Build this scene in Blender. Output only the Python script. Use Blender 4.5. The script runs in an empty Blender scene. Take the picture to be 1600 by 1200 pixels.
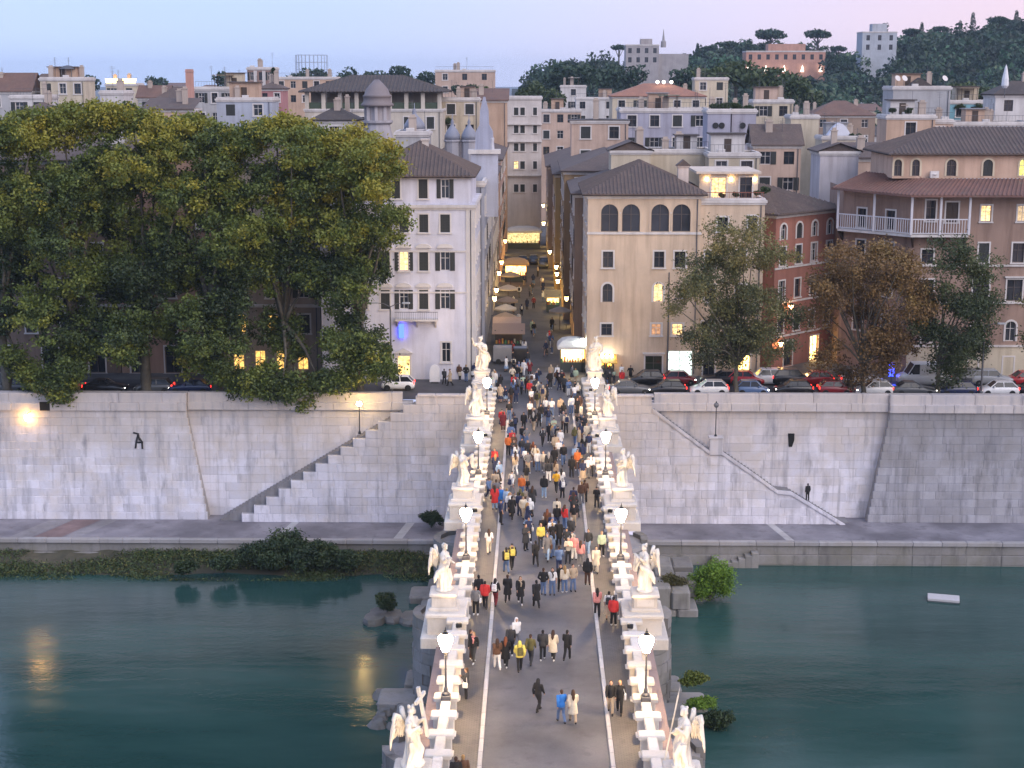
import bpy, bmesh, math, random
import numpy as np
from mathutils import Vector, Matrix, noise as mnoise

R = math.radians
sc = bpy.context.scene
COL = sc.collection
random.seed(7)
rng = np.random.default_rng(11)

# ---------------------------------------------------------------- camera
CAMX, CAMZ, PITCH, YAW, FPX = -0.6, 31.0, R(11.2), R(0.85), 2400.0
cam = bpy.data.cameras.new('camera'); camo = bpy.data.objects.new('camera', cam); COL.objects.link(camo)
cam.sensor_width = 36.0; cam.lens = FPX / 1600 * 36.0; cam.clip_start = 0.5; cam.clip_end = 9000
camo.location = (CAMX, 0, CAMZ); camo.rotation_euler = (math.pi/2 - PITCH, 0, YAW)
sc.camera = camo
# ---------------------------------------------------------------- sky (dusk) and the soft afterglow
SUN_EL, SUN_AZ = R(34), R(140)          # azimuth clockwise from +Y
world = bpy.data.worlds.new('World'); sc.world = world; world.use_nodes = True
wn = world.node_tree; wbg = wn.nodes['Background']
def _n(t, **k):
    n = wn.nodes.new(t)
    for a, b in k.items(): setattr(n, a, b)
    return n
sky = _n('ShaderNodeTexSky', sky_type='NISHITA', sun_disc=False)
sky.sun_elevation = SUN_EL; sky.sun_rotation = SUN_AZ; sky.air_density = 1.0; sky.dust_density = 0.6
tc = _n('ShaderNodeTexCoord'); sx = _n('ShaderNodeSeparateXYZ'); wn.links.new(tc.outputs['Generated'], sx.inputs[0])
rampz = _n('ShaderNodeValToRGB'); wn.links.new(sx.outputs['Z'], rampz.inputs[0])
def setramp(r, pts):
    e = r.color_ramp.elements
    while len(e) > 1: e.remove(e[-1])
    e[0].position = pts[0][0]; e[0].color = (*pts[0][1], 1)
    for p, c in pts[1:]:
        q = e.new(p); q.color = (*c, 1)
setramp(rampz, [(0.0, (0.44, 0.537, 0.818)), (0.06, (0.421, 0.543, 0.866)), (0.2, (0.463, 0.585, 0.928)), (1.0, (0.46, 0.56, 0.88))])
rampw = _n('ShaderNodeValToRGB'); wn.links.new(sx.outputs['Z'], rampw.inputs[0])
setramp(rampw, [(0.0, (0.806, 0.562, 0.585)), (0.06, (0.732, 0.549, 0.647)), (0.2, (0.635, 0.585, 0.793)), (1.0, (0.46, 0.56, 0.88))])
azm = _n('ShaderNodeMapRange'); wn.links.new(sx.outputs['X'], azm.inputs[0])
azm.inputs[1].default_value = -.22; azm.inputs[2].default_value = .42; azm.interpolation_type = 'SMOOTHSTEP'
mx = _n('ShaderNodeMix', data_type='RGBA'); wn.links.new(azm.outputs[0], mx.inputs[0])
wn.links.new(rampz.outputs[0], mx.inputs[6]); wn.links.new(rampw.outputs[0], mx.inputs[7])
# faint dusk wisps so that the sky is not a perfect ramp
wno = _n('ShaderNodeTexNoise'); wno.inputs['Scale'].default_value = 3.0; wno.inputs['Detail'].default_value = 5
wmp = _n('ShaderNodeMapping'); wmp.inputs['Scale'].default_value = (1, 1, 7); wn.links.new(tc.outputs['Generated'], wmp.inputs[0]); wn.links.new(wmp.outputs[0], wno.inputs['Vector'])
wmr = _n('ShaderNodeMapRange'); wn.links.new(wno.outputs[0], wmr.inputs[0]); wmr.inputs[3].default_value = .955; wmr.inputs[4].default_value = 1.045
wmul = _n('ShaderNodeVectorMath', operation='SCALE'); wn.links.new(mx.outputs[2], wmul.inputs[0]); wn.links.new(wmr.outputs[0], wmul.inputs['Scale'])
# the physical sky carries a tenth of the light, scaled as a dusk sky
nsc = _n('ShaderNodeVectorMath', operation='SCALE'); wn.links.new(sky.outputs[0], nsc.inputs[0]); nsc.inputs['Scale'].default_value = 0.05
wmx = _n('ShaderNodeMix', data_type='RGBA'); wmx.inputs[0].default_value = .12
wn.links.new(wmul.outputs[0], wmx.inputs[6]); wn.links.new(nsc.outputs[0], wmx.inputs[7])
wn.links.new(wmx.outputs[2], wbg.inputs[0]); wbg.inputs[1].default_value = 1.0
sun = bpy.data.lights.new('sun', 'SUN'); suno = bpy.data.objects.new('sun', sun); COL.objects.link(suno)
sun.energy = 1.5; sun.angle = R(60); sun.color = (1.0, .90, .82)
_sd = Vector((math.sin(SUN_AZ)*math.cos(SUN_EL), math.cos(SUN_AZ)*math.cos(SUN_EL), math.sin(SUN_EL)))
suno.rotation_euler = _sd.to_track_quat('Z', 'Y').to_euler(); suno.location = (40, -40, 80)
sc.view_settings.view_transform = 'Standard'; sc.view_settings.look = 'None'
sc.view_settings.exposure = 0.66; sc.view_settings.gamma = 1.0; sc.view_settings.use_curve_mapping = False
sc.render.engine = 'CYCLES'
sc.cycles.use_denoising = True; sc.cycles.max_bounces = 5; sc.cycles.diffuse_bounces = 3; sc.cycles.glossy_bounces = 2
sc.cycles.transparent_max_bounces = 6; sc.cycles.sample_clamp_indirect = 4.0
sc.cycles.caustics_reflective = False; sc.cycles.caustics_refractive = False

# ---------------------------------------------------------------- photo pixel -> direction -> place on a known plane
_f = Vector((-math.sin(YAW)*math.cos(PITCH), math.cos(YAW)*math.cos(PITCH), -math.sin(PITCH)))
_r = Vector((math.cos(YAW), math.sin(YAW), 0)); _u = _r.cross(_f)
def ray(px, py): return _f*FPX + _r*(px-800) + _u*(600-py)
def atD(px, py, D):
    d = ray(px, py); return Vector((CAMX, 0, CAMZ)) + d*(D/d.y)
def atZ(px, py, z=0.0):
    d = ray(px, py); return Vector((CAMX, 0, CAMZ)) + d*((z-CAMZ)/d.z)
def XD(px, D, py=400): return atD(px, py, D).x
def ZD(py, D, px=800): return atD(px, py, D).z

# ---------------------------------------------------------------- mesh helpers
class MB:
    def __init__(s): s.v = []; s.f = []; s.m = []; s.mi = 0
    def add(s, vs, fs):
        b = len(s.v); s.v += [tuple(p) for p in vs]
        for f in fs: s.f.append(tuple(i+b for i in f)); s.m.append(s.mi)
        return s
    def box(s, x0, x1, y0, y1, z0, z1):
        return s.add([(x0,y0,z0),(x1,y0,z0),(x1,y1,z0),(x0,y1,z0),(x0,y0,z1),(x1,y0,z1),(x1,y1,z1),(x0,y1,z1)],
                     [(0,3,2,1),(4,5,6,7),(0,1,5,4),(1,2,6,5),(2,3,7,6),(3,0,4,7)])
    def cbox(s, c, d): return s.box(c[0]-d[0]/2, c[0]+d[0]/2, c[1]-d[1]/2, c[1]+d[1]/2, c[2]-d[2]/2, c[2]+d[2]/2)
    def bbox(s, x0, x1, y0, y1, z0, z1, b):
        """box with chamfered vertical and top edges"""
        def ring(i, z): return [(x0+i+b,y0+i,z),(x1-i-b,y0+i,z),(x1-i,y0+i+b,z),(x1-i,y1-i-b,z),(x1-i-b,y1-i,z),(x0+i+b,y1-i,z),(x0+i,y1-i-b,z),(x0+i,y0+i+b,z)]
        return s.rings([ring(0,z0), ring(0,z1-b), ring(b,z1)])
    def rings(s, rs, cap=True, close=True):
        n = len(rs[0]); vs = [p for r in rs for p in r]; fs = []
        for k in range(len(rs)-1):
            for i in range(n if close else n-1):
                j = (i+1) % n; fs.append((k*n+i, k*n+j, (k+1)*n+j, (k+1)*n+i))
        if cap: fs.append(tuple(range(n-1,-1,-1))); fs.append(tuple((len(rs)-1)*n+i for i in range(n)))
        return s.add(vs, fs)
    def tube(s, p0, p1, r0, r1=None, n=8, cap=True):
        r1 = r0 if r1 is None else r1
        p0 = Vector(p0); p1 = Vector(p1); d = p1-p0
        if d.length < 1e-6: return s
        d.normalize(); a = d.orthogonal().normalized(); b = d.cross(a)
        rr = [[p + a*(r*math.cos(2*math.pi*i/n)) + b*(r*math.sin(2*math.pi*i/n)) for i in range(n)] for p, r in ((p0,r0),(p1,r1))]
        return s.rings(rr, cap)
    def path(s, pts, rad, n=8):
        rr = []
        P = [Vector(p) for p in pts]
        for k, p in enumerate(P):
            d = (P[min(k+1,len(P)-1)]-P[max(k-1,0)]).normalized()
            a = d.cross(Vector((.31,.17,.93))); a = a.normalized() if a.length > 1e-4 else d.orthogonal().normalized(); b = d.cross(a)
            rr.append([p + a*(rad[k]*math.cos(2*math.pi*i/n)) + b*(rad[k]*math.sin(2*math.pi*i/n)) for i in range(n)])
        return s.rings(rr)
    def lathe(s, prof, c=(0,0,0), n=12, sy=1.0):
        return s.rings([[(c[0]+r*math.cos(2*math.pi*i/n), c[1]+r*sy*math.sin(2*math.pi*i/n), c[2]+z) for i in range(n)] for r, z in prof])
    def ball(s, c, r, n=10, m=6):
        rx, ry, rz = r if hasattr(r, '__len__') else (r,r,r)
        rr = []
        for k in range(1, m):
            t = math.pi*k/m
            rr.append([(c[0]+rx*math.sin(t)*math.cos(2*math.pi*i/n), c[1]+ry*math.sin(t)*math.sin(2*math.pi*i/n), c[2]-rz*math.cos(t)) for i in range(n)])
        b = len(s.v); s.rings(rr, cap=False)
        bot = len(s.v); s.v += [(c[0],c[1],c[2]-rz),(c[0],c[1],c[2]+rz)]
        for i in range(n):
            j = (i+1) % n
            s.f += [(bot, b+j, b+i), (bot+1, b+(m-2)*n+i, b+(m-2)*n+j)]; s.m += [s.mi, s.mi]
        return s
    def extrude(s, poly, axis, a0, a1):
        """closed 2-D polygon extruded along an axis ('x','y','z')"""
        def P(p, a): return {'x':(a,p[0],p[1]), 'y':(p[0],a,p[1]), 'z':(p[0],p[1],a)}[axis]
        return s.rings([[P(p,a0) for p in poly],[P(p,a1) for p in poly]])
    def xf(s, M, start=0):
        s.v[start:] = [tuple(M @ Vector(p)) for p in s.v[start:]]; return s
    def mesh(s, name, mats=None, smooth=False):
        me = bpy.data.meshes.new(name); me.from_pydata(s.v, [], s.f)
        for m in (mats if isinstance(mats,(list,tuple)) else [mats] if mats else []): me.materials.append(m)
        if any(s.m): me.polygons.foreach_set('material_index', s.m)
        bm = bmesh.new(); bm.from_mesh(me); bmesh.ops.recalc_face_normals(bm, faces=bm.faces); bm.to_mesh(me); bm.free()
        if smooth: me.polygons.foreach_set('use_smooth', [True]*len(me.polygons))
        me.update(); return me
    def build(s, name, mats, parent=None, smooth=False):
        return obj(name, s.mesh(name, mats, smooth), parent)
def obj(name, me, parent=None, loc=None, rz=0, scale=None, mat=None):
    o = bpy.data.objects.new(name, me); COL.objects.link(o)
    if parent: o.parent = parent
    if loc is not None: o.location = loc
    if rz: o.rotation_euler = (0,0,rz)
    if scale is not None: o.scale = scale if hasattr(scale,'__len__') else (scale,)*3
    if mat is not None:
        o.material_slots[0].link = 'OBJECT'; o.material_slots[0].material = mat
    return o
def tag(o, label, cat, group=None, kind=None):
    if label: o['label'] = label
    if cat: o['category'] = cat
    if group: o['group'] = group
    if kind: o['kind'] = kind
    return o
def thing(name, label, cat, loc=(0,0,0), rz=0, group=None):
    o = bpy.data.objects.new(name, None); COL.objects.link(o); o.location = loc; o.rotation_euler = (0,0,rz); o.empty_display_size = .2
    return tag(o, label, cat, group)
def struct(o): o['kind'] = 'structure'; return o
def stuff(o): o['kind'] = 'stuff'; return o
def fused(mb, voxel, smooth=3, name='fused', mats=None):
    """overlapping closed shapes -> one continuous surface"""
    me = mb.mesh('tmp'); o = bpy.data.objects.new('tmp', me); COL.objects.link(o)
    m = o.modifiers.new('r', 'REMESH'); m.mode = 'VOXEL'; m.voxel_size = voxel; m.use_smooth_shade = True
    if smooth: q = o.modifiers.new('s', 'SMOOTH'); q.factor = .5; q.iterations = smooth
    dg = bpy.context.evaluated_depsgraph_get(); out = bpy.data.meshes.new_from_object(o.evaluated_get(dg)); out.name = name
    bpy.data.objects.remove(o); bpy.data.meshes.remove(me)
    out.materials.clear()
    for mm in (mats if isinstance(mats,(list,tuple)) else [mats] if mats else []): out.materials.append(mm)
    return out

# ---------------------------------------------------------------- materials
def mat_new(name):
    m = bpy.data.materials.new(name); m.use_nodes = True; nt = m.node_tree
    return m, nt, nt.nodes['Principled BSDF']
def NN(nt, t, **k):
    n = nt.nodes.new(t)
    for a, b in k.items(): setattr(n, a, b)
    return n
def noise_tex(nt, vec, scale, detail=4, rough=.55):
    n = NN(nt, 'ShaderNodeTexNoise'); n.inputs['Scale'].default_value = scale; n.inputs['Detail'].default_value = detail; n.inputs['Roughness'].default_value = rough
    if vec is not None: nt.links.new(vec, n.inputs['Vector'])
    return n.outputs[0]
def mrange(nt, v, a, b, c, d):
    n = NN(nt, 'ShaderNodeMapRange'); nt.links.new(v, n.inputs[0])
    for i, q in enumerate((a,b,c,d)): n.inputs[i+1].default_value = q
    return n.outputs[0]
def mixc(nt, fac, a, b, mode='MIX'):
    n = NN(nt, 'ShaderNodeMix', data_type='RGBA', blend_type=mode)
    for s, q in ((0,fac),(6,a),(7,b)):
        if isinstance(q, (int,float)): n.inputs[s].default_value = q
        elif isinstance(q, tuple): n.inputs[s].default_value = (*q[:3],1)
        else: nt.links.new(q, n.inputs[s])
    return n.outputs[2]
def mapping(nt, src, scale):
    n = NN(nt, 'ShaderNodeMapping'); n.inputs['Scale'].default_value = scale; nt.links.new(src, n.inputs[0]); return n.outputs[0]
def bump(nt, h, strength, dist, bsdf):
    n = NN(nt, 'ShaderNodeBump'); n.inputs['Strength'].default_value = strength; n.inputs['Distance'].default_value = dist
    nt.links.new(h, n.inputs['Height']); nt.links.new(n.outputs[0], bsdf.inputs['Normal'])
def geo(nt): return NN(nt, 'ShaderNodeNewGeometry').outputs['Position']
def vscale(c, k): return tuple(min(1, x*k) for x in c)
_mc = {}
def memo(f):
    def g(*a):
        k = (f.__name__,)+a
        if k not in _mc: _mc[k] = f(*a)
        return _mc[k]
    return g
@memo
def plaster(c, dirt=.35):
    m, nt, b = mat_new('plaster'); p = geo(nt)
    n1 = noise_tex(nt, p, .35, 5); n2 = noise_tex(nt, mapping(nt, p, (1.3,1.3,.12)), 1.0, 5, .6); n3 = noise_tex(nt, p, 9, 3)
    col = mixc(nt, mrange(nt, n1, .38, .66, 0, .7), c, vscale(c, .74))
    col = mixc(nt, mrange(nt, n2, .45, .68, 0, dirt*1.5), col, vscale((c[0]*.55, c[1]*.52, c[2]*.5), 1))
    col = mixc(nt, mrange(nt, n3, .3, .7, 0, .12), col, vscale(c, 1.25))
    nt.links.new(col, b.inputs['Base Color']); b.inputs['Roughness'].default_value = .88
    bump(nt, n3, .25, .03, b); return m
@memo
def paint(c, rough=.5, metal=0.0):
    m, nt, b = mat_new('paint'); p = geo(nt)
    n = noise_tex(nt, p, 3.0, 4); nt.links.new(mixc(nt, mrange(nt, n, .3, .75, 0, .35), c, vscale(c, .75)), b.inputs['Base Color'])
    b.inputs['Roughness'].default_value = rough; b.inputs['Metallic'].default_value = metal; return m
@memo
def cloth(c):
    m, nt, b = mat_new('cloth'); p = NN(nt, 'ShaderNodeTexCoord').outputs['Object']
    n = noise_tex(nt, p, 6.0, 4); nt.links.new(mixc(nt, mrange(nt, n, .3, .7, 0, .5), c, vscale(c, .6)), b.inputs['Base Color'])
    b.inputs['Roughness'].default_value = .9; return m
@memo
def glow(c, s):
    m, nt, b = mat_new('lit'); b.inputs['Base Color'].default_value = (*c,1); b.inputs['Emission Color'].default_value = (*c,1); b.inputs['Emission Strength'].default_value = s; return m
@memo
def glow_room(c, s):
    """lit room or shop behind glass: uneven light"""
    m, nt, b = mat_new('lit_room'); p = geo(nt)
    n = noise_tex(nt, mapping(nt, p, (2.2,2.2,3.0)), 1.2, 4, .7)
    b.inputs['Base Color'].default_value = (.05,.04,.03,1); b.inputs['Roughness'].default_value = .2
    nt.links.new(mixc(nt, mrange(nt, n, .35, .65, 0, 1), vscale(c, .25), c), b.inputs['Emission Color']); b.inputs['Emission Strength'].default_value = s; return m
@memo
def roof_tile(c):
    m, nt, b = mat_new('roof_tile'); p = geo(nt)
    n1 = noise_tex(nt, p, .5, 5); n2 = noise_tex(nt, p, 4.5, 4, .7); n3 = noise_tex(nt, p, 1.6, 4)
    col = mixc(nt, mrange(nt, n1, .35, .65, 0, .7), c, vscale((c[0]*.62,c[1]*.68,c[2]*.78),1))
    col = mixc(nt, mrange(nt, n2, .4, .7, 0, .6), col, vscale(c, .5))
    col = mixc(nt, mrange(nt, n3, .58, .75, 0, .5), col, (.16,.15,.11))
    nt.links.new(col, b.inputs['Base Color']); b.inputs['Roughness'].default_value = .9; bump(nt, n2, .5, .08, b); return m
@memo
def stone(c, warm, dark=.5, tide=0):
    """travertine: per-piece tone plus weather stains"""
    m, nt, b = mat_new('travertine'); p = geo(nt); rnd = NN(nt, 'ShaderNodeObjectInfo').outputs['Random']
    n1 = noise_tex(nt, p, .22, 5); n2 = noise_tex(nt, mapping(nt, p, (1,1,.25)), .9, 6, .65); n3 = noise_tex(nt, p, 6, 5, .7); n4 = noise_tex(nt, p, .45, 5, .6)
    col = mixc(nt, rnd, vscale(c, .82), vscale(c, 1.08))
    col = mixc(nt, mrange(nt, n4, .42, .66, 0, .6), col, warm)
    if tide:      # long flood line: grimy above, scoured pale below
        sp = NN(nt, 'ShaderNodeSeparateXYZ'); nt.links.new(p, sp.inputs[0]); wob = NN(nt, 'ShaderNodeMath', operation='MULTIPLY_ADD'); nt.links.new(n4, wob.inputs[0]); wob.inputs[1].default_value = 9.0; nt.links.new(sp.outputs['Z'], wob.inputs[2])
        col = mixc(nt, mrange(nt, wob.outputs[0], -3.6, 3.5, 0, .75), col, vscale((warm[0]*.72,warm[1]*.70,warm[2]*.68),1))
        n5 = noise_tex(nt, mapping(nt, p, (1.6,1.6,.07)), 1.0, 5, .6); col = mixc(nt, mrange(nt, n5, .52, .68, 0, .55), col, vscale(c,.42))
    col = mixc(nt, mrange(nt, n2, .54, .74, 0, dark), col, vscale(c, .36))
    col = mixc(nt, mrange(nt, n1, .5, .72, 0, dark*.7), col, vscale(c, .5))
    col = mixc(nt, mrange(nt, n3, .55, .75, 0, .45), col, vscale(c, .55))
    nt.links.new(col, b.inputs['Base Color']); b.inputs['Roughness'].default_value = .85; bump(nt, n3, .5, .05, b); return m
@memo
def marble():
    m, nt, b = mat_new('statue_marble'); p = geo(nt)
    n1 = noise_tex(nt, p, 1.2, 5, .6); n2 = noise_tex(nt, mapping(nt, p, (3,3,.6)), 1.5, 5, .6)
    col = mixc(nt, mrange(nt, n1, .45, .7, 0, .5), (.68,.64,.57), (.54,.48,.39)); col = mixc(nt, mrange(nt, n2, .5, .72, 0, .65), col, (.28,.25,.21))
    nt.links.new(col, b.inputs['Base Color']); b.inputs['Roughness'].default_value = .6; bump(nt, n2, .2, .03, b); return m
@memo
def glass(tint):
    m, nt, b = mat_new('window_glass'); p = geo(nt)
    n = noise_tex(nt, p, .6, 2); nt.links.new(mixc(nt, mrange(nt, n, .35, .65, 0, 1), vscale(tint,.5), tint), b.inputs['Base Color'])
    b.inputs['Roughness'].default_value = .12; return m
DARKGLASS = glass((.035,.04,.05))
# ================================================================ THE SETTING
def mat_ground(name, c1, c2, sc1, brick=None, wet=.8):
    m, nt, b = mat_new(name); p = geo(nt)
    n1 = noise_tex(nt, p, sc1, 6, .6); n2 = noise_tex(nt, p, .18, 4); n3 = noise_tex(nt, p, 11, 3)
    col = mixc(nt, mrange(nt, n1, .35, .65, 0, 1), c1, c2)
    col = mixc(nt, mrange(nt, n2, .40, .62, 0, .8), col, vscale(c1, .52))
    col = mixc(nt, mrange(nt, noise_tex(nt, p, .9, 6, .7), .54, .66, 0, .5), col, vscale(c1, .45))
    if brick:
        v = NN(nt, 'ShaderNodeTexBrick'); v.inputs['Scale'].default_value = brick; v.inputs['Mortar Size'].default_value = .03
        v.inputs['Color1'].default_value = (1,1,1,1); v.inputs['Color2'].default_value = (.82,.82,.84,1); v.inputs['Mortar'].default_value = (.55,.55,.55,1)
        nt.links.new(p, v.inputs['Vector']); col = mixc(nt, .8, col, v.outputs[0], 'MULTIPLY'); bump(nt, v.outputs[1], -.25, .02, b)
    else: bump(nt, n3, .3, .02, b)
    nt.links.new(col, b.inputs['Base Color']); nt.links.new(mrange(nt, n1, .3, .7, wet-.12, wet+.08), b.inputs['Roughness']); return m
M_COBBLE = mat_ground('cobbled_roadway', (.115,.115,.125), (.16,.155,.165), .7, 5.0, .62)
M_SIDEWALK = mat_ground('sidewalk_paving', (.15,.135,.12), (.19,.17,.15), .8, 2.0, .7)
M_ASPHALT = mat_ground('street_asphalt', (.06,.06,.065), (.09,.09,.095), .6, None, .75)
M_QUAY = mat_ground('quay_paving', (.20,.19,.22), (.27,.26,.29), .5, None, .8)
M_CITY = mat_ground('city_ground', (.10,.10,.10), (.15,.14,.13), .05)
M_EARTH = mat_ground('bank_earth', (.05,.05,.03), (.10,.085,.055), .8)
M_WALLSTONE = stone((.67,.66,.73), (.60,.54,.49), .85, 1)
M_WALLDARK = stone((.40,.385,.39), (.36,.32,.28), .75)
M_BRIDGESTONE = stone((.62,.585,.54), (.56,.49,.40), .5)
M_PIERSTONE = stone((.25,.24,.235), (.17,.16,.12), .8)
M_MORTAR = stone((.34,.33,.34), (.30,.27,.24), .5)
M_PINKBRICK = stone((.40,.30,.27), (.34,.24,.20), .5)
M_IRON = paint((.03,.032,.035), .45, .6)
M_IRONGREY = paint((.12,.12,.13), .5, .5)

def sheet(name, x0, x1, y0, y1, z, mat):
    o = MB().add([(x0,y0,z),(x1,y0,z),(x1,y1,z),(x0,y1,z)], [(0,1,2,3)]).build(name, mat); return struct(o)
sheet('ground', -4000, 4000, 148.6, 7000, -0.012, M_CITY)
sheet('riverside_road', -160, 160, 148.7, 158.5, -0.006, M_ASPHALT)
sheet('piazza_pavement', -30, 30, 158.5, 163, 0.0, M_COBBLE)
sheet('street_roadway', -5.9, 5.2, 163, 300, 0.0, M_ASPHALT)
# water
m, nt, b = mat_new('river_water'); p = geo(nt)
w1 = noise_tex(nt, mapping(nt, p, (.5,.8,1)), .55, 5, .6); w2 = noise_tex(nt, p, 2.6, 4, .6); w3 = noise_tex(nt, mapping(nt, p, (.30,1,1)), .075, 6, .62)
add = NN(nt, 'ShaderNodeMath', operation='MULTIPLY_ADD'); nt.links.new(w2, add.inputs[0]); add.inputs[1].default_value = .35; nt.links.new(w1, add.inputs[2])
nt.links.new(mixc(nt, mrange(nt, w3, .35, .65, 0, 1), (.014,.046,.042), (.034,.084,.076)), b.inputs['Base Color'])
nt.links.new(mrange(nt, w3, .4, .65, .10, .24), b.inputs['Roughness']); b.inputs['IOR'].default_value = 1.33
calm = NN(nt, 'ShaderNodeMath', operation='MULTIPLY'); nt.links.new(add.outputs[0], calm.inputs[0]); nt.links.new(mrange(nt, noise_tex(nt, mapping(nt, p, (.25,1,1)), .09, 4, .6), .35, .65, .15, 1.0), calm.inputs[1])
bump(nt, calm.outputs[0], .3, .24, b); M_WATER = m
sheet('river_water', -700, 700, -30, 143, -14.0, M_WATER)
sheet('river_bed', -700, 700, -30, 150, -16.5, M_EARTH)

# ---------------------------------------------------------------- stone blocks laid one by one
def block_mesh(seed):
    r = random.Random(seed); b = .035; mb = MB()
    j = lambda: r.uniform(-.02,.02)
    back = [(-.5,1,-.5),(.5,1,-.5),(.5,1,.5),(-.5,1,.5)]
    mid = [(-.5,.06,-.5),(.5,.06,-.5),(.5,.06,.5),(-.5,.06,.5)]
    fr = [(-.5+b+j(),0,-.5+b+j()),(.5-b+j(),0,-.5+b+j()),(.5-b+j(),0,.5-b+j()),(-.5+b+j(),0,.5-b+j())]
    return mb.rings([back, mid, fr]).mesh('block')
BLOCKS = {}
def block(parent, mat, x0, x1, z0, z1, y, depth=.3, name='stone_block', rx=0, rnd=random):
    k = (mat.name, rnd.randrange(4))
    if k not in BLOCKS: me = block_mesh(k[1]); me.materials.append(mat); BLOCKS[k] = me
    o = obj(name, BLOCKS[k], parent, ((x0+x1)/2, y, (z0+z1)/2), 0, (x1-x0-.012, depth, z1-z0-.010)); return o
ZQ = -11.8
def courses(z0, z1, h):
    n = max(1, round((z1-z0)/h)); return [(z0+(z1-z0)*i/n, z0+(z1-z0)*(i+1)/n) for i in range(n)]
def lay(parent, mat, x0f, x1f, z0, z1, yf, h=.84, lmin=1.1, lmax=2.3, seed=1, depth=.3):
    r = random.Random(seed); n = 0
    for a, c in courses(z0, z1, h):
        x, e = x0f(a, c), x1f(a, c)
        if e - x < .25: continue
        while x < e - .05:
            L = r.uniform(lmin, lmax)
            if e - (x+L) < lmin*.6: L = e - x
            block(parent, mat, x, x+L, a, c, yf((a+c)/2) + r.uniform(-.012,.012), depth, rnd=r); x += L; n += 1
    return n
def coping(parent, mat, x0, x1, y0, y1, z0, z1, L, name, seed=3):
    r = random.Random(seed); x = x0
    while x < x1 - .01:
        l = min(L*r.uniform(.8,1.2), x1-x)
        if x1-(x+l) < .8: l = x1-x
        MB().bbox(x+.008, x+l-.008, y0+r.uniform(-.01,.01), y1, z0, z1+r.uniform(-.01,.01), .04).build(name, mat, parent); x += l
YR = 148.0                                   # face of the rear wall
xl_t, xl_b = XD(290, 147.2, 640), XD(325, 146.3, 805)
xr_t, xr_b = XD(1392, 147.2, 640), XD(1355, 146.3, 808)
def lin(z, zt, a, zb, c): return a + (c-a)*(zt-z)/(zt-zb)
ybat = lambda z: lin(z, -.9, 147.25, ZQ, 146.3)
# left bastion
t = thing('retaining_wall', 'battered grey stone river wall with a small square hole and wall lamp, below the plane trees', 'wall', (0,0,0))
xe = -150
mbk = MB().add([(xe,146.42,ZQ-.6),(xl_b-.05,146.42,ZQ-.6),(xl_t-.05,147.4,-.9),(xe,147.4,-.9),(xe,149,ZQ-.6),(xl_b,149,ZQ-.6),(xl_t,149,-.9),(xe,149,-.9)],
               [(0,1,2,3),(1,5,6,2),(3,2,6,7),(4,7,6,5),(0,3,7,4),(0,4,5,1)]); mbk.build('wall_core', M_MORTAR, t)
lay(t, M_WALLSTONE, lambda a,c: -58, lambda a,c: lin((a+c)/2, -.9, xl_t, ZQ, xl_b), ZQ, -.9, ybat, .80, 1.1, 2.6, 5)
o = MB().box(-.5,.5,-.02,.3,-.42,.42).build('drain_opening', paint((.004,.004,.004), .9), t); o.location = (XD(70,147.0,637), 147.0, ZD(637,147.1))
coping(t, M_WALLSTONE, -58, xl_t+.1, 147.0, 148.9, -.9, -.12, 3.2, 'cornice_stone', 21)
coping(t, M_WALLSTONE, -58, xl_t+.1, 147.25, 148.4, -.12, .82, 4.8, 'parapet_stone', 22)
# rear wall above the left stair
xl_a = XD(642, 145.6, 640)
t = thing('retaining_wall', 'pale stone river wall rising behind the stepped stair, under a lit globe lamp', 'wall', (0,0,0))
MB().box(xl_b-3, xl_a+6, YR+.06, 149.2, ZQ-.6, -.9).build('wall_core', M_MORTAR, t)
def bl(z): return lin(z, ZD(626,145.6), XD(640,145.6,630), ZQ, XD(358,145.6,808))
lay(t, M_WALLSTONE, lambda a,c: lin((a+c)/2, -.9, xl_t, ZQ, xl_b)-.2, lambda a,c: min(xl_a+5.8, bl(c)+3.2), ZQ, -.9, lambda z: YR, .84, 1.3, 2.8, 8)
coping(t, M_WALLSTONE, xl_t+.1, xl_a, 147.6, 148.9, -.9, -.12, 3.0, 'cornice_stone', 23)
coping(t, M_WALLSTONE, xl_t+.1, xl_a-1.0, 147.75, 148.5, -.12, .82, 4.8, 'parapet_stone', 24)
# left stair: stepped front wall
XB_L, XB_R = -5.6, 5.9
t = thing('stair_wall', 'stepped pale stone wall of the river stair with dark notches, beside the bridge', 'wall', (0,0,0))
ctop = [(a,c) for a,c in courses(ZQ, .93, .85)]
mb = MB()
for a, c in ctop: mb.box(min(bl(c)+.05, XB_L-.3), XB_L+1, 145.66, 146.1, a-.3, c-.004)
mb.build('wall_core', M_MORTAR, t)
for i,(a,c) in enumerate(ctop):
    r = random.Random(40+i); x = bl(c)
    while x < XB_L-.05:
        L = r.uniform(1.15,2.2)
        if XB_L-(x+L) < .8: L = XB_L-x
        block(t, M_WALLSTONE, x, x+L, a, c, 145.6+r.uniform(-.02,.02), .5, rnd=r); x += L
coping(t, M_WALLSTONE, bl(.9)+.2, XB_L+.2, 145.45, 146.2, .93, 1.13, 2.2, 'coping_stone', 31)
st = thing('stone_stair', 'narrow stone stair climbing behind the stepped wall', 'stairs', (0,0,0))
z0, z1 = ZQ, -.1; xa, xb = XD(346,146.6,800), XD(650,146.6,625); ns = 62
SM = MB().box(0,1,0,1,0,1).mesh('step', stone((.22,.215,.23),(.2,.18,.16),.6))  # steps in darker grey stone than the walls, visible through the notches
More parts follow.
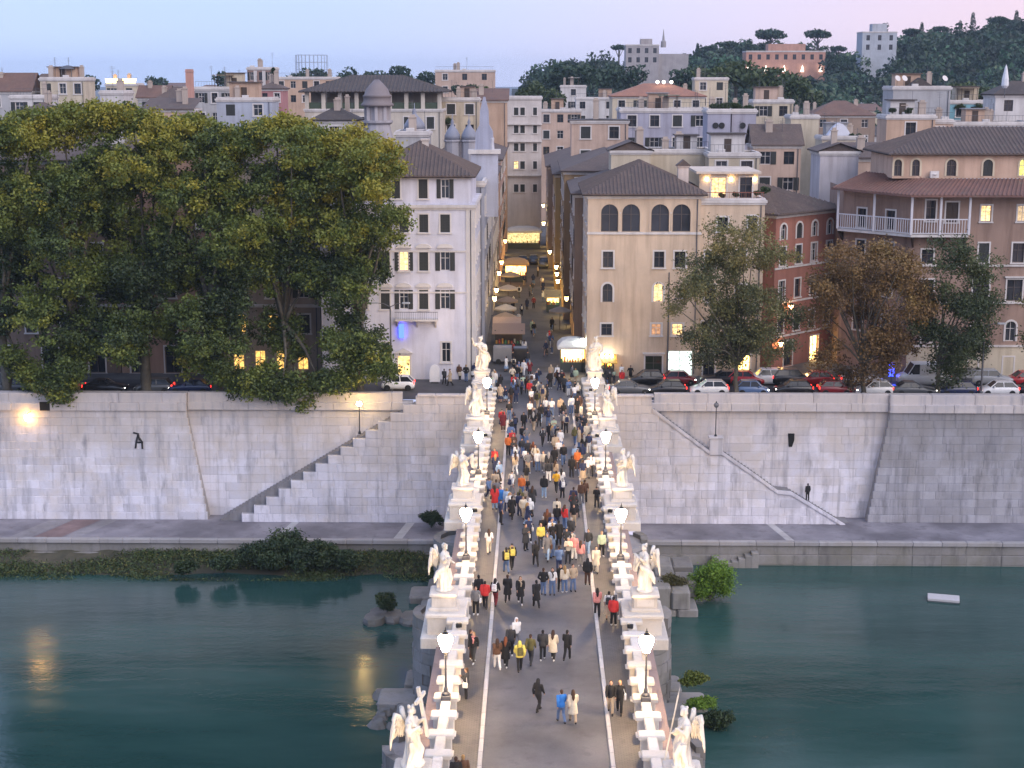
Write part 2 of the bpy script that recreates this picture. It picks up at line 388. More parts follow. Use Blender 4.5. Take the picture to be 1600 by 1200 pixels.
for i in range(ns):
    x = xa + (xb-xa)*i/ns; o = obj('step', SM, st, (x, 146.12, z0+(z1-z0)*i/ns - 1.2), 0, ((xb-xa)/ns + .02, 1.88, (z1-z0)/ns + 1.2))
# rear wall right of the bridge
t = thing('retaining_wall', 'pale streaked stone river wall behind the sloping stair with one dark drain hole', 'wall', (0,0,0))
xr_a = XD(1018, 145.6, 640)
MB().box(xr_a-6, xr_b+3, YR+.06, 149.2, ZQ-.6, -.9).build('wall_core', M_MORTAR, t)
BR = [(955,617),(1018,628),(1020,640),(1107,705),(1128,707),(1182,744),(1215,768),(1236,770),(1322,822)]
BRw = [(XD(a,145.6,b_), ZD(b_,145.6,a)) for a,b_ in BR]
def br(x):
    for (x0,z0_),(x1,z1_) in zip(BRw, BRw[1:]):
        if x0 <= x <= x1: return z0_ + (z1_-z0_)*(x-x0)/max(1e-6,x1-x0)
    return .9 if x < BRw[0][0] else ZQ
def br_inv(z):
    for (x0,z0_),(x1,z1_) in zip(BRw[2:], BRw[3:]):
        if z1_ <= z <= z0_ and z0_ > z1_: return x0 + (x1-x0)*(z0_-z)/(z0_-z1_)
    return BRw[1][0] if z > -.3 else BRw[-1][0]
lay(t, M_WALLSTONE, lambda a,c: max(xr_a-5.8, br_inv(min(c,-1))-3.4), lambda a,c: lin((a+c)/2, -.9, xr_t, ZQ, xr_b)+.2, ZQ, -.9, lambda z: YR, .84, 1.4, 3.0, 12)
o = MB().extrude([(-.32,.6),(.32,.6),(.32,-.1),(.12,-.75),(-.2,-.75)], 'y', -.06, .3).build('drain_opening', paint((.004,.004,.004), .9), t); o.location = (XD(1236,148,685), 148.0, ZD(685,148))
coping(t, M_WALLSTONE, xr_a, xr_t-.1, 147.6, 148.9, -.9, -.12, 3.0, 'cornice_stone', 25)
coping(t, M_WALLSTONE, xr_a+.4, xr_t-.1, 147.75, 148.5, -.12, .82, 4.8, 'parapet_stone', 26)
# right stair: smooth sloping front wall
t = thing('stair_wall', 'pale stone wall with a sloping coping and landings, abutting the bridge', 'wall', (0,0,0))
poly = [(XB_R-1, ZQ-.6)] + [(XB_R-1,.88),(BRw[0][0],.88),(BRw[1][0],.88)] + [(x,z-.06) for x,z in BRw[2:]] + [(BRw[-1][0]+.3, ZQ-.6)]
MB().extrude(poly, 'y', 145.66, 146.1).build('wall_core', M_WALLSTONE, t)
for i,(a,c) in enumerate(courses(ZQ, .93, .85)):
    r = random.Random(70+i); x = XB_R; e = br_inv(c) if c < .6 else BRw[1][0]
    while x < e-.3:
        L = r.uniform(1.2,2.4)
        if e-(x+L) < .8: L = e-x
        block(t, M_WALLSTONE, x, x+L, a, c, 145.6+r.uniform(-.015,.015), .45, rnd=r); x += L
coping(t, M_WALLSTONE, XB_R-.2, BRw[1][0]+.2, 145.45, 146.2, .93, 1.13, 2.2, 'coping_stone', 32)
for (x0,za),(x1,zb) in zip(BRw[2:], BRw[3:]):
    mb = MB(); mb.rings([[(x0,145.5,za-.22),(x1,145.5,zb-.22),(x1,145.85,zb-.22),(x0,145.85,za-.22)],[(x0,145.5,za+.1),(x1,145.5,zb+.1),(x1,145.85,zb+.1),(x0,145.85,za+.1)]]); mb.build('sloping_coping', M_WALLSTONE, t)
st = thing('stone_stair', 'stone stair running down behind the sloping coping', 'stairs', (0,0,0))
ns = 60
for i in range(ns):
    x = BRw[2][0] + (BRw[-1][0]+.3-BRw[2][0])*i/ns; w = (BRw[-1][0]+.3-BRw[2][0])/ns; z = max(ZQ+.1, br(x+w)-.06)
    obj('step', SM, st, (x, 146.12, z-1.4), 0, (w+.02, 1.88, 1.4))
# right bastion
t = thing('retaining_wall', 'battered darker grey stone river wall with weeds at its foot, below the parked white van', 'wall', (0,0,0))
xe = 150
MB().add([(xe,146.42,ZQ-.6),(xr_b+.05,146.42,ZQ-.6),(xr_t+.05,147.4,-.9),(xe,147.4,-.9),(xe,149,ZQ-.6),(xr_b,149,ZQ-.6),(xr_t,149,-.9),(xe,149,-.9)],
               [(0,3,2,1),(1,2,6,5),(3,7,6,2),(4,5,6,7),(0,4,7,3),(0,1,5,4)]).build('wall_core', M_MORTAR, t)
M_BASTION_R = stone((.36,.36,.40), (.29,.28,.28), .85, 1)
lay(t, M_BASTION_R, lambda a,c: lin((a+c)/2, -.9, xr_t, ZQ, xr_b), lambda a,c: 56, ZQ, -.9, ybat, .80, 1.1, 2.4, 15)
coping(t, M_WALLSTONE, xr_t-.1, 56, 147.0, 148.9, -.9, -.12, 3.2, 'cornice_stone', 27)
coping(t, M_WALLSTONE, xr_t-.1, 56, 147.25, 148.4, -.12, .82, 4.8, 'parapet_stone', 28)
# quay
for s, xa, xb in ((-1,-150,-9.5),(1,9.5,150)):
    q = MB().box(xa, xb, 140.0, 149, ZQ-.8, ZQ).build('quay_pavement', M_QUAY); struct(q)
    w = thing('quay_wall', ('low stained quay wall above the overgrown bank' if s < 0 else 'low dark stained quay wall along the open water'), 'wall', (0,0,0))
    MB().box(xa, xb, 139.75, 140.0, -16.4, ZQ-.02).build('wall_core', M_PIERSTONE, w)
    r = random.Random(5+s); x = 10.0
    while x < 57:
        L = r.uniform(2.2,3.6)
        x0, x1 = (x, x+L) if s > 0 else (-x-L, -x)
        MB().bbox(x0+.01, x1-.01, 139.4, 140.02, ZQ-.28, ZQ+.10+r.uniform(-.01,.01), .05).build('kerb_stone', M_MORTAR, w)
        for a, c in ((-13.0,-12.1),(-13.9,-13.0),(-14.6,-13.9)):
            block(w, M_PIERSTONE, x0, x1, a, c, 139.62+r.uniform(-.05,.03)-(.25 if a < -13.5 else 0), .4, rnd=r)
        x += L
for pxa, pxb, c in ((48,92,(.24,.17,.17)),(10,44,(.30,.29,.31)),(96,120,(.30,.29,.31)),(614,628,(.5,.49,.5)),(428,440,(.42,.42,.44)),(1228,1240,(.5,.49,.5))):
    a = atZ(pxa, 842, ZQ); e = atZ(pxb, 842, ZQ); y0, y1 = 140.1, 146.2
    dx = 2.2 if pxa < 130 else .9 if pxa < 800 else -1.2
    struct(MB().add([(a.x,y0,ZQ+.005),(e.x,y0,ZQ+.005),(e.x+dx,y1,ZQ+.005),(a.x+dx,y1,ZQ+.005)], [(0,1,2,3)]).build('paving_band', mat_ground('band', c, vscale(c,.85), 1.2)))
# boat steps set against the right quay wall
t = thing('quay_steps', 'small flight of worn stone steps against the quay wall by the bridge', 'stairs', (0,0,0))
for i in range(7):
    x = XD(1112, 139, 860) + i*.62
    MB().bbox(x, x+.64, 138.5, 139.5, -15, -13.6 + abs(i-2.2)*.28, .04).build('step', M_PIERSTONE, t)

# ================================================================ THE BRIDGE
SD = [38.0, 61.0, 84.0, 107.2, 130.5]; SX = 5.75
t = thing('stone_bridge', 'long stone arch bridge crossing the river with statues on both parapets', 'bridge', (0,0,0))
# deck body with arches, profile in (y,z)
prof = [(20,-.5)]
ends = [20] + SD + [150.0]
prof = [(150.0,-.52),(20,-.52),(20,-16.4)]
for a, c in zip(SD, SD[1:]+[149.5]):
    a0, c0 = a+3.4, c-3.4 if c < 149 else 147
    if a == SD[0]: prof.append((a-3.4,-16.4)) if False else None
    cy, rad = (a0+c0)/2, (c0-a0)/2; spring = -10.2
    prof.append((a0,-16.4)); prof.append((a0, spring))
    for k in range(1,14):
        th = math.pi*(1-k/14); prof.append((cy+rad*math.cos(th), spring + min(rad,8.3)*math.sin(th)))
    prof.append((c0, spring)); prof.append((c0,-16.4))
prof.append((150.0,-16.4))
MB().extrude(prof, 'x', -5.95, 5.95).build('bridge_body', M_PIERSTONE, t)
for s in (-1, 1):
    MB().box(min(s*4.2,s*6.1), max(s*4.2,s*6.1), 21, 148.5, -.55, -.40).build('ledge', M_PINKBRICK, t)
MB().box(-4.6, 4.6, 20.5, 148.6, -.5, -.004).build('deck_slab', M_PIERSTONE, t)
sheet('bridge_roadway', -2.95, 2.95, 20.5, 158.6, 0.004, M_COBBLE)
for s in (-1, 1):
    struct(MB().box(min(s*3.2,s*4.5), max(s*3.2,s*4.5), 20.6, 148.5, -.003, .10).build('bridge_pavement', M_SIDEWALK))
    k = thing('kerb', 'pale stone kerb line along the %s pavement of the bridge' % ('plane-tree-side' if s < 0 else 'pink-house-side'), 'kerb', (0,0,0))
    KM = MB().bbox(-.105, .105, -.74, .74, -.01, .115, .02).mesh('kerb_stone', stone((.50,.48,.47),(.45,.42,.38),.3))
    for i in range(66): obj('kerb_stone', KM, k, (s*3.075, 50+i*1.5, 0))
# piers, cutwaters and footings
for D in SD[1:]:
    for s in (-1,1):
        r = random.Random(int(D)*3+s)
        n = 10; col = [(s*5.9, D-3.2)] + [(s*(6.6+2.85*math.sin(math.pi*k/n)), D-2.85*math.cos(math.pi*k/n)) for k in range(n+1)] + [(s*5.9, D+3.2)]
        top = -7.2 if D < 120 else -8.6
        MB().rings([[(x*.97, D+(y-D)*.95, z) for x,y in col] for z in (-16.4,top-.4)]).build('cutwater_core', M_MORTAR, t)
        for ci, (za, zb) in enumerate(courses(-14.6, top, .78)):
            off = (ci % 2)*.5; ks = [0.0]+[q+off for q in range(1,6)]+[6.0]
            for ka, kb in zip(ks, ks[1:]):
                if kb-ka < .05 or (zb > top-.9 and r.random() < .3): continue
                def pt(k, e): a_ = math.pi*k/6; return (s*(6.6+(2.9+e)*math.sin(a_)), D-(2.9+e)*math.cos(a_))
                e = r.uniform(-.06,.06); A, Bm, Cc = pt(ka+.01,e), pt((ka+kb)/2,e), pt(kb-.01,e); I0, I1 = pt(ka+.01,-.6), pt(kb-.01,-.6)
                q = [A,Bm,Cc,I1,I0]; MB().rings([[(*p_,za+.012) for p_ in q],[(*p_,zb-.012+r.uniform(-.02,.0)) for p_ in q]]).build('cutwater_stone', M_PIERSTONE, t)
        # footing of large squared stones
        big = D > 120 and s > 0
        for i in range(3):
            for j, (za, zb, out) in enumerate(((-16,-13.3,12.3),(-13.3,-11.6,13.4))):
                if j and not big: continue
                y0 = D-5.4+i*3.0; x1 = (13.6 if big else out)*r.uniform(.92,1.02)-(1.2*abs(i-1) if not big else 0)
                n_ = 4 if big else 2
                for q in range(n_):
                    xa, xb = 6.2+(x1-6.2)*q/n_, 6.2+(x1-6.2)*(q+1)/n_
                    MB().bbox(min(s*xa,s*xb)+.02, max(s*xa,s*xb)-.02, y0+.02+r.uniform(-.15,.1), y0+2.95, za, zb+r.uniform(-.35,.2), .14).build('footing_stone', M_PIERSTONE, t)
# parapets: pilaster blocks, rail and iron grilles
def pilaster_mesh():
    mb = MB(); mb.bbox(-.5,.5,-.27,.27,-.45,.98,.04); mb.bbox(-.62,.62,-.36,.36,.98,1.2,.05); mb.bbox(-.58,.58,-.33,.33,-.46,.18,.05); return mb.mesh('pilaster', M_BRIDGESTONE)
PIL = pilaster_mesh()
RAIL = MB().bbox(-.24,.24,-.92,.92,.90,1.14,.05).mesh('rail', M_BRIDGESTONE)
PLN = MB().bbox(-.28,.28,-.92,.92,-.44,.22,.04).mesh('plinth', M_BRIDGESTONE)
mb = MB()
for i in range(7):
    y = -.86 + i*.287; mb.tube((0,y,.2),(0,y+.287*.98,.92),.018,n=4); mb.tube((0,y+.287*.98,.2),(0,y,.92),.018,n=4)
GRL = mb.mesh('grille', M_IRON)
for s in (-1,1):
    t = thing('parapet', 'white stone parapet with blocks and iron grilles on the %s edge of the bridge' % ('plane-tree-side' if s < 0 else 'pink-house-side'), 'parapet', (0,0,0))
    bays = [25.0] + SD + [149.0]
    for a, c in zip(bays, bays[1:]):
        a1 = a + (1.35 if a > 30 else 0); c1 = c - (1.35 if c < 148 else 0); n = max(2, round((c1-a1)/2.38)); L = (c1-a1)/n
        if c1 < 50: continue
        for i in range(n+1):
            y = a1 + .3 + (c1-a1-.6)*i/n
            obj('pilaster', PIL, t, (s*4.9, y, 0))
            if i < n:
                y2 = y + (c1-a1-.6)/n/2; k = ((c1-a1-.6)/n - .56)/1.84
                obj('rail', RAIL, t, (s*4.9, y2, 0), 0, (1,k,1)); obj('plinth', PLN, t, (s*4.9, y2, 0), 0, (1,k,1)); obj('grille', GRL, t, (s*4.9, y2, 0), 0, (1,k,1))
# ================================================================ STATUES (before the crowd of objects, so fusing stays quick)
def robe(mb, H, lean, seed, wide=1.0, nfold=9):
    r = random.Random(seed); ph = r.uniform(0,6); n = 56
    keys = [(.03,.44,.40,.16),(.25,.42,.38,.15),(.5,.40,.35,.14),(.8,.37,.33,.13),(1.05,.36,.31,.12),(1.3,.37,.30,.09),(1.5,.32,.26,.07),(1.62,.27,.23,.05),(1.8,.31,.25,.05),(2.0,.35,.25,.05),(2.14,.34,.21,.04),(2.22,.24,.16,.02),(2.30,.11,.11,0),(2.42,.10,.10,0)]
    rr = []
    for z, rx, ry, am in keys:
        cx = lean*.14*math.sin(z*2.2-.4); ring = []
        for i in range(n):
            th = 2*math.pi*i/n
            k = 1 + am*(math.sin(nfold*th+ph+z*1.7*lean)*.7 + .5*math.sin((nfold+5)*th-ph*2+z*.8) + .5*math.sin(4*th + z*2.6))
            ring.append(((cx+rx*wide*k*math.cos(th))*H, ry*wide*k*math.sin(th)*H, z*H))
        rr.append(ring)
    mb.rings(rr)
def statue_body(seed, armR, armL, lean=1, headturn=0.0, H=1.0, robe_wide=1.0, sash=True, beard=False):
    """front is -y; arms are (elbow, hand) offsets from the shoulder"""
    mb = MB(); r = random.Random(seed)
    robe(mb, H, lean, seed, robe_wide)
    mb.ball((0,0,.05*H),(.55*H,.50*H,.13*H),14,6)
    for k in range(5):
        a = r.uniform(0,6.28); mb.ball((.4*math.cos(a)*H,.36*math.sin(a)*H,.1*H),(.2*H,.18*H,.13*H),8,5)
    cx = lean*.14*math.sin(2.3*2.2-.4)
    hx, hy, hz = (cx+.04*lean)*H, -.05*H, 2.56*H
    mb.ball((hx,hy,hz),(.135*H,.155*H,.19*H),12,8)
    fx, fy = math.sin(headturn), -math.cos(headturn)
    mb.ball((hx+fx*.155*H,hy+fy*.155*H,hz-.02*H),(.03*H,.03*H,.05*H),6,5)          # nose
    mb.ball((hx+fx*.12*H,hy+fy*.12*H,hz-.11*H),(.07*H,.06*H,.06*H if not beard else .13*H),8,5)   # chin
    for k in range(12):                                                              # locks of hair
        a = headturn + math.pi/2 + r.uniform(-2.0,2.0); e = r.uniform(-.1,.2)
        mb.ball((hx+.13*H*math.cos(a),hy+.14*H*math.sin(a),hz+e*H),(.075*H,.075*H,.08*H),7,5)
    for s, arm in ((-1,armR),(1,armL)):
        sh = Vector(((cx*.9+s*.33)*H, 0, 2.08*H)); el = sh+Vector(arm[0])*H; ha = sh+Vector(arm[1])*H
        mb.path([sh,(sh+el)/2,el],[.135*H,.125*H,.105*H],9); mb.path([el,(el+ha)/2,ha],[.105*H,.09*H,.055*H],9)
        mb.ball(el,.105*H,8,5); mb.ball(ha,(.075*H,.07*H,.08*H),8,5)
        d = (ha-el).normalized()
        for q in range(4): mb.path([ha, ha+d*.1*H+Vector((.03*(q-1.5),.0,.02*(q-1.5)))*H, ha+d*.15*H+Vector((.035*(q-1.5),-.04,-.02))*H],[.03*H,.026*H,.02*H],5)
        mb.path([ha, ha+Vector((-s*.07,-.04,.05))*H],[.03*H,.022*H],5)
        # sleeve cloth
        mb.path([sh, sh+(el-sh)*.5+Vector((0,0,-.05))*H, el+Vector((0,0,-.16))*H],[.17*H,.17*H,.09*H],9)
    # advanced leg
    mb.path([(cx+.12*H,-.15*H,1.15*H),(.16*H,-.36*H,.72*H),(.14*H,-.30*H,.28*H),(.15*H,-.34*H,.12*H)],[.19*H,.15*H,.1*H,.07*H],9); mb.ball((.15*H,-.42*H,.13*H),(.07*H,.15*H,.06*H),8,5)
    if sash:
        pts = [(-.3,-.2,2.0),(-.1,-.33,1.75),(.22,-.3,1.5),(.42,-.05,1.35),(.5,.2,1.15),(.62,.3,.85),(.6,.36,.55)]
        mb.path([(p[0]*lean*H,p[1]*H,p[2]*H) for p in pts],[.07*H,.1*H,.13*H,.16*H,.15*H,.12*H,.04*H],8)
        pts = [(-.36,-.08,1.2),(-.4,-.15,.8),(-.48,-.05,.45),(-.44,.05,.2)]
        mb.path([(p[0]*lean*H,p[1]*H,p[2]*H) for p in pts],[.12*H,.13*H,.11*H,.06*H],8)
    return fused(mb, .028*H, 2, 'figure', marble())
def wing_mesh(s, spread=1.0, lift=0.0):
    mb = MB()
    lead = [Vector((s*.14,.22,2.0)), Vector((s*.34*spread,.38,2.45+lift)), Vector((s*.62*spread,.46,2.62+lift)), Vector((s*.86*spread,.48,2.35+lift)), Vector((s*.95*spread,.46,1.95+lift))]
    mb.path(lead,[.10,.11,.10,.08,.03],8)
    for row, (n, L0, L1, wd) in enumerate(((13,.75,1.45,.085),(11,.4,.75,.10),(9,.2,.4,.11))):
        for i in range(n):
            t = i/(n-1)*3.999; k = int(t); a = lead[k].lerp(lead[min(k+1,4)], t-k); u = i/(n-1)
            L = L0 + (L1-L0)*math.sin(u*2.4)
            d = Vector((s*(.05+.22*u)*spread, .05, -1)).normalized(); side = Vector((s,.35,0)).normalized()
            yo = Vector((0,-.035*row,0)); nn = d.cross(side)
            rr = []
            for q, w in ((0,.6),(.35,1),(.75,.9),(1,.15)):
                c = a+yo+d*L*q + nn*(.03*math.sin(q*3)); w *= wd
                rr.append([c+side*w+nn*.012, c+nn*.03, c-side*w+nn*.012, c-side*w-nn*.012, c-nn*.015, c+side*w-nn*.012])
            mb.rings(rr)
    return mb.mesh('wing', marble(), True)
WINGS = {(s,k): wing_mesh(s, *v) for s in (-1,1) for k, v in enumerate(((1.0,0),(.8,.12),(1.15,-.1)))}
def prop_mesh(kind):
    mb = MB()
    if kind == 'cross': mb.cbox((0,0,.3),(.15,.13,2.3)); mb.cbox((0,0,.95),(1.05,.125,.15))
    elif kind == 'lance': mb.tube((0,0,-1.5),(0,0,1.6),.035,n=6); mb.rings([[(.06,0,1.6),(0,.02,1.6),(-.06,0,1.6),(0,-.02,1.6)],[(.01,0,1.95),(0,.005,1.95),(-.01,0,1.95),(0,-.005,1.95)]])
    elif kind == 'column': mb.lathe([(.24,-.9),(.24,-.8),(.17,-.74),(.16,.6),(.2,.66),(.23,.72),(.23,.8)], n=14)
    elif kind == 'crown':
        for i in range(12):
            a = i*math.pi/6; mb.tube((.2*math.cos(a),.2*math.sin(a),0),(.2*math.cos(a+.7),.2*math.sin(a+.7),.06*(-1)**i),.03,n=5)
    elif kind == 'cloth':
        rr = []
        for k in range(9):
            z = .15-k*.11; rr.append([(.36*math.cos(t)*(1-.05*k)+.04*math.sin(5*t+k), .07*math.sin(t)+.05*math.sin(2.2*math.cos(t)*4+k*.5), z) for t in [i*math.pi/9 for i in range(18)]])
        mb.rings(rr)
    elif kind == 'scroll': mb.tube((-.2,0,0),(.2,0,.12),.07,n=10)
    elif kind == 'sword': mb.cbox((0,0,.55),(.06,.02,1.3)); mb.cbox((0,0,-.12),(.3,.06,.06)); mb.tube((0,0,-.35),(0,0,-.1),.03,n=6)
    elif kind == 'keys':
        mb.tube((0,0,-.25),(0,0,.1),.03,n=6); mb.lathe([(.1,.1),(.13,.14),(.1,.18)], n=10); mb.cbox((.07,0,-.2),(.12,.03,.1))
    return mb.mesh(kind, marble())
ARM_UP = ((.12,-.12,-.28),(.02,-.42,-.02)); ARM_OUT = ((.22,-.2,-.22),(.42,-.5,.02)); ARM_LOW = ((.12,.02,-.42),(.0,-.36,-.52)); ARM_CHEST = ((.16,-.1,-.36),(-.12,-.36,-.2)); ARM_HIGH = ((.22,-.18,.12),(.30,-.36,.5))
def mir(a): return tuple((-p[0],p[1],p[2]) for p in a)
BODY = {
 'a': statue_body(1, mir(ARM_CHEST), ARM_UP, 1, .3), 'b': statue_body(2, mir(ARM_OUT), ARM_LOW, -1, -.3), 'c': statue_body(3, mir(ARM_UP), ARM_OUT, 1, .5),
 'd': statue_body(4, mir(ARM_LOW), ARM_CHEST, -1, .2), 'e': statue_body(5, mir(ARM_OUT), ARM_OUT, 1, -.4), 'f': statue_body(6, mir(ARM_CHEST), ARM_LOW, -1, -.2),
 'peter': statue_body(11, mir(ARM_HIGH), ARM_CHEST, 1, .1, 1.25, 1.05, True, True), 'paul': statue_body(12, mir(ARM_CHEST), ARM_LOW, -1, -.1, 1.25, 1.05, True, True)}
PROPS = {k: prop_mesh(k) for k in ('cross','lance','column','crown','cloth','scroll','sword','keys')}
def pedestal(x, D, s, label, big=1.0):
    t = thing('statue_pedestal', label, 'pedestal', (x, D, 0), 0, 'pedestals along the bridge')
    z0 = -.42 if D < 148 else .0
    MB().bbox(*sorted((s*-1.15,s*1.25)), -1.9, 1.9, z0-.1, .12, .06).build('platform', M_BRIDGESTONE, t)
    MB().bbox(*sorted((s*-1.22,s*.92)), -1.3, 1.3, .1, 1.12, .05).build('base_block', M_BRIDGESTONE, t)
    MB().bbox(*sorted((s*-1.32,s*1.02)), -1.4, 1.4, 1.12, 1.34, .07).build('moulding', M_BRIDGESTONE, t)
    MB().bbox(-.86*big,.86*big,-.86*big,.86*big,1.34,1.52,.06).build('step', M_BRIDGESTONE, t)
    d = MB().bbox(-.68*big,.68*big,-.68*big,.68*big,1.52,2.16,.03).build('die', M_BRIDGESTONE, t)
    MB().box(-.48*big,.48*big,-.705*big,-.67*big,1.62,2.06).build('inset_panel', stone((.66,.62,.57),(.6,.54,.46),.4), d)
    MB().bbox(-.80*big,.80*big,-.80*big,.80*big,2.16,2.34,.06).build('cap', M_BRIDGESTONE, t)
    return t
def angel(x, D, s, body, prop, hand, label, rz, wk=0, onewing=False):
    t = thing('angel_statue', label, 'statue', (x, D, 2.34), rz, 'angel statues along the bridge')
    obj('figure', BODY[body], t)
    for w in (-1,1): obj('wing', WINGS[(w,wk)], t, (0,.10,.30), 0, (.62,1.1,.80))
    if prop: o = obj({'cloth':'cloth'}.get(prop,prop), PROPS[prop], t, hand); o.rotation_euler = (R(-8),R(6*s),0)
    return t
ORD = ['first','second','third','fourth','fifth']
specs = {61.0: (('a','cross',(.36,-.42,2.05),'hugging a tall cross'),('d','lance',(-.4,-.4,1.6),'with long wings and a lance')),
 84.0: (('b','crown',(-.75,-.55,2.1),'stretching out an arm with a crown'),('c','cloth',(.0,-.5,1.95),'holding up a cloth')),
 107.2: (('e','cloth',(.55,-.5,2.0),'spreading a garment with both arms'),('f','scroll',(-.1,-.42,1.85),'pressing a scroll to the chest')),
 130.5: (('d','column',(.25,-.4,1.6),'leaning on a short column'),('a','scroll',(.3,-.45,2.05),'raising one hand with nails'))}
for D, pair in specs.items():
    near = {61.0:'beside the bridge end by the castle', 84.0:'between the two lamp posts over the bare stretch of road', 107.2:'above the middle of the crowd', 130.5:'beside the last lamp before the embankment'}[D]
    for s, (body, prop, hand, what) in zip((-1,1), pair):
        side = 'plane-tree-side' if s < 0 else 'pink-house-side'
        pedestal(s*SX, D, s, 'white stone pedestal under the angel %s' % what)
        angel(s*SX, D, s, body, prop, hand, 'white marble angel %s, on the %s parapet' % (what, side), R(-62*s + random.uniform(-14,14)) * -1 * -1 if False else R(62*(-s)*-1*(1) if s < 0 else -62) if False else R(74 if s < 0 else -74), {61.0:0,84.0:1,107.2:2,130.5:1}[D])
for s, nm, px in ((-1,'peter',753),(1,'paul',929)):
    x = XD(px, 152, 585)
    pedestal(x, 152.0, s, 'tall white pedestal under the %s at the bridge head' % ('bearded figure raising a hand' if s < 0 else 'bearded figure with a sword'), 1.05)
    t = thing('saint_statue', 'white marble robed man %s, at the bridge head' % ('raising one hand with keys' if s < 0 else 'holding a sword against the body'), 'statue', (x, 152.0, 2.34), R(0 if s < 0 else -6), 'statues at the bridge head')
    obj('figure', BODY[nm], t)
    if s < 0: obj('keys', PROPS['keys'], t, (.2,-.55,2.25))
    else: obj('sword', PROPS['sword'], t, (-.15,-.6,1.9))

# ---------------------------------------------------------------- bridge lamps
M_LANTERN = glow((1.0,.66,.31), 200.0)
def lamp_meshes():
    post = MB(); post.bbox(-.24,.24,-.24,.24,0,.22,.03); post.lathe([(.2,.22),(.2,.32),(.10,.40),(.11,.5),(.06,.65),(.045,1.5),(.065,1.54),(.045,1.6),(.035,2.35),(.08,2.42),(.05,2.5)], n=10)
    for a in range(4): post.tube((0,0,2.45),(.15*math.cos(a*1.571+.785),.15*math.sin(a*1.571+.785),2.62),.018,n=4)
    g = MB(); g.lathe([(.17,2.5),(.36,3.02),(.37,3.16),(.30,3.27),(.16,3.36)], n=8)
    fr = MB()
    for a in range(6):
        th = a*math.pi/3; fr.tube((.175*math.cos(th),.175*math.sin(th),2.5),(.375*math.cos(th),.375*math.sin(th),3.1),.010,n=4)
    cap = MB(); cap.lathe([(.18,3.355),(.15,3.42),(.06,3.47),(.07,3.53),(.025,3.58),(.025,3.64),(.0,3.75)], n=6)
    return post.mesh('post', M_IRONGREY), g.mesh('lantern_glass', M_LANTERN), fr.mesh('lantern_frame', M_IRON), cap.mesh('lantern_cap', M_IRON)
LP = lamp_meshes()
LD = [49.5, 71.0, 93.5, 115.0, 136.5]
lw = ['by the castle end','over the nearly empty road','by the thinning crowd','amid the crowd','next to the embankment']
for i, D in enumerate(LD):
    for s in (-1,1):
        t = thing('bridge_lamp', 'lit iron lantern on a slim post on the %s parapet, %s' % ('plane-tree-side' if s < 0 else 'pink-house-side', lw[i]), 'street lamp', (s*4.9, D, 1.15), 0, 'lanterns on the bridge')
        for n, me in zip(('post','lantern_glass','lantern_frame','lantern_cap'), LP): obj(n, me, t)
# floodlights that light the statues from the parapet
FB = MB().bbox(-.16,.16,-.1,.1,0,.24,.03).mesh('housing', M_IRON); FL = MB().box(-.13,.13,.102,.112,.03,.21).mesh('lens', glow((1,.9,.7), 6.0))
for D in list(specs)+[152.0]:
    for s in (-1,1):
        pos = Vector((s*4.75, D-3.1, 1.22)) if D < 150 else Vector((s*4.9, 147.0, 1.22)); aim = Vector((s*SX, D, 3.9))
        d = aim-pos; rz = math.atan2(-d.x, d.y)
        t = thing('floodlight', 'small black floodlight aimed up at %s' % (('the saint with keys' if s < 0 else 'the saint with a sword') if D > 150 else 'the angel ' + specs[D][0 if s < 0 else 1][3]), 'floodlight', pos, rz, 'floodlights on the parapets')
        obj('housing', FB, t); obj('lens', FL, t)
        L = bpy.data.lights.new('flood_beam', 'SPOT'); L.energy = 430 if D < 150 else 700; L.spot_size = R(52); L.spot_blend = .6; L.color = (1,.68,.36); L.shadow_soft_size = .1
        lo = bpy.data.objects.new('flood_beam', L); COL.objects.link(lo); lo.parent = t; lo.location = (0,.16,.14)
        lo.rotation_euler = (math.pi/2 + math.atan2(d.z, math.hypot(d.x,d.y)), 0, 0)
# ================================================================ PEOPLE: figures in several poses, dressed in separate clothes
SKIN = cloth((.45,.27,.19)); 
def pose(name):
    J = dict(sL=(.19,0,1.42),sR=(-.19,0,1.42),hL=(.09,0,.93),hR=(-.09,0,.93))
    if name == 'stand': J.update(eL=(.25,.03,1.14),wL=(.24,-.05,.89),eR=(-.25,.03,1.14),wR=(-.24,-.05,.89),kL=(.11,-.02,.49),aL=(.12,.02,.08),kR=(-.11,-.01,.49),aR=(-.13,.02,.08))
    if name == 'walk': J.update(eL=(.23,.13,1.16),wL=(.22,.10,.91),eR=(-.23,-.09,1.15),wR=(-.2,-.24,.94),kL=(.09,-.2,.52),aL=(.09,-.26,.10),kR=(-.1,.02,.5),aR=(-.1,.3,.14))
    if name == 'stride': J.update(eL=(.24,-.08,1.15),wL=(.2,-.26,.98),eR=(-.24,.13,1.16),wR=(-.23,.08,.92),kL=(.09,.05,.5),aL=(.1,.34,.16),kR=(-.1,-.18,.51),aR=(-.09,-.24,.09))
    if name == 'phone': J.update(eL=(.25,-.03,1.15),wL=(.07,-.27,1.26),eR=(-.25,-.02,1.15),wR=(-.06,-.27,1.24),kL=(.1,-.01,.49),aL=(.11,.02,.08),kR=(-.12,-.06,.5),aR=(-.15,-.05,.08))
    if name == 'pockets': J.update(eL=(.31,.06,1.15),wL=(.2,-.08,.97),eR=(-.31,.06,1.15),wR=(-.2,-.08,.97),kL=(.1,-.05,.49),aL=(.12,-.08,.08),kR=(-.1,.0,.49),aR=(-.12,.05,.08))
    return {k: Vector(v) for k, v in J.items()}
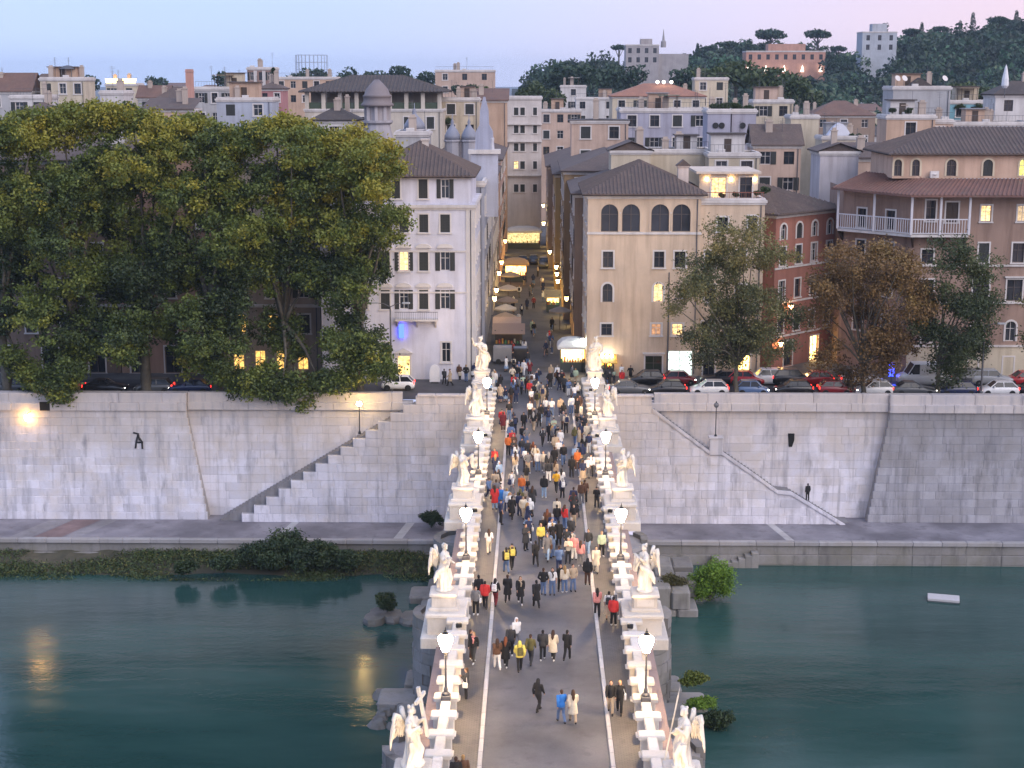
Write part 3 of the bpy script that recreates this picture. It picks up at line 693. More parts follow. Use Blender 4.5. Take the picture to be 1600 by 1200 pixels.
def person_meshes(name):
    J = pose(name); out = {}
    def arm(mb, s, r, end=1.0):
        a, b, c = J['s'+s], J['e'+s], J['w'+s]; c2 = b.lerp(c,end)
        mb.path([a,a.lerp(b,.5),b],[r[0],r[1],r[2]],8); mb.path([b,b.lerp(c2,.4),c2],[r[2],r[2]*.95,r[3]],8); mb.ball(a,r[0],8,5); mb.ball(b,r[2],8,5)
    def leg(mb, s, r, end=1.0):
        a, b, c = J['h'+s], J['k'+s], J['a'+s]; c2 = b.lerp(c,end)
        mb.path([a,a.lerp(b,.5),b],[r[0],r[1],r[2]],9); mb.path([b,b.lerp(c2,.35),c2],[r[2],r[2]*1.02,r[3]],9); mb.ball(b,r[2],8,5)
    mb = MB()
    mb.rings([[(rx*math.cos(t),ry*math.sin(t)+cy,z) for t in [i*math.pi/6 for i in range(12)]] for z,rx,ry,cy in ((.86,.13,.11,0),(.95,.165,.12,.01),(1.12,.14,.10,0),(1.3,.165,.115,0),(1.42,.15,.09,.01),(1.49,.07,.07,.01),(1.56,.055,.06,-.005))])
    mb.ball((0,-.015,1.63),(.078,.095,.118),10,8); mb.ball((0,-.108,1.615),(.016,.022,.024),6,5); mb.ball((0,-.075,1.555),(.045,.04,.035),7,5)
    for s in (-1,1): mb.ball((s*.08,0,1.62),(.014,.025,.035),6,5)
    for s in 'LR':
        arm(mb,s,(.055,.05,.042,.03)); leg(mb,s,(.085,.075,.055,.04))
        w, e = J['w'+s], J['e'+s]; d = (w-e).normalized(); mb.ball(w+d*.05,(.035,.035,.05),8,5)
        a = J['a'+s]; mb.ball(a+Vector((0,-.06,-.04)),(.04,.12,.04),8,5)
    me = fused(mb, .02, 2, 'body', SKIN)
    fb = MB()
    for s in 'LR':
        w, e = J['w'+s], J['e'+s]; d = (w-e).normalized(); sd = 1 if s == 'L' else -1; ax = d.cross(Vector((1,0,0))).normalized()
        for q, L in enumerate((.062,.072,.068,.052)): p = w+d*.085+ax*(.017*(q-1.5)); fb.path([p,p+d*L*.55,p+d*L+Vector((-sd*.02,-.01,0))],[.0095,.009,.007],4)
        p = w+d*.04+ax*.03; fb.path([p,p+d*.03+ax*.025,p+d*.06+ax*.028],[.011,.01,.008],4)
    bm = bmesh.new(); bm.from_mesh(me); f2 = fb.mesh('f'); bm.from_mesh(f2); bm.to_mesh(me); bm.free(); bpy.data.meshes.remove(f2)
    me.polygons.foreach_set('use_smooth',[True]*len(me.polygons)); out['body'] = me
    def torso(k, lo, hem): return [[(rx*k*math.cos(t),ry*k*math.sin(t)+cy,z) for t in [i*math.pi/7 for i in range(14)]] for z,rx,ry,cy in ((lo,hem,hem*.78,.0),(.98,.185,.145,.01),(1.14,.17,.13,0),(1.3,.19,.14,0),(1.42,.185,.12,.01),(1.485,.10,.095,.015),(1.525,.078,.08,.01))]
    mb = MB(); mb.rings(torso(1.0,.86,.185)); [arm(mb,s,(.085,.075,.062,.05)) for s in 'LR']; out['jacket'] = fused(mb,.024,2,'jacket',SKIN)
    mb = MB(); mb.rings(torso(1.17,.84,.19)); [arm(mb,s,(.11,.10,.088,.06)) for s in 'LR']; mb.ball((0,.06,1.5),(.12,.1,.08),8,5); out['puffer'] = fused(mb,.026,2,'puffer_jacket',SKIN)
    mb = MB(); mb.rings([[(.26*math.cos(t)*(1+.06*math.sin(5*t)),.21*math.sin(t)*(1+.06*math.sin(5*t)),.50) for t in [i*math.pi/7 for i in range(14)]]]+torso(1.06,.86,.21)); [arm(mb,s,(.088,.08,.068,.052)) for s in 'LR']; out['coat'] = fused(mb,.026,2,'coat',SKIN)
    mb = MB(); mb.rings(torso(.96,.88,.17)); [arm(mb,s,(.078,.07,.062,.062),-.05) for s in 'LR']; out['shirt'] = fused(mb,.024,2,'shirt',SKIN)
    mb = MB(); mb.rings([[(rx*math.cos(t),ry*math.sin(t),z) for t in [i*math.pi/6 for i in range(12)]] for z,rx,ry in ((.80,.16,.125),(.9,.182,.135),(1.02,.165,.125))]); [leg(mb,s,(.105,.095,.076,.068),.96) for s in 'LR']; out['trousers'] = fused(mb,.024,2,'trousers',SKIN)
    mb = MB(); mb.rings([[(rx*math.cos(t)*(1+.07*math.sin(6*t)),ry*math.sin(t)*(1+.07*math.sin(6*t)),z) for t in [i*math.pi/10 for i in range(20)]] for z,rx,ry in ((.36,.30,.26),(.6,.25,.21),(.9,.185,.14),(1.03,.165,.125))]); out['skirt'] = fused(mb,.026,1,'skirt',SKIN)
    mb = MB()
    for s in 'LR': a = J['a'+s]; mb.ball(a+Vector((0,-.07,-.045)),(.052,.14,.05),8,5); mb.ball(a+Vector((0,.0,-.02)),(.05,.06,.06),8,5)
    out['shoes'] = fused(mb,.024,1,'shoes',SKIN); return out
POSES = {k: person_meshes(k) for k in ('stand','walk','stride','phone','pockets')}
mb = MB(); mb.ball((0,.012,1.66),(.088,.098,.105),10,7); mb.ball((0,.05,1.60),(.075,.06,.09),8,5); HAIR = {'short': fused(mb,.022,2,'hair',SKIN)}
mb = MB(); mb.ball((0,.015,1.66),(.092,.102,.107),10,7); mb.path([(0,.06,1.64),(0,.105,1.5),(0,.135,1.36),(0,.14,1.22)],[.085,.09,.085,.03],8); mb.path([(.07,.02,1.62),(.085,.04,1.48),(.08,.06,1.36)],[.035,.035,.015],6); mb.path([(-.07,.02,1.62),(-.085,.04,1.48),(-.08,.06,1.36)],[.035,.035,.015],6); HAIR['long'] = fused(mb,.022,2,'hair',SKIN)
mb = MB(); mb.ball((0,.02,1.655),(.105,.112,.125),10,7); mb.path([(0,.04,1.6),(0,.06,1.5)],[.11,.13],8); HAIR['hood'] = fused(mb,.022,2,'hood',SKIN)
mb = MB(); mb.ball((0,.0,1.69),(.095,.105,.075),10,7); mb.ball((0,-.1,1.675),(.07,.07,.015),8,5); HAIR['cap'] = fused(mb,.02,1,'cap',SKIN)
BAGS = {}
mb = MB().bbox(-.15,.15,.15,.32,1.02,1.45,.05); mb.bbox(-.12,.12,.30,.37,1.06,1.25,.03); [mb.path([(s*.11,.16,1.44),(s*.12,.0,1.55),(s*.12,-.15,1.4),(s*.13,.0,1.08),(s*.12,.16,1.06)],[.022]*5,5) for s in (-1,1)]; BAGS['backpack'] = mb.mesh('backpack', SKIN)
mb = MB().bbox(.22,.32,-.14,.14,.78,1.05,.03); mb.path([(.27,-.1,1.04),(.2,-.05,1.3),(.15,0,1.5),(.2,.06,1.3),(.27,.1,1.04)],[.014]*5,5); BAGS['shoulder_bag'] = mb.mesh('shoulder_bag', SKIN)
mb = MB(); mb.path([(.0,-.15,1.46),(.06,-.16,1.35),(.03,-.17,1.15)],[.05,.05,.03],6); mb.path([(-.08,.05,1.5),(-.06,-.09,1.5),(.06,-.09,1.5),(.08,.05,1.5)],[.04]*4,6); BAGS['scarf'] = mb.mesh('scarf', SKIN)
CC = dict(black=(.012,.012,.014),charcoal=(.035,.036,.04),grey=(.16,.16,.17),white=(.72,.72,.72),cream=(.62,.55,.43),beige=(.42,.33,.23),brown=(.10,.05,.03),olive=(.11,.10,.035),red=(.50,.03,.03),pink=(.62,.26,.25),blue=(.03,.18,.55),navy=(.02,.03,.08),denim=(.10,.16,.30),yellow=(.65,.55,.12),orange=(.55,.14,.03),burgundy=(.16,.02,.025),teal=(.03,.16,.18),lilac=(.38,.32,.45))
CC['light blue'] = (.28,.40,.58); CC['pale green'] = (.40,.50,.36); CC['mustard'] = (.65,.36,.02)
HAIRC = dict(black=(.012,.010,.010),brown=(.05,.025,.014),fair=(.32,.20,.08),grey=(.30,.29,.28),red=(.16,.05,.02))
placed = []
def person(x, y, z, rz, ps='stand', kind='jacket', top='black', bottom='black', hair='brown', ht='short', bag=None, bagc='black', scale=1.0, legs='trousers', where='', extra=''):
    verb = {'stand':'standing','walk':'walking','stride':'striding','phone':'holding a phone','pockets':'waiting with hands in pockets'}[ps]
    kn = {'jacket':'jacket','puffer':'puffer jacket','coat':'long coat','shirt':'short-sleeved shirt'}[kind]
    w = ['person in', top, kn, 'and', bottom, legs]
    if ht == 'hood': w += ['with hood up']
    elif bag: w += ['with', 'a' if bag != 'scarf' else 'a', bagc, bag.replace('_',' ')]
    elif ht == 'long': w += ['with long', {'fair':'fair'}.get(hair,hair), 'hair']
    lab = ' '.join(w + [verb] + ([where] if where else []))
    if len(lab.split()) > 16: lab = ' '.join(w + ([where] if where else []))
    if len(lab.split()) > 16: lab = ' '.join(w)
    t = thing('person', extra or lab, 'person', (x,y,z), rz, 'people on the bridge and square'); t.scale = (scale,)*3
    M = POSES[ps]
    obj('body', M['body'], t, None,0,None, SKIN)
    obj({'puffer':'puffer_jacket'}.get(kind,kind), M[kind], t, None,0,None, cloth(CC[top]))
    obj(legs, M['skirt' if legs == 'skirt' else 'trousers'], t, None,0,None, cloth(CC[bottom]))
    obj('shoes', M['shoes'], t, None,0,None, cloth(CC['white'] if (x*7) % 1 < .3 else CC['black']))
    obj({'hood':'hood','cap':'cap'}.get(ht,'hair'), HAIR[ht], t, None,0,None, cloth(CC[top] if ht == 'hood' else CC['charcoal'] if ht == 'cap' else HAIRC[hair]))
    if bag: obj(bag, BAGS[bag], t, None,0,None, cloth(CC[bagc]))
    placed.append((x,y)); return t
# ================================================================ BUILDINGS
WARM = (1.0,.62,.25); WHITEL = (1.0,.93,.8)
M_LITWIN = glow_room((1.0,.60,.24), 2.2); M_LITWHITE = glow_room((.80,1.0,.90), 2.0); M_LITSHOP = glow_room((1.0,.62,.18), 9.0); M_LITREST = glow_room((1.0,.55,.14), 1.6); M_LITYEL = glow_room((.85,.80,.15), 2.0)
M_SHUT = paint((.030,.032,.030), .7); M_SHUTBROWN = paint((.06,.04,.03), .7); M_FRAMEW = paint((.62,.58,.55), .6); M_FRAMED = paint((.10,.08,.07), .6); M_TRIM = plaster((.62,.58,.55), .3)
_wc = {}
def wmesh(kind, w, h):
    w = round(w,2); h = round(h,2); k = (kind,w,h)
    if k in _wc: return _wc[k]
    mb = MB()
    if kind == 'frame':
        f = .07
        mb.box(-w/2,-w/2+f,-.04,.04,0,h); mb.box(w/2-f,w/2,-.04,.04,0,h); mb.box(-w/2+f,w/2-f,-.04,.04,0,f); mb.box(-w/2+f,w/2-f,-.04,.04,h-f,h)
        mb.box(-.03,.03,-.035,.035,f,h-f); mb.box(-w/2+f,-.03,-.03,.03,h*.62,h*.62+.05); mb.box(.03,w/2-f,-.03,.03,h*.62,h*.62+.05)
    elif kind == 'pane': mb.add([(-w/2,0,0),(w/2,0,0),(w/2,0,h),(-w/2,0,h)], [(0,1,2,3)])
    elif kind == 'shutter':     # hinged leaf with slats
        mb.box(-w/2,w/2,-.02,.02,0,h)
        for i in range(6): mb.box(-w/2+.05,w/2-.05,-.045,-.02, h*(.06+i*.155), h*(.06+i*.155)+h*.09)
    elif kind == 'surround':
        f = .16
        mb.box(-w/2-f,-w/2,-.06,.05,-.02,h+f); mb.box(w/2,w/2+f,-.06,.05,-.02,h+f); mb.box(-w/2,w/2,-.06,.05,h,h+f); mb.box(-w/2-f-.08,w/2+f+.08,-.14,.05,-.16,-.02)
    elif kind == 'hood': mb.box(-w/2-.3,w/2+.3,-.28,.02,h+.22,h+.36); mb.box(-w/2-.2,w/2+.2,-.18,.02,h+.17,h+.22)
    elif kind == 'pediment': mb.extrude([(-w/2-.35,h+.3),(w/2+.35,h+.3),(0,h+.85)], 'y', -.25, .02)
    elif kind == 'curved_hood': mb.extrude([(-w/2-.35,h+.3)] + [((w/2+.35)*math.cos(math.pi*(1-i/8)), h+.34+.42*math.sin(math.pi*i/8)) for i in range(9)] + [(w/2+.35,h+.3)], 'y', -.22, .02)
    elif kind == 'archivolt':
        r = w/2; zc = h-r; f = .2; n = 12
        o = [(-(r+f),0),(-(r+f),zc)] + [((r+f)*math.cos(math.pi*(1-i/n)), zc+(r+f)*math.sin(math.pi*i/n)) for i in range(1,n)] + [(r+f,zc),(r+f,0)]
        q = [(-r,0),(-r,zc)] + [(r*math.cos(math.pi*(1-i/n)), zc+r*math.sin(math.pi*i/n)) for i in range(1,n)] + [(r,zc),(r,0)]
        N = len(o); vs = [(x,-.06,z) for x,z in o]+[(x,-.06,z) for x,z in q]+[(x,.04,z) for x,z in o]+[(x,.04,z) for x,z in q]
        mb.add(vs, [(i,i+1,N+i+1,N+i) for i in range(N-1)] + [(i,2*N+i,2*N+i+1,i+1) for i in range(N-1)] + [(N+i,N+i+1,3*N+i+1,3*N+i) for i in range(N-1)])
    _wc[k] = mb.mesh(kind); _wc[k].materials.append(M_FRAMEW); return _wc[k]
def wall_face(mb, W, H, ops, T, reveal=.28):
    """wall plane in local (u,v), real openings with reveals; T maps (u, depth, v) to local xyz"""
    us = sorted({0,W} | {q for o in ops for q in (o['u']-o['w']/2, o['u']+o['w']/2) if 0 < q < W}); vs = sorted({0,H} | {q for o in ops for q in (o['v'], o['v']+o['h']) if 0 < q < H})
    for a, c in zip(us, us[1:]):
        for d, e in zip(vs, vs[1:]):
            m_, n_ = (a+c)/2, (d+e)/2
            if any(abs(m_-o['u']) < o['w']/2 and o['v'] < n_ < o['v']+o['h'] for o in ops): continue
            mb.add([T(a,0,d),T(c,0,d),T(c,0,e),T(a,0,e)], [(0,1,2,3)])
    for o in ops:
        a, c, d, e = o['u']-o['w']/2, o['u']+o['w']/2, o['v'], o['v']+o['h']
        if o.get('arch'):
            r = o['w']/2; zc = e-r; n = 8; arc = [(o['u']-r*math.cos(math.pi*i/n), zc+r*math.sin(math.pi*i/n)) for i in range(n+1)]
            for side in (0,1):
                pts = arc[:n//2+1] if side == 0 else arc[n//2:]
                cor = (a,e) if side == 0 else (c,e)
                P = [cor]+pts if side == 1 else [cor]+pts
                for i in range(1,len(P)-1): mb.add([T(P[0][0],0,P[0][1]),T(P[i][0],0,P[i][1]),T(P[i+1][0],0,P[i+1][1])], [(0,1,2)])
            out = [(a,d)] + arc + [(c,d)]
        else: out = [(a,d),(a,e),(c,e),(c,d)]
        for p, q in zip(out, out[1:]+out[:1]): mb.add([T(p[0],0,p[1]),T(p[0],reveal,p[1]),T(q[0],reveal,q[1]),T(q[0],0,q[1])], [(0,1,2,3)])
def fit_window(b, o, T, rz):
    """window > pane, shutters, surround; styles: glass, lit, shut, open, dark, door"""
    st = o.get('st','glass'); w, h = o['w'], o['h']
    def put(name, me, u, dep, v, parent, mat, lrz=0):
        q = obj(name, me, parent, None, 0, None, mat); p = Vector(T(u,dep,v))
        if parent is not b: p = p - Vector(parent['_p'])
        q.location = p; q.rotation_euler = (0,0,rz+lrz); q['_p'] = tuple(Vector(T(u,dep,v))); return q
    fr = put('door' if st == 'door' else 'window', wmesh('frame', w, h), o['u'], .2, o['v'], b, o.get('fm', M_FRAMED if st in ('shut','dark','door') else M_FRAMEW))
    fr.rotation_euler = (0,0,rz)
    pm = o.get('pm') or {'lit':M_LITWIN,'litw':M_LITWHITE,'shop':M_LITSHOP,'yel':M_LITYEL}.get(st, DARKGLASS)
    def sub(name, me, lx, ly, lz, mat, lrz=0):
        q = obj(name, me, fr, (lx,ly,lz), lrz, None, mat); return q
    sub('pane', wmesh('pane', w, h), 0, .05, 0, pm)
    if st == 'shut':
        for s in (-1,1): sub('shutter', wmesh('shutter', w/2-.01, h-.02), s*w/4, -.13, .01, o.get('sm', M_SHUT))
    if st in ('open','lit') and o.get('leaves', st == 'open'):
        for s in (-1,1): sub('shutter', wmesh('shutter', w/2, h), s*(w/2+w/4+.02), -.235, 0, o.get('sm', M_SHUT))
    if o.get('arch'): 
        if o.get('trim',1): sub('archivolt', wmesh('archivolt', w, h), 0, -.2, 0, o.get('tm', M_FRAMEW))
    elif o.get('trim',1) and st != 'open': sub('surround', wmesh('surround', w, h), 0, -.2, 0, o.get('tm', M_FRAMEW))
    for hk in ('hood','pediment','curved_hood'):
        if o.get(hk): sub(hk, wmesh(hk, w, h), 0, -.2, 0, o.get('tm', M_FRAMEW))
    del fr['_p']
def hip_faces(W, Dp, ov, rise, ridge='x', frac=None):
    """four roof faces as (eaveL, eaveR, ridgeR, ridgeL)"""
    x0,x1,y0,y1 = -ov, W+ov, -ov, Dp+ov
    if (x1-x0) >= (y1-y0): 
        h = (y1-y0)/2; A = Vector((x0+h*1.0,(y0+y1)/2,rise)); B = Vector((x1-h*1.0,(y0+y1)/2,rise))
    else:
        h = (x1-x0)/2; A = Vector(((x0+x1)/2,y0+h,rise)); B = Vector(((x0+x1)/2,y1-h,rise))
    c = [Vector((x0,y0,0)),Vector((x1,y0,0)),Vector((x1,y1,0)),Vector((x0,y1,0))]
    if (x1-x0) >= (y1-y0): return [(c[0],c[1],B,A),(c[1],c[2],B,B),(c[2],c[3],A,B),(c[3],c[0],A,A)]
    return [(c[0],c[1],A,A),(c[1],c[2],B,A),(c[2],c[3],B,B),(c[3],c[0],A,B)]
def roof_on(b, kind, W, Dp, H, rise, mat, ov=.5, ribs=0, px=0.0):
    mb = MB(); z = Vector((px,0,H+.02))
    if kind == 'flat':
        mb.box(px+.2,px+W-.2,.2,Dp-.2,H-.35,H-.25); o = mb.build('roof', paint((.20,.18,.18), .9), b)
        p = MB(); th = .25
        for q in ((0,W,0,th),(0,W,Dp-th,Dp),(0,th,th,Dp-th),(W-th,W,th,Dp-th)): p.box(px+q[0]-.04,px+q[1]+.04,q[2]-.04,q[3]+.04,H+.001,H+.18)
        p.build('parapet_cap', M_TRIM, b); return o
    if kind == 'hip': fs = hip_faces(W, Dp, ov, rise)
    elif kind == 'gable_x':      # ridge along x
        fs = [(Vector((-ov,-ov,0)),Vector((W+ov,-ov,0)),Vector((W+ov,Dp/2,rise)),Vector((-ov,Dp/2,rise))),(Vector((W+ov,Dp+ov,0)),Vector((-ov,Dp+ov,0)),Vector((-ov,Dp/2,rise)),Vector((W+ov,Dp/2,rise)))]
    elif kind == 'gable_y':
        fs = [(Vector((-ov,Dp+ov,0)),Vector((-ov,-ov,0)),Vector((W/2,-ov,rise)),Vector((W/2,Dp+ov,rise))),(Vector((W+ov,-ov,0)),Vector((W+ov,Dp+ov,0)),Vector((W/2,Dp+ov,rise)),Vector((W/2,-ov,rise)))]
    elif kind == 'shed':         # rises to the back
        fs = [(Vector((-ov,-ov,0)),Vector((W+ov,-ov,0)),Vector((W+ov,Dp+.1,rise)),Vector((-ov,Dp+.1,rise)))]
    for f in fs:
        P = [p+z for p in f]
        if (P[2]-P[3]).length < .01: mb.add(P[:3],[(0,1,2)])
        else: mb.add(P,[(0,1,2,3)])
    for f in fs: mb.add([f[0]+z,f[1]+z,f[1]+z-Vector((0,0,.18)),f[0]+z-Vector((0,0,.18))],[(0,1,2,3)])
    if kind in ('hip',):  mb.box(px-ov,px+W+ov,-ov,Dp+ov,H-.165,H-.10)
    if kind.startswith('gable'):
        e = [(0,0),(0,W)] 
        if kind == 'gable_y':
            for y in (.01, Dp-.01): mb.add([(px,y,H),(px+W,y,H),(px+W/2,y,H+rise-.02)],[(0,1,2)])
        else:
            for x in (.01, W-.01): mb.add([(px+x,0,H),(px+x,Dp,H),(px+x,Dp/2,H+rise-.02)],[(0,1,2)])
        mb.m = [0]*len(mb.f)
    o = mb.build('roof', mat, b)
    if ribs:
        rb = MB()
        for f in fs:
            e = f[1]-f[0]; L = e.length; eu = e.normalized(); n = int(L/ribs)
            top0 = (f[3]-f[0]).dot(eu); top1 = (f[2]-f[0]).dot(eu); up = (f[3]-f[0]) - eu*top0; sl = up.length; un = up.normalized(); nn = eu.cross(un)
            for i in range(n+1):
                u = (i+.5)*L/(n+1); k = 1.0
                if u < top0: k = u/max(top0,1e-6)
                elif u > top1: k = (L-u)/max(L-top1,1e-6)
                if k < .04: continue
                a = f[0]+eu*u+z+nn*.01; c = a+un*sl*k; w = ribs*.30
                rb.add([a-eu*w,a+nn*.10,a+eu*w,c-eu*w,c+nn*.10,c+eu*w],[(0,1,4,3),(1,2,5,4),(0,2,1)])
        stuff(rb.build('tile_row', mat, o))
    return o
def rows(W, H, cols, zs, w, h, sts, rnd, **k):
    out = []
    for z in zs:
        for i in range(cols):
            out.append(dict(u=W*(i+.5)/cols, v=z, w=w, h=h, st=rnd.choice(sts), **k))
    return out
def building(name, label, loc, rz, W, Dp, H, wall, front=(), left=(), right=(), roof=('hip',2.5), roofmat=None, ribs=0, group=None, ov=.5, cornice=True, cat='building'):
    b = thing(name, label, cat, loc, rz, group)
    mb = MB()
    Tf = lambda u,d,v: (u,d,v); Tl = lambda u,d,v: (d,Dp-u,v); Tr = lambda u,d,v: (W-d,u,v)
    wall_face(mb, W, H, front, Tf); wall_face(mb, Dp, H, left, Tl); wall_face(mb, Dp, H, right, Tr)
    mb.add([(0,Dp,0),(W,Dp,0),(W,Dp,H),(0,Dp,H)],[(0,1,2,3)])
    if roof and roof[0] == 'flat': mb.add([(0,0,H),(W,0,H),(W,.2,H),(0,.2,H)],[(0,1,2,3)])
    b_w = obj('wall', mesh_plain(mb, wall), b)
    for o in front: fit_window(b, o, Tf, 0)
    for o in left: fit_window(b, o, Tl, -math.pi/2)
    for o in right: fit_window(b, o, Tr, math.pi/2)
    if cornice:
        c = MB(); z = H
        for d, a, e in ((.22,-.30,-.02),(.12,-.5,-.30)):
            c.box(-d,W+d,-d,.0-.002,z+a,z+e); c.box(-d,-.002,0,Dp,z+a,z+e); c.box(W+.002,W+d,0,Dp,z+a,z+e)
        c.build('cornice', M_TRIM, b)
    if W > 5 and H > 9 and loc[1] < 300: o = MB().tube((W-.4,-.09,.3),(W-.4,-.09,H-.55),.055,n=6).build('downpipe', M_IRONGREY, b)
    if roof: roof_on(b, roof[0], W, Dp, H, roof[1] if len(roof) > 1 else 0, roofmat or roof_tile((.25,.17,.14)), ov, ribs)
    return b
def mesh_plain(mb, mat):
    me = bpy.data.meshes.new('wall'); me.from_pydata(mb.v, [], mb.f); me.materials.append(mat); me.update(); return me
def pxop(x0, x1, y0, y1, D, X0, **k):
    """opening of a facade at distance D from its photo rectangle"""
    a, c = atD(x0,(y0+y1)/2,D).x, atD(x1,(y0+y1)/2,D).x; zt, zb = ZD(y0,D,x0), ZD(y1,D,x0)
    return dict(u=(a+c)/2-X0, v=max(.02,zb), w=c-a, h=zt-max(.02,zb), **k)
TILE = roof_tile((.135,.098,.082)); TILE2 = roof_tile((.19,.11,.082)); TILED = roof_tile((.09,.072,.064)); TILER = roof_tile((.36,.17,.11))
# ---- white palace left of the street
DA = 159.0; X0 = XD(500,DA,400); X1 = XD(742,DA,450); W = X1-X0; HA = ZD(320,DA,700)
fr = []
for y0,y1,hood in ((335,363,None),(392,423,'curved_hood'),(453,483,'curved_hood')):
    for i,(a,c) in enumerate(((500+22,500+36),(560,574),(595,609),(624,638),(655,669),(688,703))):
        st = 'open' if i in (3,5) and y0 > 340 else 'shut'
        o = pxop(a,c,y0,y1,DA,X0, st=st)
        if i == 3 and y0 == 392: o['st'] = 'lit'; o['leaves'] = True
        if hood: o[hood] = 1
        fr.append(o)
for a,c in ((560,574),(595,609),(690,704)): fr.append(pxop(a,c,535,566,DA,X0, st='glass'))
fr.append(pxop(621,641,556,597,DA,X0, st='shop', pediment=1)); fr[-1]['pm'] = glow_room((1.0,.6,.2),2.5)
rt = []
for v in (4.5,8.4,12.2,16.0):
    for u in (2.2,6.0,10.0,14.0): rt.append(dict(u=u,v=v,w=1.05,h=2.0,st='shut'))
bA = building('palace', 'white plastered palace with dark shutters at the corner of the street facing the kiosk', (X0,DA,0), 0, W, 17, HA, plaster((.63,.62,.69),.28), fr, (), rt, roof=None)
# set-back attic with its own roof
za = ZD(275,DA+.5,700); xa = XD(560,DA+.5,290)-X0; xb = XD(735,DA+.5,290)-X0
mb = MB(); ops = [pxop(654,668,280,310,DA+.5,X0, st='shut'), pxop(689,702,280,310,DA+.5,X0, st='open'), pxop(612,625,280,310,DA+.5,X0, st='shut')]
for o in ops: o['u'] -= xa; o['v'] -= HA
Ta = lambda u,d,v: (xa+u, .5+d, HA+v)
wall_face(mb, xb-xa, za-HA, ops, Ta); mb.add([(xb,.5,HA),(xb,16,HA),(xb,16,za),(xb,.5,za)],[(0,1,2,3)]); mb.add([(xa,16,HA),(xa,.5,HA),(xa,.5,za),(xa,16,za)],[(0,1,2,3)]); mb.add([(0,0,HA),(W,0,HA),(W,17,HA),(0,17,HA)],[(0,1,2,3)])
obj('attic_wall', mesh_plain(mb, plaster((.63,.62,.69),.28)), bA)
for o in ops: fit_window(bA, o, Ta, 0)
q = bpy.data.objects.new('attic_roof', None)
tmp = roof_on(bA, 'hip', xb-xa, 15.5, za, 3.2, TILE, .55, .42, 0); tmp.location = (xa,.5,0)
for zc in (HA-4.9, HA-9.2): MB().box(-.06,W+.06,-.1,-.002,zc,zc+.18).build('string_course', M_TRIM, bA)
for (x0_,x1_,zz) in ((618,685,ZD(500,DA,650)),):
    a, c = XD(x0_,DA,495)-X0, XD(x1_,DA,495)-X0
    m1 = MB().box(a,c,-1.0,-.01,zz,zz+.18); 
    for u in (a+.3,(a+c)/2,c-.3): m1.extrude([(-.9,zz),(-.01,zz),(-.01,zz-.8)],'x',u-.1,u+.1)
    bal = m1.build('balcony', M_TRIM, bA); m2 = MB(); m2.box(a,c,-1.0,-.95,zz+.95,zz+1.0)
    for k in range(24): u = a+.05+(c-a-.1)*k/23; m2.tube((u,-.97,zz+.18),(u,-.97,zz+.96),.015,n=4)
    m2.build('railing', M_IRON, bal)
# corner pilaster
MB().box(W-.9,W+.07,-.08,-.002,0,HA-.52).build('corner_pilaster', M_TRIM, bA)
ch = MB().box(-.35,.35,-.35,.35,0,2.6); ch.box(-.45,.45,-.45,.45,2.6,2.8); o = ch.build('chimney', plaster((.62,.55,.5)), bA); o.location = (XD(664,DA+6,215)-X0, 6.5, za+.8)
# ---- pink corner house right of the street
DB = 161.0; X0 = XD(918,DB,400); X1 = XD(1094,DB,400); W = X1-X0; HB = ZD(303,DB,1000)
PINK = plaster((.62,.48,.35),.4)
fr = [pxop(a,c,319,362,DB,X0, arch=1, st='dark', tm=PINK) for a,c in ((939,966),(972,1000),(1017.5,1045.5),(1051,1079))]
fr += [pxop(942,958,393,418,DB,X0, st='dark'), pxop(1022,1038,393,418,DB,X0, st='dark'), pxop(1054,1071,393,418,DB,X0, st='dark')]
fr += [pxop(941.5,957,443,472,DB,X0, arch=1, st='dark'), pxop(1021,1036,443,472,DB,X0, arch=1, st='lit')]
fr += [pxop(939.5,956,506,524,DB,X0, st='dark'), pxop(1017.5,1033,506,524,DB,X0, st='lit', pm=glow_room((1,.5,.25),.7)), pxop(1050,1067,506,524,DB,X0, st='lit')]
fr += [pxop(1008,1034,556,600,DB,X0, st='door', pm=glass((.05,.06,.04)), hood=1), pxop(1042,1082,548,600,DB,X0, st='litw', trim=0)]
lf = [dict(u=u,v=v,w=1.1,h=1.9,st=random.choice(['shut','shut','dark'])) for v in (4.6,8.6,12.4,16) for u in (2.5,6.5,10.5,14)]
bB = building('corner_house', 'pink plastered corner house with four dark arched loggia openings under a tiled roof', (X0,DB,0), 0, W, 16, HB, PINK, fr, lf, (), ('hip',3.0), TILE, .40, None, .6)
MB().box(-.08,W+.08,-.12,-.002,ZD(366,DB),ZD(362.5,DB)).build('string_course', M_TRIM, bB)
for xm in (969,1048):
    u = XD(xm,DB,345)-X0; MB().lathe([(.16,0),(.11,.12),(.11,ZD(330,DB)-ZD(362,DB)-.3),(.17,ZD(330,DB)-ZD(362,DB)-.1)],(u,.06,ZD(362,DB)),8).build('column', M_FRAMEW, bB)
mb = MB().box(-.55,.55,-.5,.5,0,1.7); mb.box(-.65,.65,-.6,.6,1.7,1.85); c_ = mb.build('chimney', plaster((.6,.5,.44)), bB); c_.location = (XD(1066,DB+4,285)-X0, 3.4, HB+.9)
MB().extrude([(-.8,1.85),(.8,1.85),(0,2.5)],'y',-.7,.7).build('chimney_hood', TILE, c_)
m1 = MB().tube((0,0,0),(0,0,ZD(425,DB)-.5),.06,n=6); o = m1.build('downpipe', M_IRONGREY, bB); o.location = (XD(1044,DB,500)-X0,-.1,.5)
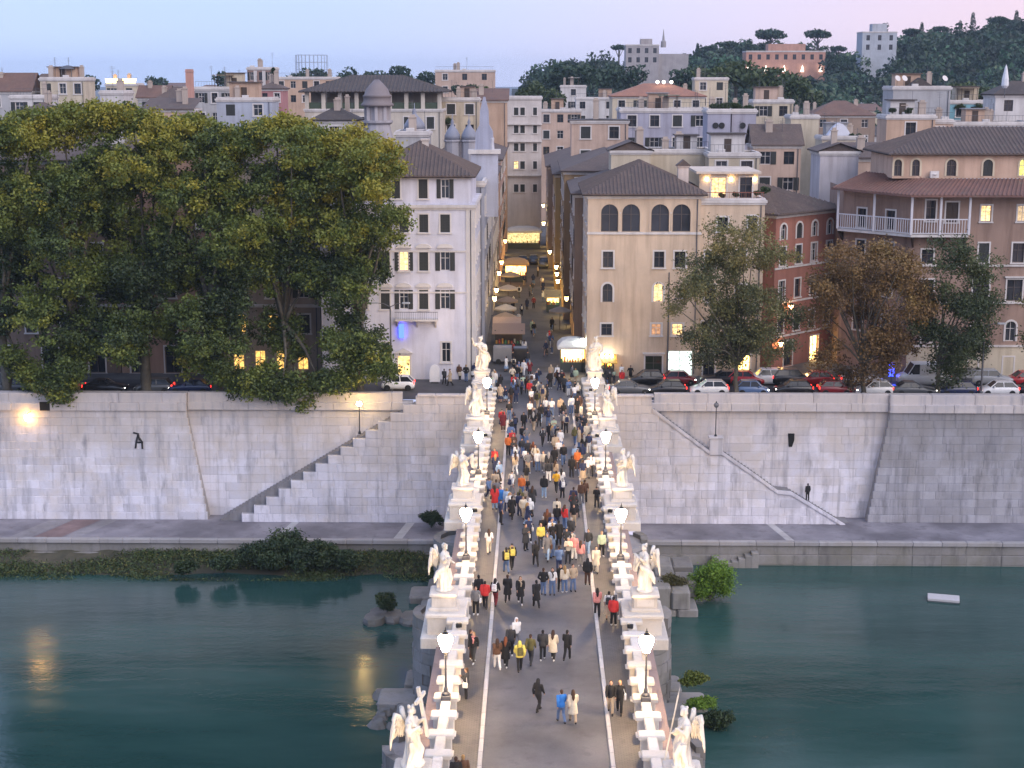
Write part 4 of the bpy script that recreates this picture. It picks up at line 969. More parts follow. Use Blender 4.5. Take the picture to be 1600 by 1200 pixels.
# lower wing with lit roof terrace
X2 = X1+.003; X3 = XD(1193,DB,420); W2 = X3-X2; H2 = ZD(313,DB,1150)
fr = [pxop(1122,1138,340,362,DB,X2, st='dark'), pxop(1170,1184,338,360,DB,X2, st='dark'), pxop(1102,1118,393,418,DB,X2, st='dark'), pxop(1150,1166,393,418,DB,X2, st='dark'), pxop(1102,1118,445,472,DB,X2,st='dark'), pxop(1150,1166,445,472,DB,X2,st='dark'), pxop(1097,1112,503,522,DB,X2,st='dark'), pxop(1150,1166,503,522,DB,X2,st='dark'), pxop(1099,1117,552,600,DB,X2,st='door',hood=1), pxop(1150,1172,556,600,DB,X2,st='shop')]
bW = building('terraced_house', 'pink house wing with a lit planted roof terrace beside the arched loggia', (X2,DB+.4,0), 0, W2, 14, H2, PINK, fr, (), (), ('flat',))
pz = ZD(271,DB+4.5,1140)
mb = MB(); ops = [dict(u=2.1,v=.1,w=1.6,h=2.2,st='lit',leaves=False), dict(u=5.0,v=.1,w=1.3,h=2.2,st='dark')]
Tp = lambda u,d,v: (.2+u, 4.2+d, H2-.2+v)
wall_face(mb, W2-.4, pz-H2+.2, ops, Tp); mb.add([(W2-.2,4.2,H2-.2),(W2-.2,13,H2-.2),(W2-.2,13,pz),(W2-.2,4.2,pz)],[(0,1,2,3)]); mb.box(-.2,W2,3.2,13.4,pz,pz+.25)
obj('penthouse_wall', mesh_plain(mb, plaster((.62,.52,.42))), bW)
for o in ops: fit_window(bW, o, Tp, 0)
for u in (1.0,3.6,6.1):
    o = MB().ball((0,0,0),(.14,.1,.17),8,6).build('terrace_lamp', glow((1,.66,.3),28), bW); o.location = (u,4.05,H2+1.9)
rm = MB().box(.1,W2-.1,.06,.12,H2+.75,H2+.82)
for k in range(26): u = .15+(W2-.3)*k/25; rm.tube((u,.09,H2+.18),(u,.09,H2+.76),.02,n=4)
rm.build('railing', paint((.25,.08,.05)), bW)
# ---- red-brown house turned away from the river
pa = Vector((XD(1207,165,521),165,0)); pb = Vector((XD(1303,173.5,503),173.5,0)); dv = pb-pa; rz = math.atan2(dv.y,dv.x); W = dv.length
HC = ZD(333,166,1215)
ops = []
for v in (3.9,7.6,11.3,HC-2.9):
    for i in range(4): ops.append(dict(u=1.4+i*(W-2.4)/3.2,v=v,w=1.05,h=2.0 if v < 12 else 1.7,st=random.choice(['shut','dark','glass']), arch=1 if v > 12 else 0))
ops.append(dict(u=3,v=.02,w=1.6,h=2.8,st='door')); ops.append(dict(u=8,v=.02,w=1.6,h=2.8,st='shop'))
bC = building('red_house', 'dark red plastered house with white window frames standing askew behind the green tree', pa, rz, W, 15, HC, plaster((.34,.15,.11),.35), ops, (), (), ('hip',2.6), TILE, .42, None, .7)
for v in (3.4,7.1,10.9): MB().box(-.05,W+.05,-.1,-.002,v,v+.2).build('string_course', M_TRIM, bC)
# ---- orange house with the wooden corner loggia
DD = 162.0; X0 = XD(1424,DD,400); W = 26.0; HD = ZD(299,DD,1500)
ORANGE = plaster((.33,.225,.175),.55)
fr = [pxop(1447,1462,313,345,DD,X0,st='dark'), pxop(1478,1497,316,347,DD,X0,st='shut',sm=M_SHUTBROWN), pxop(1533,1549,321,346,DD,X0,st='lit'), pxop(1590,1606,321,346,DD,X0,st='lit',pm=glow_room((1,.7,.4),.8)),
      pxop(1529,1545,380,410,DD,X0,st='shut'), pxop(1582,1600,380,410,DD,X0,st='dark'), pxop(1520,1545,433,470,DD,X0,st='dark',hood=1), pxop(1573,1597,437,470,DD,X0,st='dark',hood=1),
      pxop(1516,1536,504,534,DD,X0,st='dark',arch=1), pxop(1571,1587,502,533,DD,X0,st='glass',arch=1), pxop(1512,1527,560,588,DD,X0,st='dark'), pxop(1567,1583,558,588,DD,X0,st='dark'),
      pxop(1440,1458,504,534,DD,X0,st='dark'), pxop(1440,1458,437,470,DD,X0,st='dark'), pxop(1440,1458,390,412,DD,X0,st='dark')]
rzl = R(-40); 
bD = building('loggia_house', 'ochre house with a projecting white-railed corner loggia under a low tiled roof', (X0,DD,0), 0, W, 12, HD, ORANGE, fr, (), (), None)
MB().box(.0,W,-.03,-.002,0,ZD(537,DD)).build('ground_floor_render', plaster((.55,.48,.36),.35), bD)
for y in (412,470,537): MB().box(-.05,W+.05,-.16,-.032,ZD(y,DD)-.2,ZD(y,DD)).build('string_course', M_TRIM, bD)
# oblique flank going back on the left
Lf = 9.0; dx, dy = -math.cos(R(48))*Lf, math.sin(R(48))*Lf
mb = MB(); ops = [dict(u=u,v=v,w=1.1,h=2.0,st='dark') for v in (4.2,8.2,12.0,15.4) for u in (2.5,6.2)]
Tq = lambda u,d,v: (dx*(1-u/Lf)+d*math.sin(R(48)), dy*(1-u/Lf)+d*math.cos(R(48)), v)
wall_face(mb, Lf, HD, ops, Tq); mb.add([(dx,dy,0),(dx,dy+8,0),(dx,dy+8,HD),(dx,dy,HD)],[(0,1,2,3)]); obj('flank_wall', mesh_plain(mb, ORANGE), bD)
for o in ops: fit_window(bD, o, Tq, R(-48))
# loggia: floor, posts, rail following the bend
zf, zr = ZD(367,DD-1.5,1424), ZD(342,DD-1.5,1424)
Pn = [(dx*.98-.9,dy*.98-.9),(-.55,-1.5),(XD(1514,DD-1.5,355)-X0,-1.5)]
Pi = [(dx,dy),(0,0),(Pn[2][0],0)]
fl = MB()
for (a,c,e,g) in ((Pn[0],Pn[1],Pi[1],Pi[0]),(Pn[1],Pn[2],Pi[2],Pi[1])):
    fl.rings([[(*a,zf-.25),(*c,zf-.25),(*e,zf-.25),(*g,zf-.25)],[(*a,zf),(*c,zf),(*e,zf),(*g,zf)]])
lg = fl.build('loggia_floor', M_TRIM, bD)
M_WHITEWOOD = paint((.58,.56,.58), .6)
for a, c, n in ((Pn[0],Pn[1],2),(Pn[1],Pn[2],2)):
    a, c = Vector((*a,0)), Vector((*c,0))
    rl = MB(); d = (c-a).normalized(); nn = Vector((-d.y,d.x,0))
    for z_, hh in ((zr-.12,.12),(zf+.12,.08)):
        q = [a+nn*-.06,c+nn*-.06,c+nn*.06,a+nn*.06]; rl.rings([[(*p.xy,z_) for p in q],[(*p.xy,z_+hh) for p in q]])
    L = (c-a).length; k = int(L/.28)
    for i in range(k): p = a+d*(L*(i+.5)/k); rl.tube((p.x,p.y,zf+.1),(p.x,p.y,zr-.1),.045,n=4)
    rl.build('balustrade', M_WHITEWOOD, lg)
    for i in range(n+1):
        if i == 0 and a.x > -1: continue
        p = a+d*(L*i/n); MB().box(p.x-.11,p.x+.11,p.y-.11,p.y+.11,zf,HD-.1).build('post', M_WHITEWOOD, lg)
for (a,c) in ((Pi[0],Pn[0]),(Pi[1],Pn[1]),((Pn[2][0]-.2,0),(Pn[2][0]-.2,-1.4)),((3,0),(3,-1.4))):
    br_ = MB(); br_.add([(a[0],a[1],zf-.26),(c[0],c[1],zf-.26),(a[0],a[1],zf-1.5),(a[0]+.2,a[1],zf-.26),(c[0]+.2,c[1],zf-.26),(a[0]+.2,a[1],zf-1.5)],[(0,1,2),(3,5,4),(0,3,4,1),(1,4,5,2),(0,2,5,3)]); br_.build('bracket', M_SHUTBROWN, lg)
# skirt roof and the upper storey with its own hipped roof
zs0, zs1 = HD, ZD(279,DD+3,1500)
E0 = [Vector((Pn[0][0]-.9,Pn[0][1]-.3,zs0)),Vector((-.9,-2.3,zs0-.25)),Vector((W+1,-2.3,zs0-.25))]; E1 = [Vector((dx+2.6,dy+1.8,zs1+.4)),Vector((2.0,2.6,zs1)),Vector((W+1,2.6,zs1))]
sk = MB(); sk.add([E0[0],E0[1],E1[1],E1[0]],[(0,1,2,3)]); sk.add([E0[1],E0[2],E1[2],E1[1]],[(0,1,2,3)])
for e in (0,1): sk.add([E0[e],E0[e+1],E0[e+1]-Vector((0,0,.2)),E0[e]-Vector((0,0,.2))],[(0,1,2,3)])
sk.add([(p.x,p.y,p.z-.2) for p in E0]+[(W+1,1,zs0),(0,1,zs0),(dx,dy+1,zs0)],[(0,1,4,5),(1,2,3,4)])
skr = sk.build('skirt_roof', roof_tile((.20,.105,.082)), bD)
rb = MB()
for (a,c,e,g) in ((E0[0],E0[1],E1[1],E1[0]),(E0[1],E0[2],E1[2],E1[1])):
    n = int((c-a).length/.45)
    for i in range(n):
        u = (i+.5)/n; p = a.lerp(c,u); q = g.lerp(e,u); w_ = (c-a).normalized()*.13; up = Vector((0,-.03,.1)); rb.add([p-w_,p+up,p+w_,q-w_,q+up,q+w_],[(0,1,4,3),(1,2,5,4)])
stuff(rb.build('tile_row', roof_tile((.20,.105,.082)), skr))
XU = 1388; Du = DD+3.2; xu = XD(XU,Du+2,260)-X0; zu = ZD(240,Du,1480)
mb = MB(); Wu = W-xu; ops = []
for a,c,st in ((1397,1409,'dark'),(1425,1437,'dark'),(1479,1494,'dark'),(1536,1551,'shut'),(1593,1606,'yel')):
    o = pxop(a,c,251,277,Du,X0, st=st, arch=1, tm=plaster((.62,.52,.38))); o['u'] -= xu; o['v'] = .25; ops.append(o)
Tu = lambda u,d,v: (xu+u, 3.2+d, zs1+v)
wall_face(mb, Wu, zu-zs1, ops, Tu); mb.add([(xu,14,zs1),(xu,3.2,zs1),(xu,3.2,zu),(xu,14,zu)],[(0,1,2,3)]); obj('upper_wall', mesh_plain(mb, plaster((.55,.38,.28),.4)), bD)
for o in ops: fit_window(bD, o, Tu, 0)
tmp = roof_on(bD, 'hip', Wu, 12, zu, 2.6, TILE, .6, .45, 0); tmp.location = (xu,3.2,0)
AC = MB().box(-.45,.45,-.2,.2,0,.7); AC.lathe([(.25,0),(.25,.02)],(0,-.22,.35),10); o = AC.build('air_conditioner', M_FRAMEW, bD); o.location = (XD(1458,Du,272)-X0,2.7,zs1+.1)
# ---- buildings behind the plane trees
rr = random.Random(4)
for px0, px1, ytop, col, lab in ((-40,180,250,(.24,.17,.13),'brown plastered house with pale window frames, mostly hidden by the plane trees'),(182,345,235,(.42,.27,.20),'orange plastered house seen in gaps of the plane trees'),(347,498,255,(.40,.33,.27),'beige house with a glowing restaurant front behind the plane trees')):
    D = 162.0; xa, xb = XD(px0,D,400), XD(px1,D,400); H = ZD(ytop,D); W = xb-xa
    ops = rows(W,H,max(3,int(W/3.4)),(4.4,8.2,12.0,15.6),1.15,2.0,['shut','shut','dark','open'],rr)
    if px0 > 300:
        for i in range(4): ops.append(dict(u=1.4+i*2.3,v=.4,w=1.15,h=2.1,st='shop',trim=0,pm=M_LITREST)); 
        for o in ops:
            if o['v'] == 4.4 and o['u'] < 8: o['st'] = 'lit'; o['pm'] = M_LITREST
    else:
        for i in range(3): ops.append(dict(u=W*(i+.5)/3,v=.02,w=1.7,h=2.9,st='door'))
    b = building('townhouse', lab, (xa,D,0), 0, W, 14, H, plaster(col,.4), ops, (), (), ('hip',2.6), TILE, 0, None)
    MB().box(-.05,W+.05,-.16,-.002,7.2,7.5).build('string_course', M_TRIM, b)
# ---- the street canyon
def flank(name, lab, x, D0, D1, H, col, side, extra=(), depth=12, roofk=('hip',2.2), seed=1, rz=0.0):
    r = random.Random(seed); L = D1-D0; ops = []
    n = max(2,int(L/3.6))
    for v in np.arange(4.6, H-2.2, 3.7):
        for i in range(n): ops.append(dict(u=L*(i+.5)/n, v=float(v), w=1.15, h=1.95, st=r.choice(['shut','shut','dark','open']), sm=r.choice([M_SHUT,M_SHUTBROWN])))
    for i in range(n):
        ops.append(dict(u=L*(i+.5)/n, v=.05, w=2.2, h=2.9, st=extra[i % len(extra)] if extra else 'door', trim=0))
    if side > 0: return building(name, lab, (x, D0, 0), 0, depth, L, H, plaster(col,.4), rows(depth,H,3,(H-2.9,H-6.4),1.1,1.9,['shut','dark'],r), ops, (), roofk, TILE)
    return building(name, lab, (x-depth, D0, 0), 0, depth, L, H, plaster(col,.4), rows(depth,H,3,(H-2.9,),1.1,1.9,['shut','dark'],r), (), ops, roofk, TILE)
flank('street_house', 'tall tan house with brown shutters right behind the pink corner house', 4.0, 177.5, 200, 18.2, (.24,.17,.125), 1, ('dark','shop'), seed=2)
flank('street_house', 'ochre house over the brightly lit shopfronts on the kiosk side of the street', 3.2, 200.2, 226, 19.5, (.30,.20,.11), 1, ('shop','shop','litw'), seed=3)
flank('street_house', 'yellow lit house with shop arches further along the kiosk side of the street', 2.4, 226.2, 256, 17.5, (.36,.25,.11), 1, ('shop','door'), seed=4)
flank('street_house', 'narrow grey-tan house where the street bends away', 1.6, 256.2, 296, 17.0, (.28,.23,.19), 1, ('door','shop'), seed=5)
flank('church', 'blue-grey church flank with small domes behind the white palace', -6.4, 176.3, 204, 19.5, (.36,.38,.45), -1, ('door','dark'), roofk=('flat',), seed=6)
flank('street_house', 'lavender grey house on the street just behind the church', -6.2, 204.3, 238, 18.0, (.42,.40,.42), -1, ('door','shop'), seed=7)
flank('street_house', 'salmon plastered house on the palace side of the far street', -6.0, 238.3, 297, 19.0, (.52,.34,.27), -1, ('shop','door'), seed=8)
# white narrow tower house that closes the street
DE = 300.0; X0 = XD(788,DE,250); W = XD(846,DE,250)-X0; HE = ZD(152,DE)
fr = []
for y in (178,206,234,262,298):
    for a,c in ((803,810),(813,820),(833,839)): fr.append(pxop(a,c,y-10,y+2,DE,X0,st='lit' if (y==262 and a==803) else 'shut'))
bE = building('tower_house', 'narrow white six-storey house closing the end of the street', (X0,DE,0), 0, W, 12, HE, plaster((.58,.53,.50),.25), fr, (), (), ('flat',))
for y in (195,222,275): MB().box(-.1,W+.1,-.5,-.002,ZD(y,DE),ZD(y,DE)+.25).build('balcony_slab', M_TRIM, bE)
# ---- roofs of the city behind, from the photo's rectangles: x0 x1 eave depth colour roof rise windows
GREY=(.40,.39,.39); WHT=(.58,.55,.53); CRM=(.56,.48,.36); PNK=(.52,.38,.30); LIL=(.38,.37,.44); ORG=(.52,.36,.26); BRN=(.30,.22,.17)
city = [
 (-25,48,142,262,GREY,('gable_x',3),(2,1),'grey house with a dark gabled roof above the deep green plane tree'),
 (30,100,143,285,GREY,('hip',3.2),(3,1),'wide grey house under a dark brown hipped roof'),
 (62,132,122,262,CRM,('flat',),(3,1),'cream roof house carrying a small open gazebo'),
 (15,72,150,238,WHT,('flat',),(2,1),'low white roof block in front of the brown hipped roof'),
 (36,80,174,214,PNK,('hip',1.2),(2,1),'small pink roof hut with a brown roof just above the plane trees'),
 (156,192,143,232,WHT,('flat',),(0,0),'plain white roof block beside the golden lit terrace'),
 (165,213,131,335,CRM,('flat',),(2,1),'cream building crowned by a golden lit terrace'),
 (215,262,152,320,GREY,('gable_x',2.4),(2,1),'small grey house with a pale gable by the golden terrace'),
 (240,306,157,300,BRN,('hip',2.6),(2,1),'low dark-roofed house next to the pink chimney'),
 (224,300,170,229,PNK,('shed',1.5),(2,1),'salmon roof house with a sloping tiled top over the plane trees'),
 (304,386,137,272,GREY,('flat',),(4,1),'pale grey block with round and small windows'),
 (338,424,154,240,(.40,.43,.50),('flat',),(2,1),'blue-grey flat roofed block just above the trees'),
 (386,428,106,335,(.30,.2,.17),('flat',),(3,2),'brown brick tower block with white bands'),
 (404,442,138,302,(.42,.2,.2),('hip',1.2),(2,1),'small dark pink house under the brick tower block'),
 (430,522,121,385,ORG,('flat',),(5,1),'orange terraced building in front of the gasometer'),
 (488,556,187,212,WHT,('hip',1.8),(1,1),'white cube house with a brown pyramid roof'),
 (618,668,207,186,GREY,('flat',),(2,0),'grey roof block behind the tiled roof of the white palace'),
 (690,748,154,262,CRM,('flat',),(2,1),'cream terrace house with planted roof'),
 (745,792,156,281,ORG,('shed',2),(0,0),'blank salmon wall rising beside the narrow white tower house'),
 (680,772,110,430,PNK,('flat',),(3,1),'pale pink villa with a roofed turret on the skyline'),
 (843,908,172,332,PNK,('flat',),(3,2),'pale pink flat house beside the narrow tower house'),
 (876,916,134,430,WHT,('flat',),(1,1),'small white roof pavilion among far trees'),
 (900,962,153,385,WHT,('flat',),(3,1),'white stepped roof block with glass rail'),
 (957,1102,150,332,CRM,('hip',2.6),(5,1),'long cream palace with a red hipped roof and terrace lights'),
 (1086,1138,122,345,CRM,('flat',),(2,1),'cream square roof tower beside the long cream palace'),
 (893,982,188,226,PNK,('gable_y',0.1),(2,1),'pink house wall with one square window under a sloping roof'),
 (970,1112,171,242,LIL,('flat',),(4,1),'long lilac-grey house with a tall dark window'),
 (1106,1142,172,215,LIL,('flat',),(0,0),'blank lavender tower with twin round vents'),
 (1144,1182,172,217,LIL,('flat',),(0,0),'second blank lavender tower with one round vent'),
 (955,1017,235,190,CRM,('gable_y',1.1),(0,0),'small cream gabled house behind the hipped roof'),
 (1012,1112,235,196,CRM,('flat',),(3,0),'long cream roof wall with little slits'),
 (1108,1187,240,191,CRM,('flat',),(2,1),'cream roof house with a grey roller shutter above the lit terrace'),
 (1178,1240,157,262,CRM,('flat',),(2,1),'cream roof house with one large dark window'),
 (1236,1280,181,250,CRM,('flat',),(1,0),'plain cream house between two tiled roofs'),
 (1178,1252,226,206,PNK,('gable_x',2.6),(2,1),'pink house with a red-brown roof and two small windows'),
 (1270,1368,180,335,BRN,('hip',3.0),(3,1),'broad brown-roofed house behind the white awning'),
 (1285,1352,214,240,CRM,('flat',),(3,1),'roof terrace house with a white awning'),
 (1386,1462,181,216,ORG,('flat',),(1,1),'salmon house with a big dark opening above the loggia house'),
 (1446,1490,188,220,PNK,('flat',),(1,1),'pale pink roof house with a long strip window'),
 (1396,1486,136,252,GREY,('flat',),(1,0),'grey roof house with satellite dishes and a pediment'),
 (1466,1556,158,262,(.20,.40,.46),('flat',),(4,1),'turquoise glazed roof veranda'),
 (1490,1625,192,232,(.40,.45,.55),('flat',),(3,1),'blue-grey long flat roof'),
 (1556,1640,147,242,WHT,('hip',2.0),(2,1),'white house with a brown roof beside the closed parasol'),
 (1282,1342,236,178,(.50,.46,.47),('gable_y',.9),(0,0),'blank grey gabled wall beside the loggia house'),
 (1322,1392,246,190,PNK,('shed',1.6),(0,0),'low pinkish roof between the grey gable and the loggia house'),
]
def clutter(b, W, Dp, H, kind, r):
    for q in range(r.randint(1,2)):                                   # chimneys
        mb = MB(); w = r.uniform(.3,.5); h = r.uniform(1.2,2.2); mb.box(-w,w,-w*.8,w*.8,-1.5,h); mb.box(-w-.08,w+.08,-w*.8-.08,w*.8+.08,h,h+.12); mb.box(-w*.7,w*.7,-w*.5,w*.5,h+.12,h+.4)
        o = mb.build('chimney', plaster((.46,.38,.32)), b); o.location = (W*r.uniform(.12,.88), Dp*r.uniform(.3,.7), H+(.9 if kind != 'flat' else .0))
    for q in range(r.randint(1,3)):                                   # aerials
        mb = MB(); h = r.uniform(1.8,3.4); mb.tube((0,0,-.5),(0,0,h),.03,n=4)
        for k in range(4): z = h-.15-k*.22; mb.tube((-.45+k*.05,0,z),(.45-k*.05,0,z),.015,n=4)
        o = mb.build('aerial', M_IRONGREY, b); o.location = (W*r.uniform(.1,.9), Dp*r.uniform(.2,.8), H+.6); o.rotation_euler = (0,0,r.uniform(0,3))
    if kind == 'flat':
        if r.random() < .65 and W > 6:                                  # stair hut
            w = r.uniform(1.3,2.4); x = r.uniform(w+.4,W-w-.4) if W > 2*w+1 else W/2; h = r.uniform(1.6,2.5); c_ = r.choice([GREY,CRM,PNK,WHT,ORG])
            hut = MB().box(x-w,x+w,Dp*.45,Dp*.45+2.6,H-.3,H+h).build('roof_hut', plaster(c_,.4), b); MB().box(x-w-.25,x+w+.25,Dp*.45-.4,Dp*.45+2.9,H+h,H+h+.15).build('hut_roof', r.choice([TILE,TILED,paint((.2,.19,.19))]), hut); MB().box(x-.45,x+.45,Dp*.45-.03,Dp*.45,H-.2,H+1.7).build('hut_door', M_SHUTBROWN, hut)
        if r.random() < .6:                                             # terrace railing
            mb = MB(); mb.box(.1,W-.1,.1,.14,H+1.05,H+1.1)
            for k in range(int(W/.5)): mb.tube((.15+k*.5,.12,H+.18),(.15+k*.5,.12,H+1.06),.018,n=4)
            mb.build('terrace_railing', M_IRONGREY, b)
        if r.random() < .5: o = MB().bbox(-.5,.5,-.25,.25,0,.75,.03).build('air_conditioner', M_FRAMEW, b); o.location = (W*r.uniform(.15,.85),1.2,H-.25)
        if r.random() < .4 and W > 7:
            x = r.uniform(1.5,W-3); mb = MB()
            for u in (0,2.6):
                for v in (.8,3.2): mb.box(x+u-.05,x+u+.05,v-.05,v+.05,H-.2,H+2.1)
            pg = mb.build('pergola_posts', M_SHUTBROWN, b); MB().box(x-.3,x+2.9,.5,3.5,H+2.1,H+2.2).build('pergola_cover', paint(r.choice([(.30,.22,.15),(.5,.48,.45),(.12,.16,.10)])), pg)
def simple(x0,x1,ye,D,col,roof,win,lab,seed,depth=None,group=None):
    r = random.Random(seed); xa, xb = XD(x0,D,ye), XD(x1,D,ye); W = xb-xa; H = ZD(ye,D,(x0+x1)/2); ops = []
    c, rw = win
    if c and rw:
        for k in range(rw+1):
            for i in range(c):
                if H-2.6-k*3.4 < 1: continue
                ops.append(dict(u=W*(i+.5)/c, v=H-2.6-k*3.4, w=min(1.4,W/c*.45), h=1.7, st=r.choice(['dark','shut','glass','open','dark']), trim=r.random()<.6))
    if depth is None: depth = max(6.0, min(14.0, W*.8))
    dk = r.uniform(.25,.45)
    b = building(r.choice(['townhouse','city_house']), lab, (xa,D,0), 0, W, depth, H, plaster(col,round(dk,2)), ops, (), (), roof, r.choice([TILE,TILE2,TILED]) if 'red hipped' not in lab else TILER, 0, group, .4)
    clutter(b, W, depth, H, roof[0], r); return b
cityb = {}
for i, (x0,x1,ye,D,col,roof,win,lab) in enumerate(city): cityb[lab] = (simple(x0,x1,ye,D,col,roof,win,lab,100+i), x0,x1,ye,D)
def on_roof(key):
    for k, v in cityb.items():
        if key in k: return v
# gazebo, golden terrace, dishes, pediments and vents as parts of their houses
b, x0,x1,ye,D = on_roof('gazebo'); H = ZD(ye,D); g = MB(); cx = XD(98,D,115)-XD(x0,D,ye)
for k in range(8): a = k*math.pi/4; g.tube((cx+1.2*math.cos(a),3+1.2*math.sin(a),H),(cx+1.2*math.cos(a),3+1.2*math.sin(a),H+1.5),.07,n=5)
g.lathe([(1.5,1.5),(1.3,1.75),(.8,2.0),(.1,2.15)],(cx,3,H),12); g.build('gazebo', M_IRONGREY, b)
b, x0,x1,ye,D = on_roof('crowned by a golden'); H = ZD(ye,D); W = XD(x1,D,ye)-XD(x0,D,ye); g = MB()
for k in range(7): g.extrude([(-.5,0),(.5,0),(.7,.9),(-.7,.9)],'y',-.2,.2); g.xf(Matrix.Translation((W*(k+.7)/7.6,.3,H+.18)), len(g.v)-8)
g.build('lit_crown', glow((1,.72,.25),4), b)
b, x0,x1,ye,D = on_roof('satellite'); H = ZD(ye,D); W = XD(x1,D,ye)-XD(x0,D,ye)
MB().extrude([(W*.3,H+.18),(W*.72,H+.18),(W*.5,H+1.5)],'y',1.5,4).build('pediment', TILED, b)
for u in (.08,.2,.9):
    o = MB().lathe([(.02,0),(.3,.06),(.52,.2)],n=12).build('satellite_dish', M_FRAMEW, b); o.location = (W*u,.8,H+1.3); o.rotation_euler = (R(60),0,R(25)); MB().tube((W*u,.85,H),(W*u,.85,H+1.3),.04,n=5).build('dish_pole', M_IRONGREY, b)
for key, us in (('twin round',(.35,.62)),('one round vent',(.45,))):
    b, x0,x1,ye,D = on_roof(key); H = ZD(ye,D); W = XD(x1,D,ye)-XD(x0,D,ye)
    for u in us: o = MB().extrude([(.42*math.cos(k*math.pi/6),.42*math.sin(k*math.pi/6)) for k in range(12)],'y',-.12,.05).build('round_vent', paint((.01,.01,.012)), b); o.location = (W*u,0,ZD(196,D)-0)
b, x0,x1,ye,D = on_roof('grey roller'); H = ZD(ye,D); W = XD(x1,D,ye)-XD(x0,D,ye)
b, x0,x1,ye,D = on_roof('brick tower'); H = ZD(ye,D); W = XD(x1,D,ye)-XD(x0,D,ye)
for u in (.3,.62): MB().box(W*u-.35,W*u+.35,-.12,-.002,2,H-.6).build('white_band', M_TRIM, b)
b, x0,x1,ye,D = on_roof('long cream palace'); H = ZD(ye,D)
for px in (1030,1040,1052): o = MB().ball((0,0,0),.35,8,6).build('terrace_lamp', glow((1,.9,.75),5), b); o.location = (XD(px,D,140)-XD(x0,D,ye),5,H+2.9)
b, x0,x1,ye,D = on_roof('with a white awning') ; H = ZD(ye,D); W = XD(x1,D,ye)-XD(x0,D,ye)
rr_ = []
b, x0,x1,ye,D = on_roof('roof terrace house'); H = ZD(ye,D); W = XD(x1,D,ye)-XD(x0,D,ye)
MB().rings([[(W*.15,1+k*.0,H+.2+1.9*math.sin(math.pi*k/8)) if False else (W*(.15+.55*k/8),.8,H+.2+1.9*math.sin(math.pi*k/8)) for k in range(9)],[(W*(.15+.55*k/8),4.5,H+.2+1.9*math.sin(math.pi*k/8)) for k in range(9)]]).build('awning', paint((.66,.66,.72),.7), b)
# the big hipped house with its open loggia
D = 252.0; X0 = XD(476,D,160); W = XD(690,D,160)-X0; H0 = ZD(170,D); H1 = ZD(143,D)
bH = building('loggia_palace', 'large cream house with an open top-floor loggia under a wide dark hipped roof', (X0,D,0), 0, W, 14, H0, plaster((.56,.50,.42),.3), rows(W,H0,6,(H0-3.2,),1.2,1.9,['shut','dark'],random.Random(3)), (), (), None)
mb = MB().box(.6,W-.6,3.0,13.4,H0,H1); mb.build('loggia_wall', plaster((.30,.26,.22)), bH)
for i in range(9): u = .35+(W-.7)*i/8; MB().box(u-.32,u+.32,.05,.65,H0,H1).build('pillar', plaster((.58,.52,.44)), bH)
for i in range(8):
    u = .35+(W-.7)*(i+.5)/8; MB().box(u-(W-.7)/16+.35,u+(W-.7)/16-.35,.25,.4,H0,H0+1.0).build('loggia_rail', paint((.05,.07,.04)), bH)
roof_on(bH, 'hip', W, 14, H1, 2.6, TILED, .9, .6)
# lantern turret with onion roof
D = 212.0; p = atD(590,190,D); t = thing('church_turret', 'round grey church lantern with a pointed onion roof and a ball finial', 'tower', (p.x,D,0))
k = 1/ (2400/215); zb = ZD(232,D); z1 = ZD(188,D); z2 = ZD(166,D); z3 = ZD(150,D); z4 = ZD(126,D)
MB().lathe([(2.4,0),(2.4,zb),(1.7,z1-.6),(2.1,z1-.3),(2.1,z1)], n=12).build('drum', plaster((.36,.34,.36)), t)
MB().lathe([(1.55,z1),(1.55,z2)], n=8).build('lantern', plaster((.34,.31,.32)), t)
for i in range(8):
    a = i*math.pi/4; MB().box(-.2,.2,-.2,.2,z1,z2).xf(Matrix.Translation((1.6*math.cos(a),1.6*math.sin(a),0))).build('pilaster', plaster((.42,.39,.4)), t)
rf = MB().lathe([(2.2,z2),(2.25,z2+.25),(1.9,z2+.6),(1.85,z2+1.2),(2.05,z2+1.35),(1.75,z3+.2),(1.5,z3+.9),(.9,z3+1.6),(.3,z3+2.2),(.08,z4-.5),(.05,z4)], n=14).build('onion_roof', paint((.20,.17,.17),.7), t, True)
# small domes over the church and its bell gable
for px, py, w, lab in ((707,222,12,'small grey onion dome with a spike over the church'),(733,222,12,'second small grey dome beside the bell gable'),(648,205,16,'low broad slate dome behind the white palace')):
    D = 190.0; p = atD(px,py,D); t = thing('small_dome', lab, 'dome', (p.x,D,p.z)); r_ = w*190/2400
    MB().lathe([(r_*1.0,-6),(r_*1.0,.0),(r_*1.15,.1),(r_*1.1,.3)], n=8).build('drum', plaster((.42,.4,.42)), t)
    MB().lathe([(r_*1.05,.3),(r_*1.0,.8),(r_*.7,1.4),(r_*.3,1.9),(r_*.16,2.2),(r_*.22,2.4),(.05,2.8),(.03,3.4)], n=10).build('cap', paint((.24,.25,.30),.6), t, True)
D = 184.0; p = atD(757,240,D); t = thing('bell_gable', 'tall pale church gable top with an obelisk and statue outline', 'church top', (p.x,D,0))
zt = p.z; MB().box(-1.6,1.6,-.6,.8,15,zt).build('gable_wall', plaster((.46,.47,.55)), t); MB().box(-1.9,1.9,-.9,1.1,zt,zt+.5).build('cornice', M_TRIM, t)
MB().rings([[(s_*w_,d_*.7,zt+h_) for s_,d_ in ((-1,-1),(1,-1),(1,1),(-1,1))] for w_,h_ in ((1.1,.5),(1.0,2.6),(.55,3.4),(.5,5.0),(.1,6.6))]).build('obelisk', plaster((.36,.38,.48)), t)
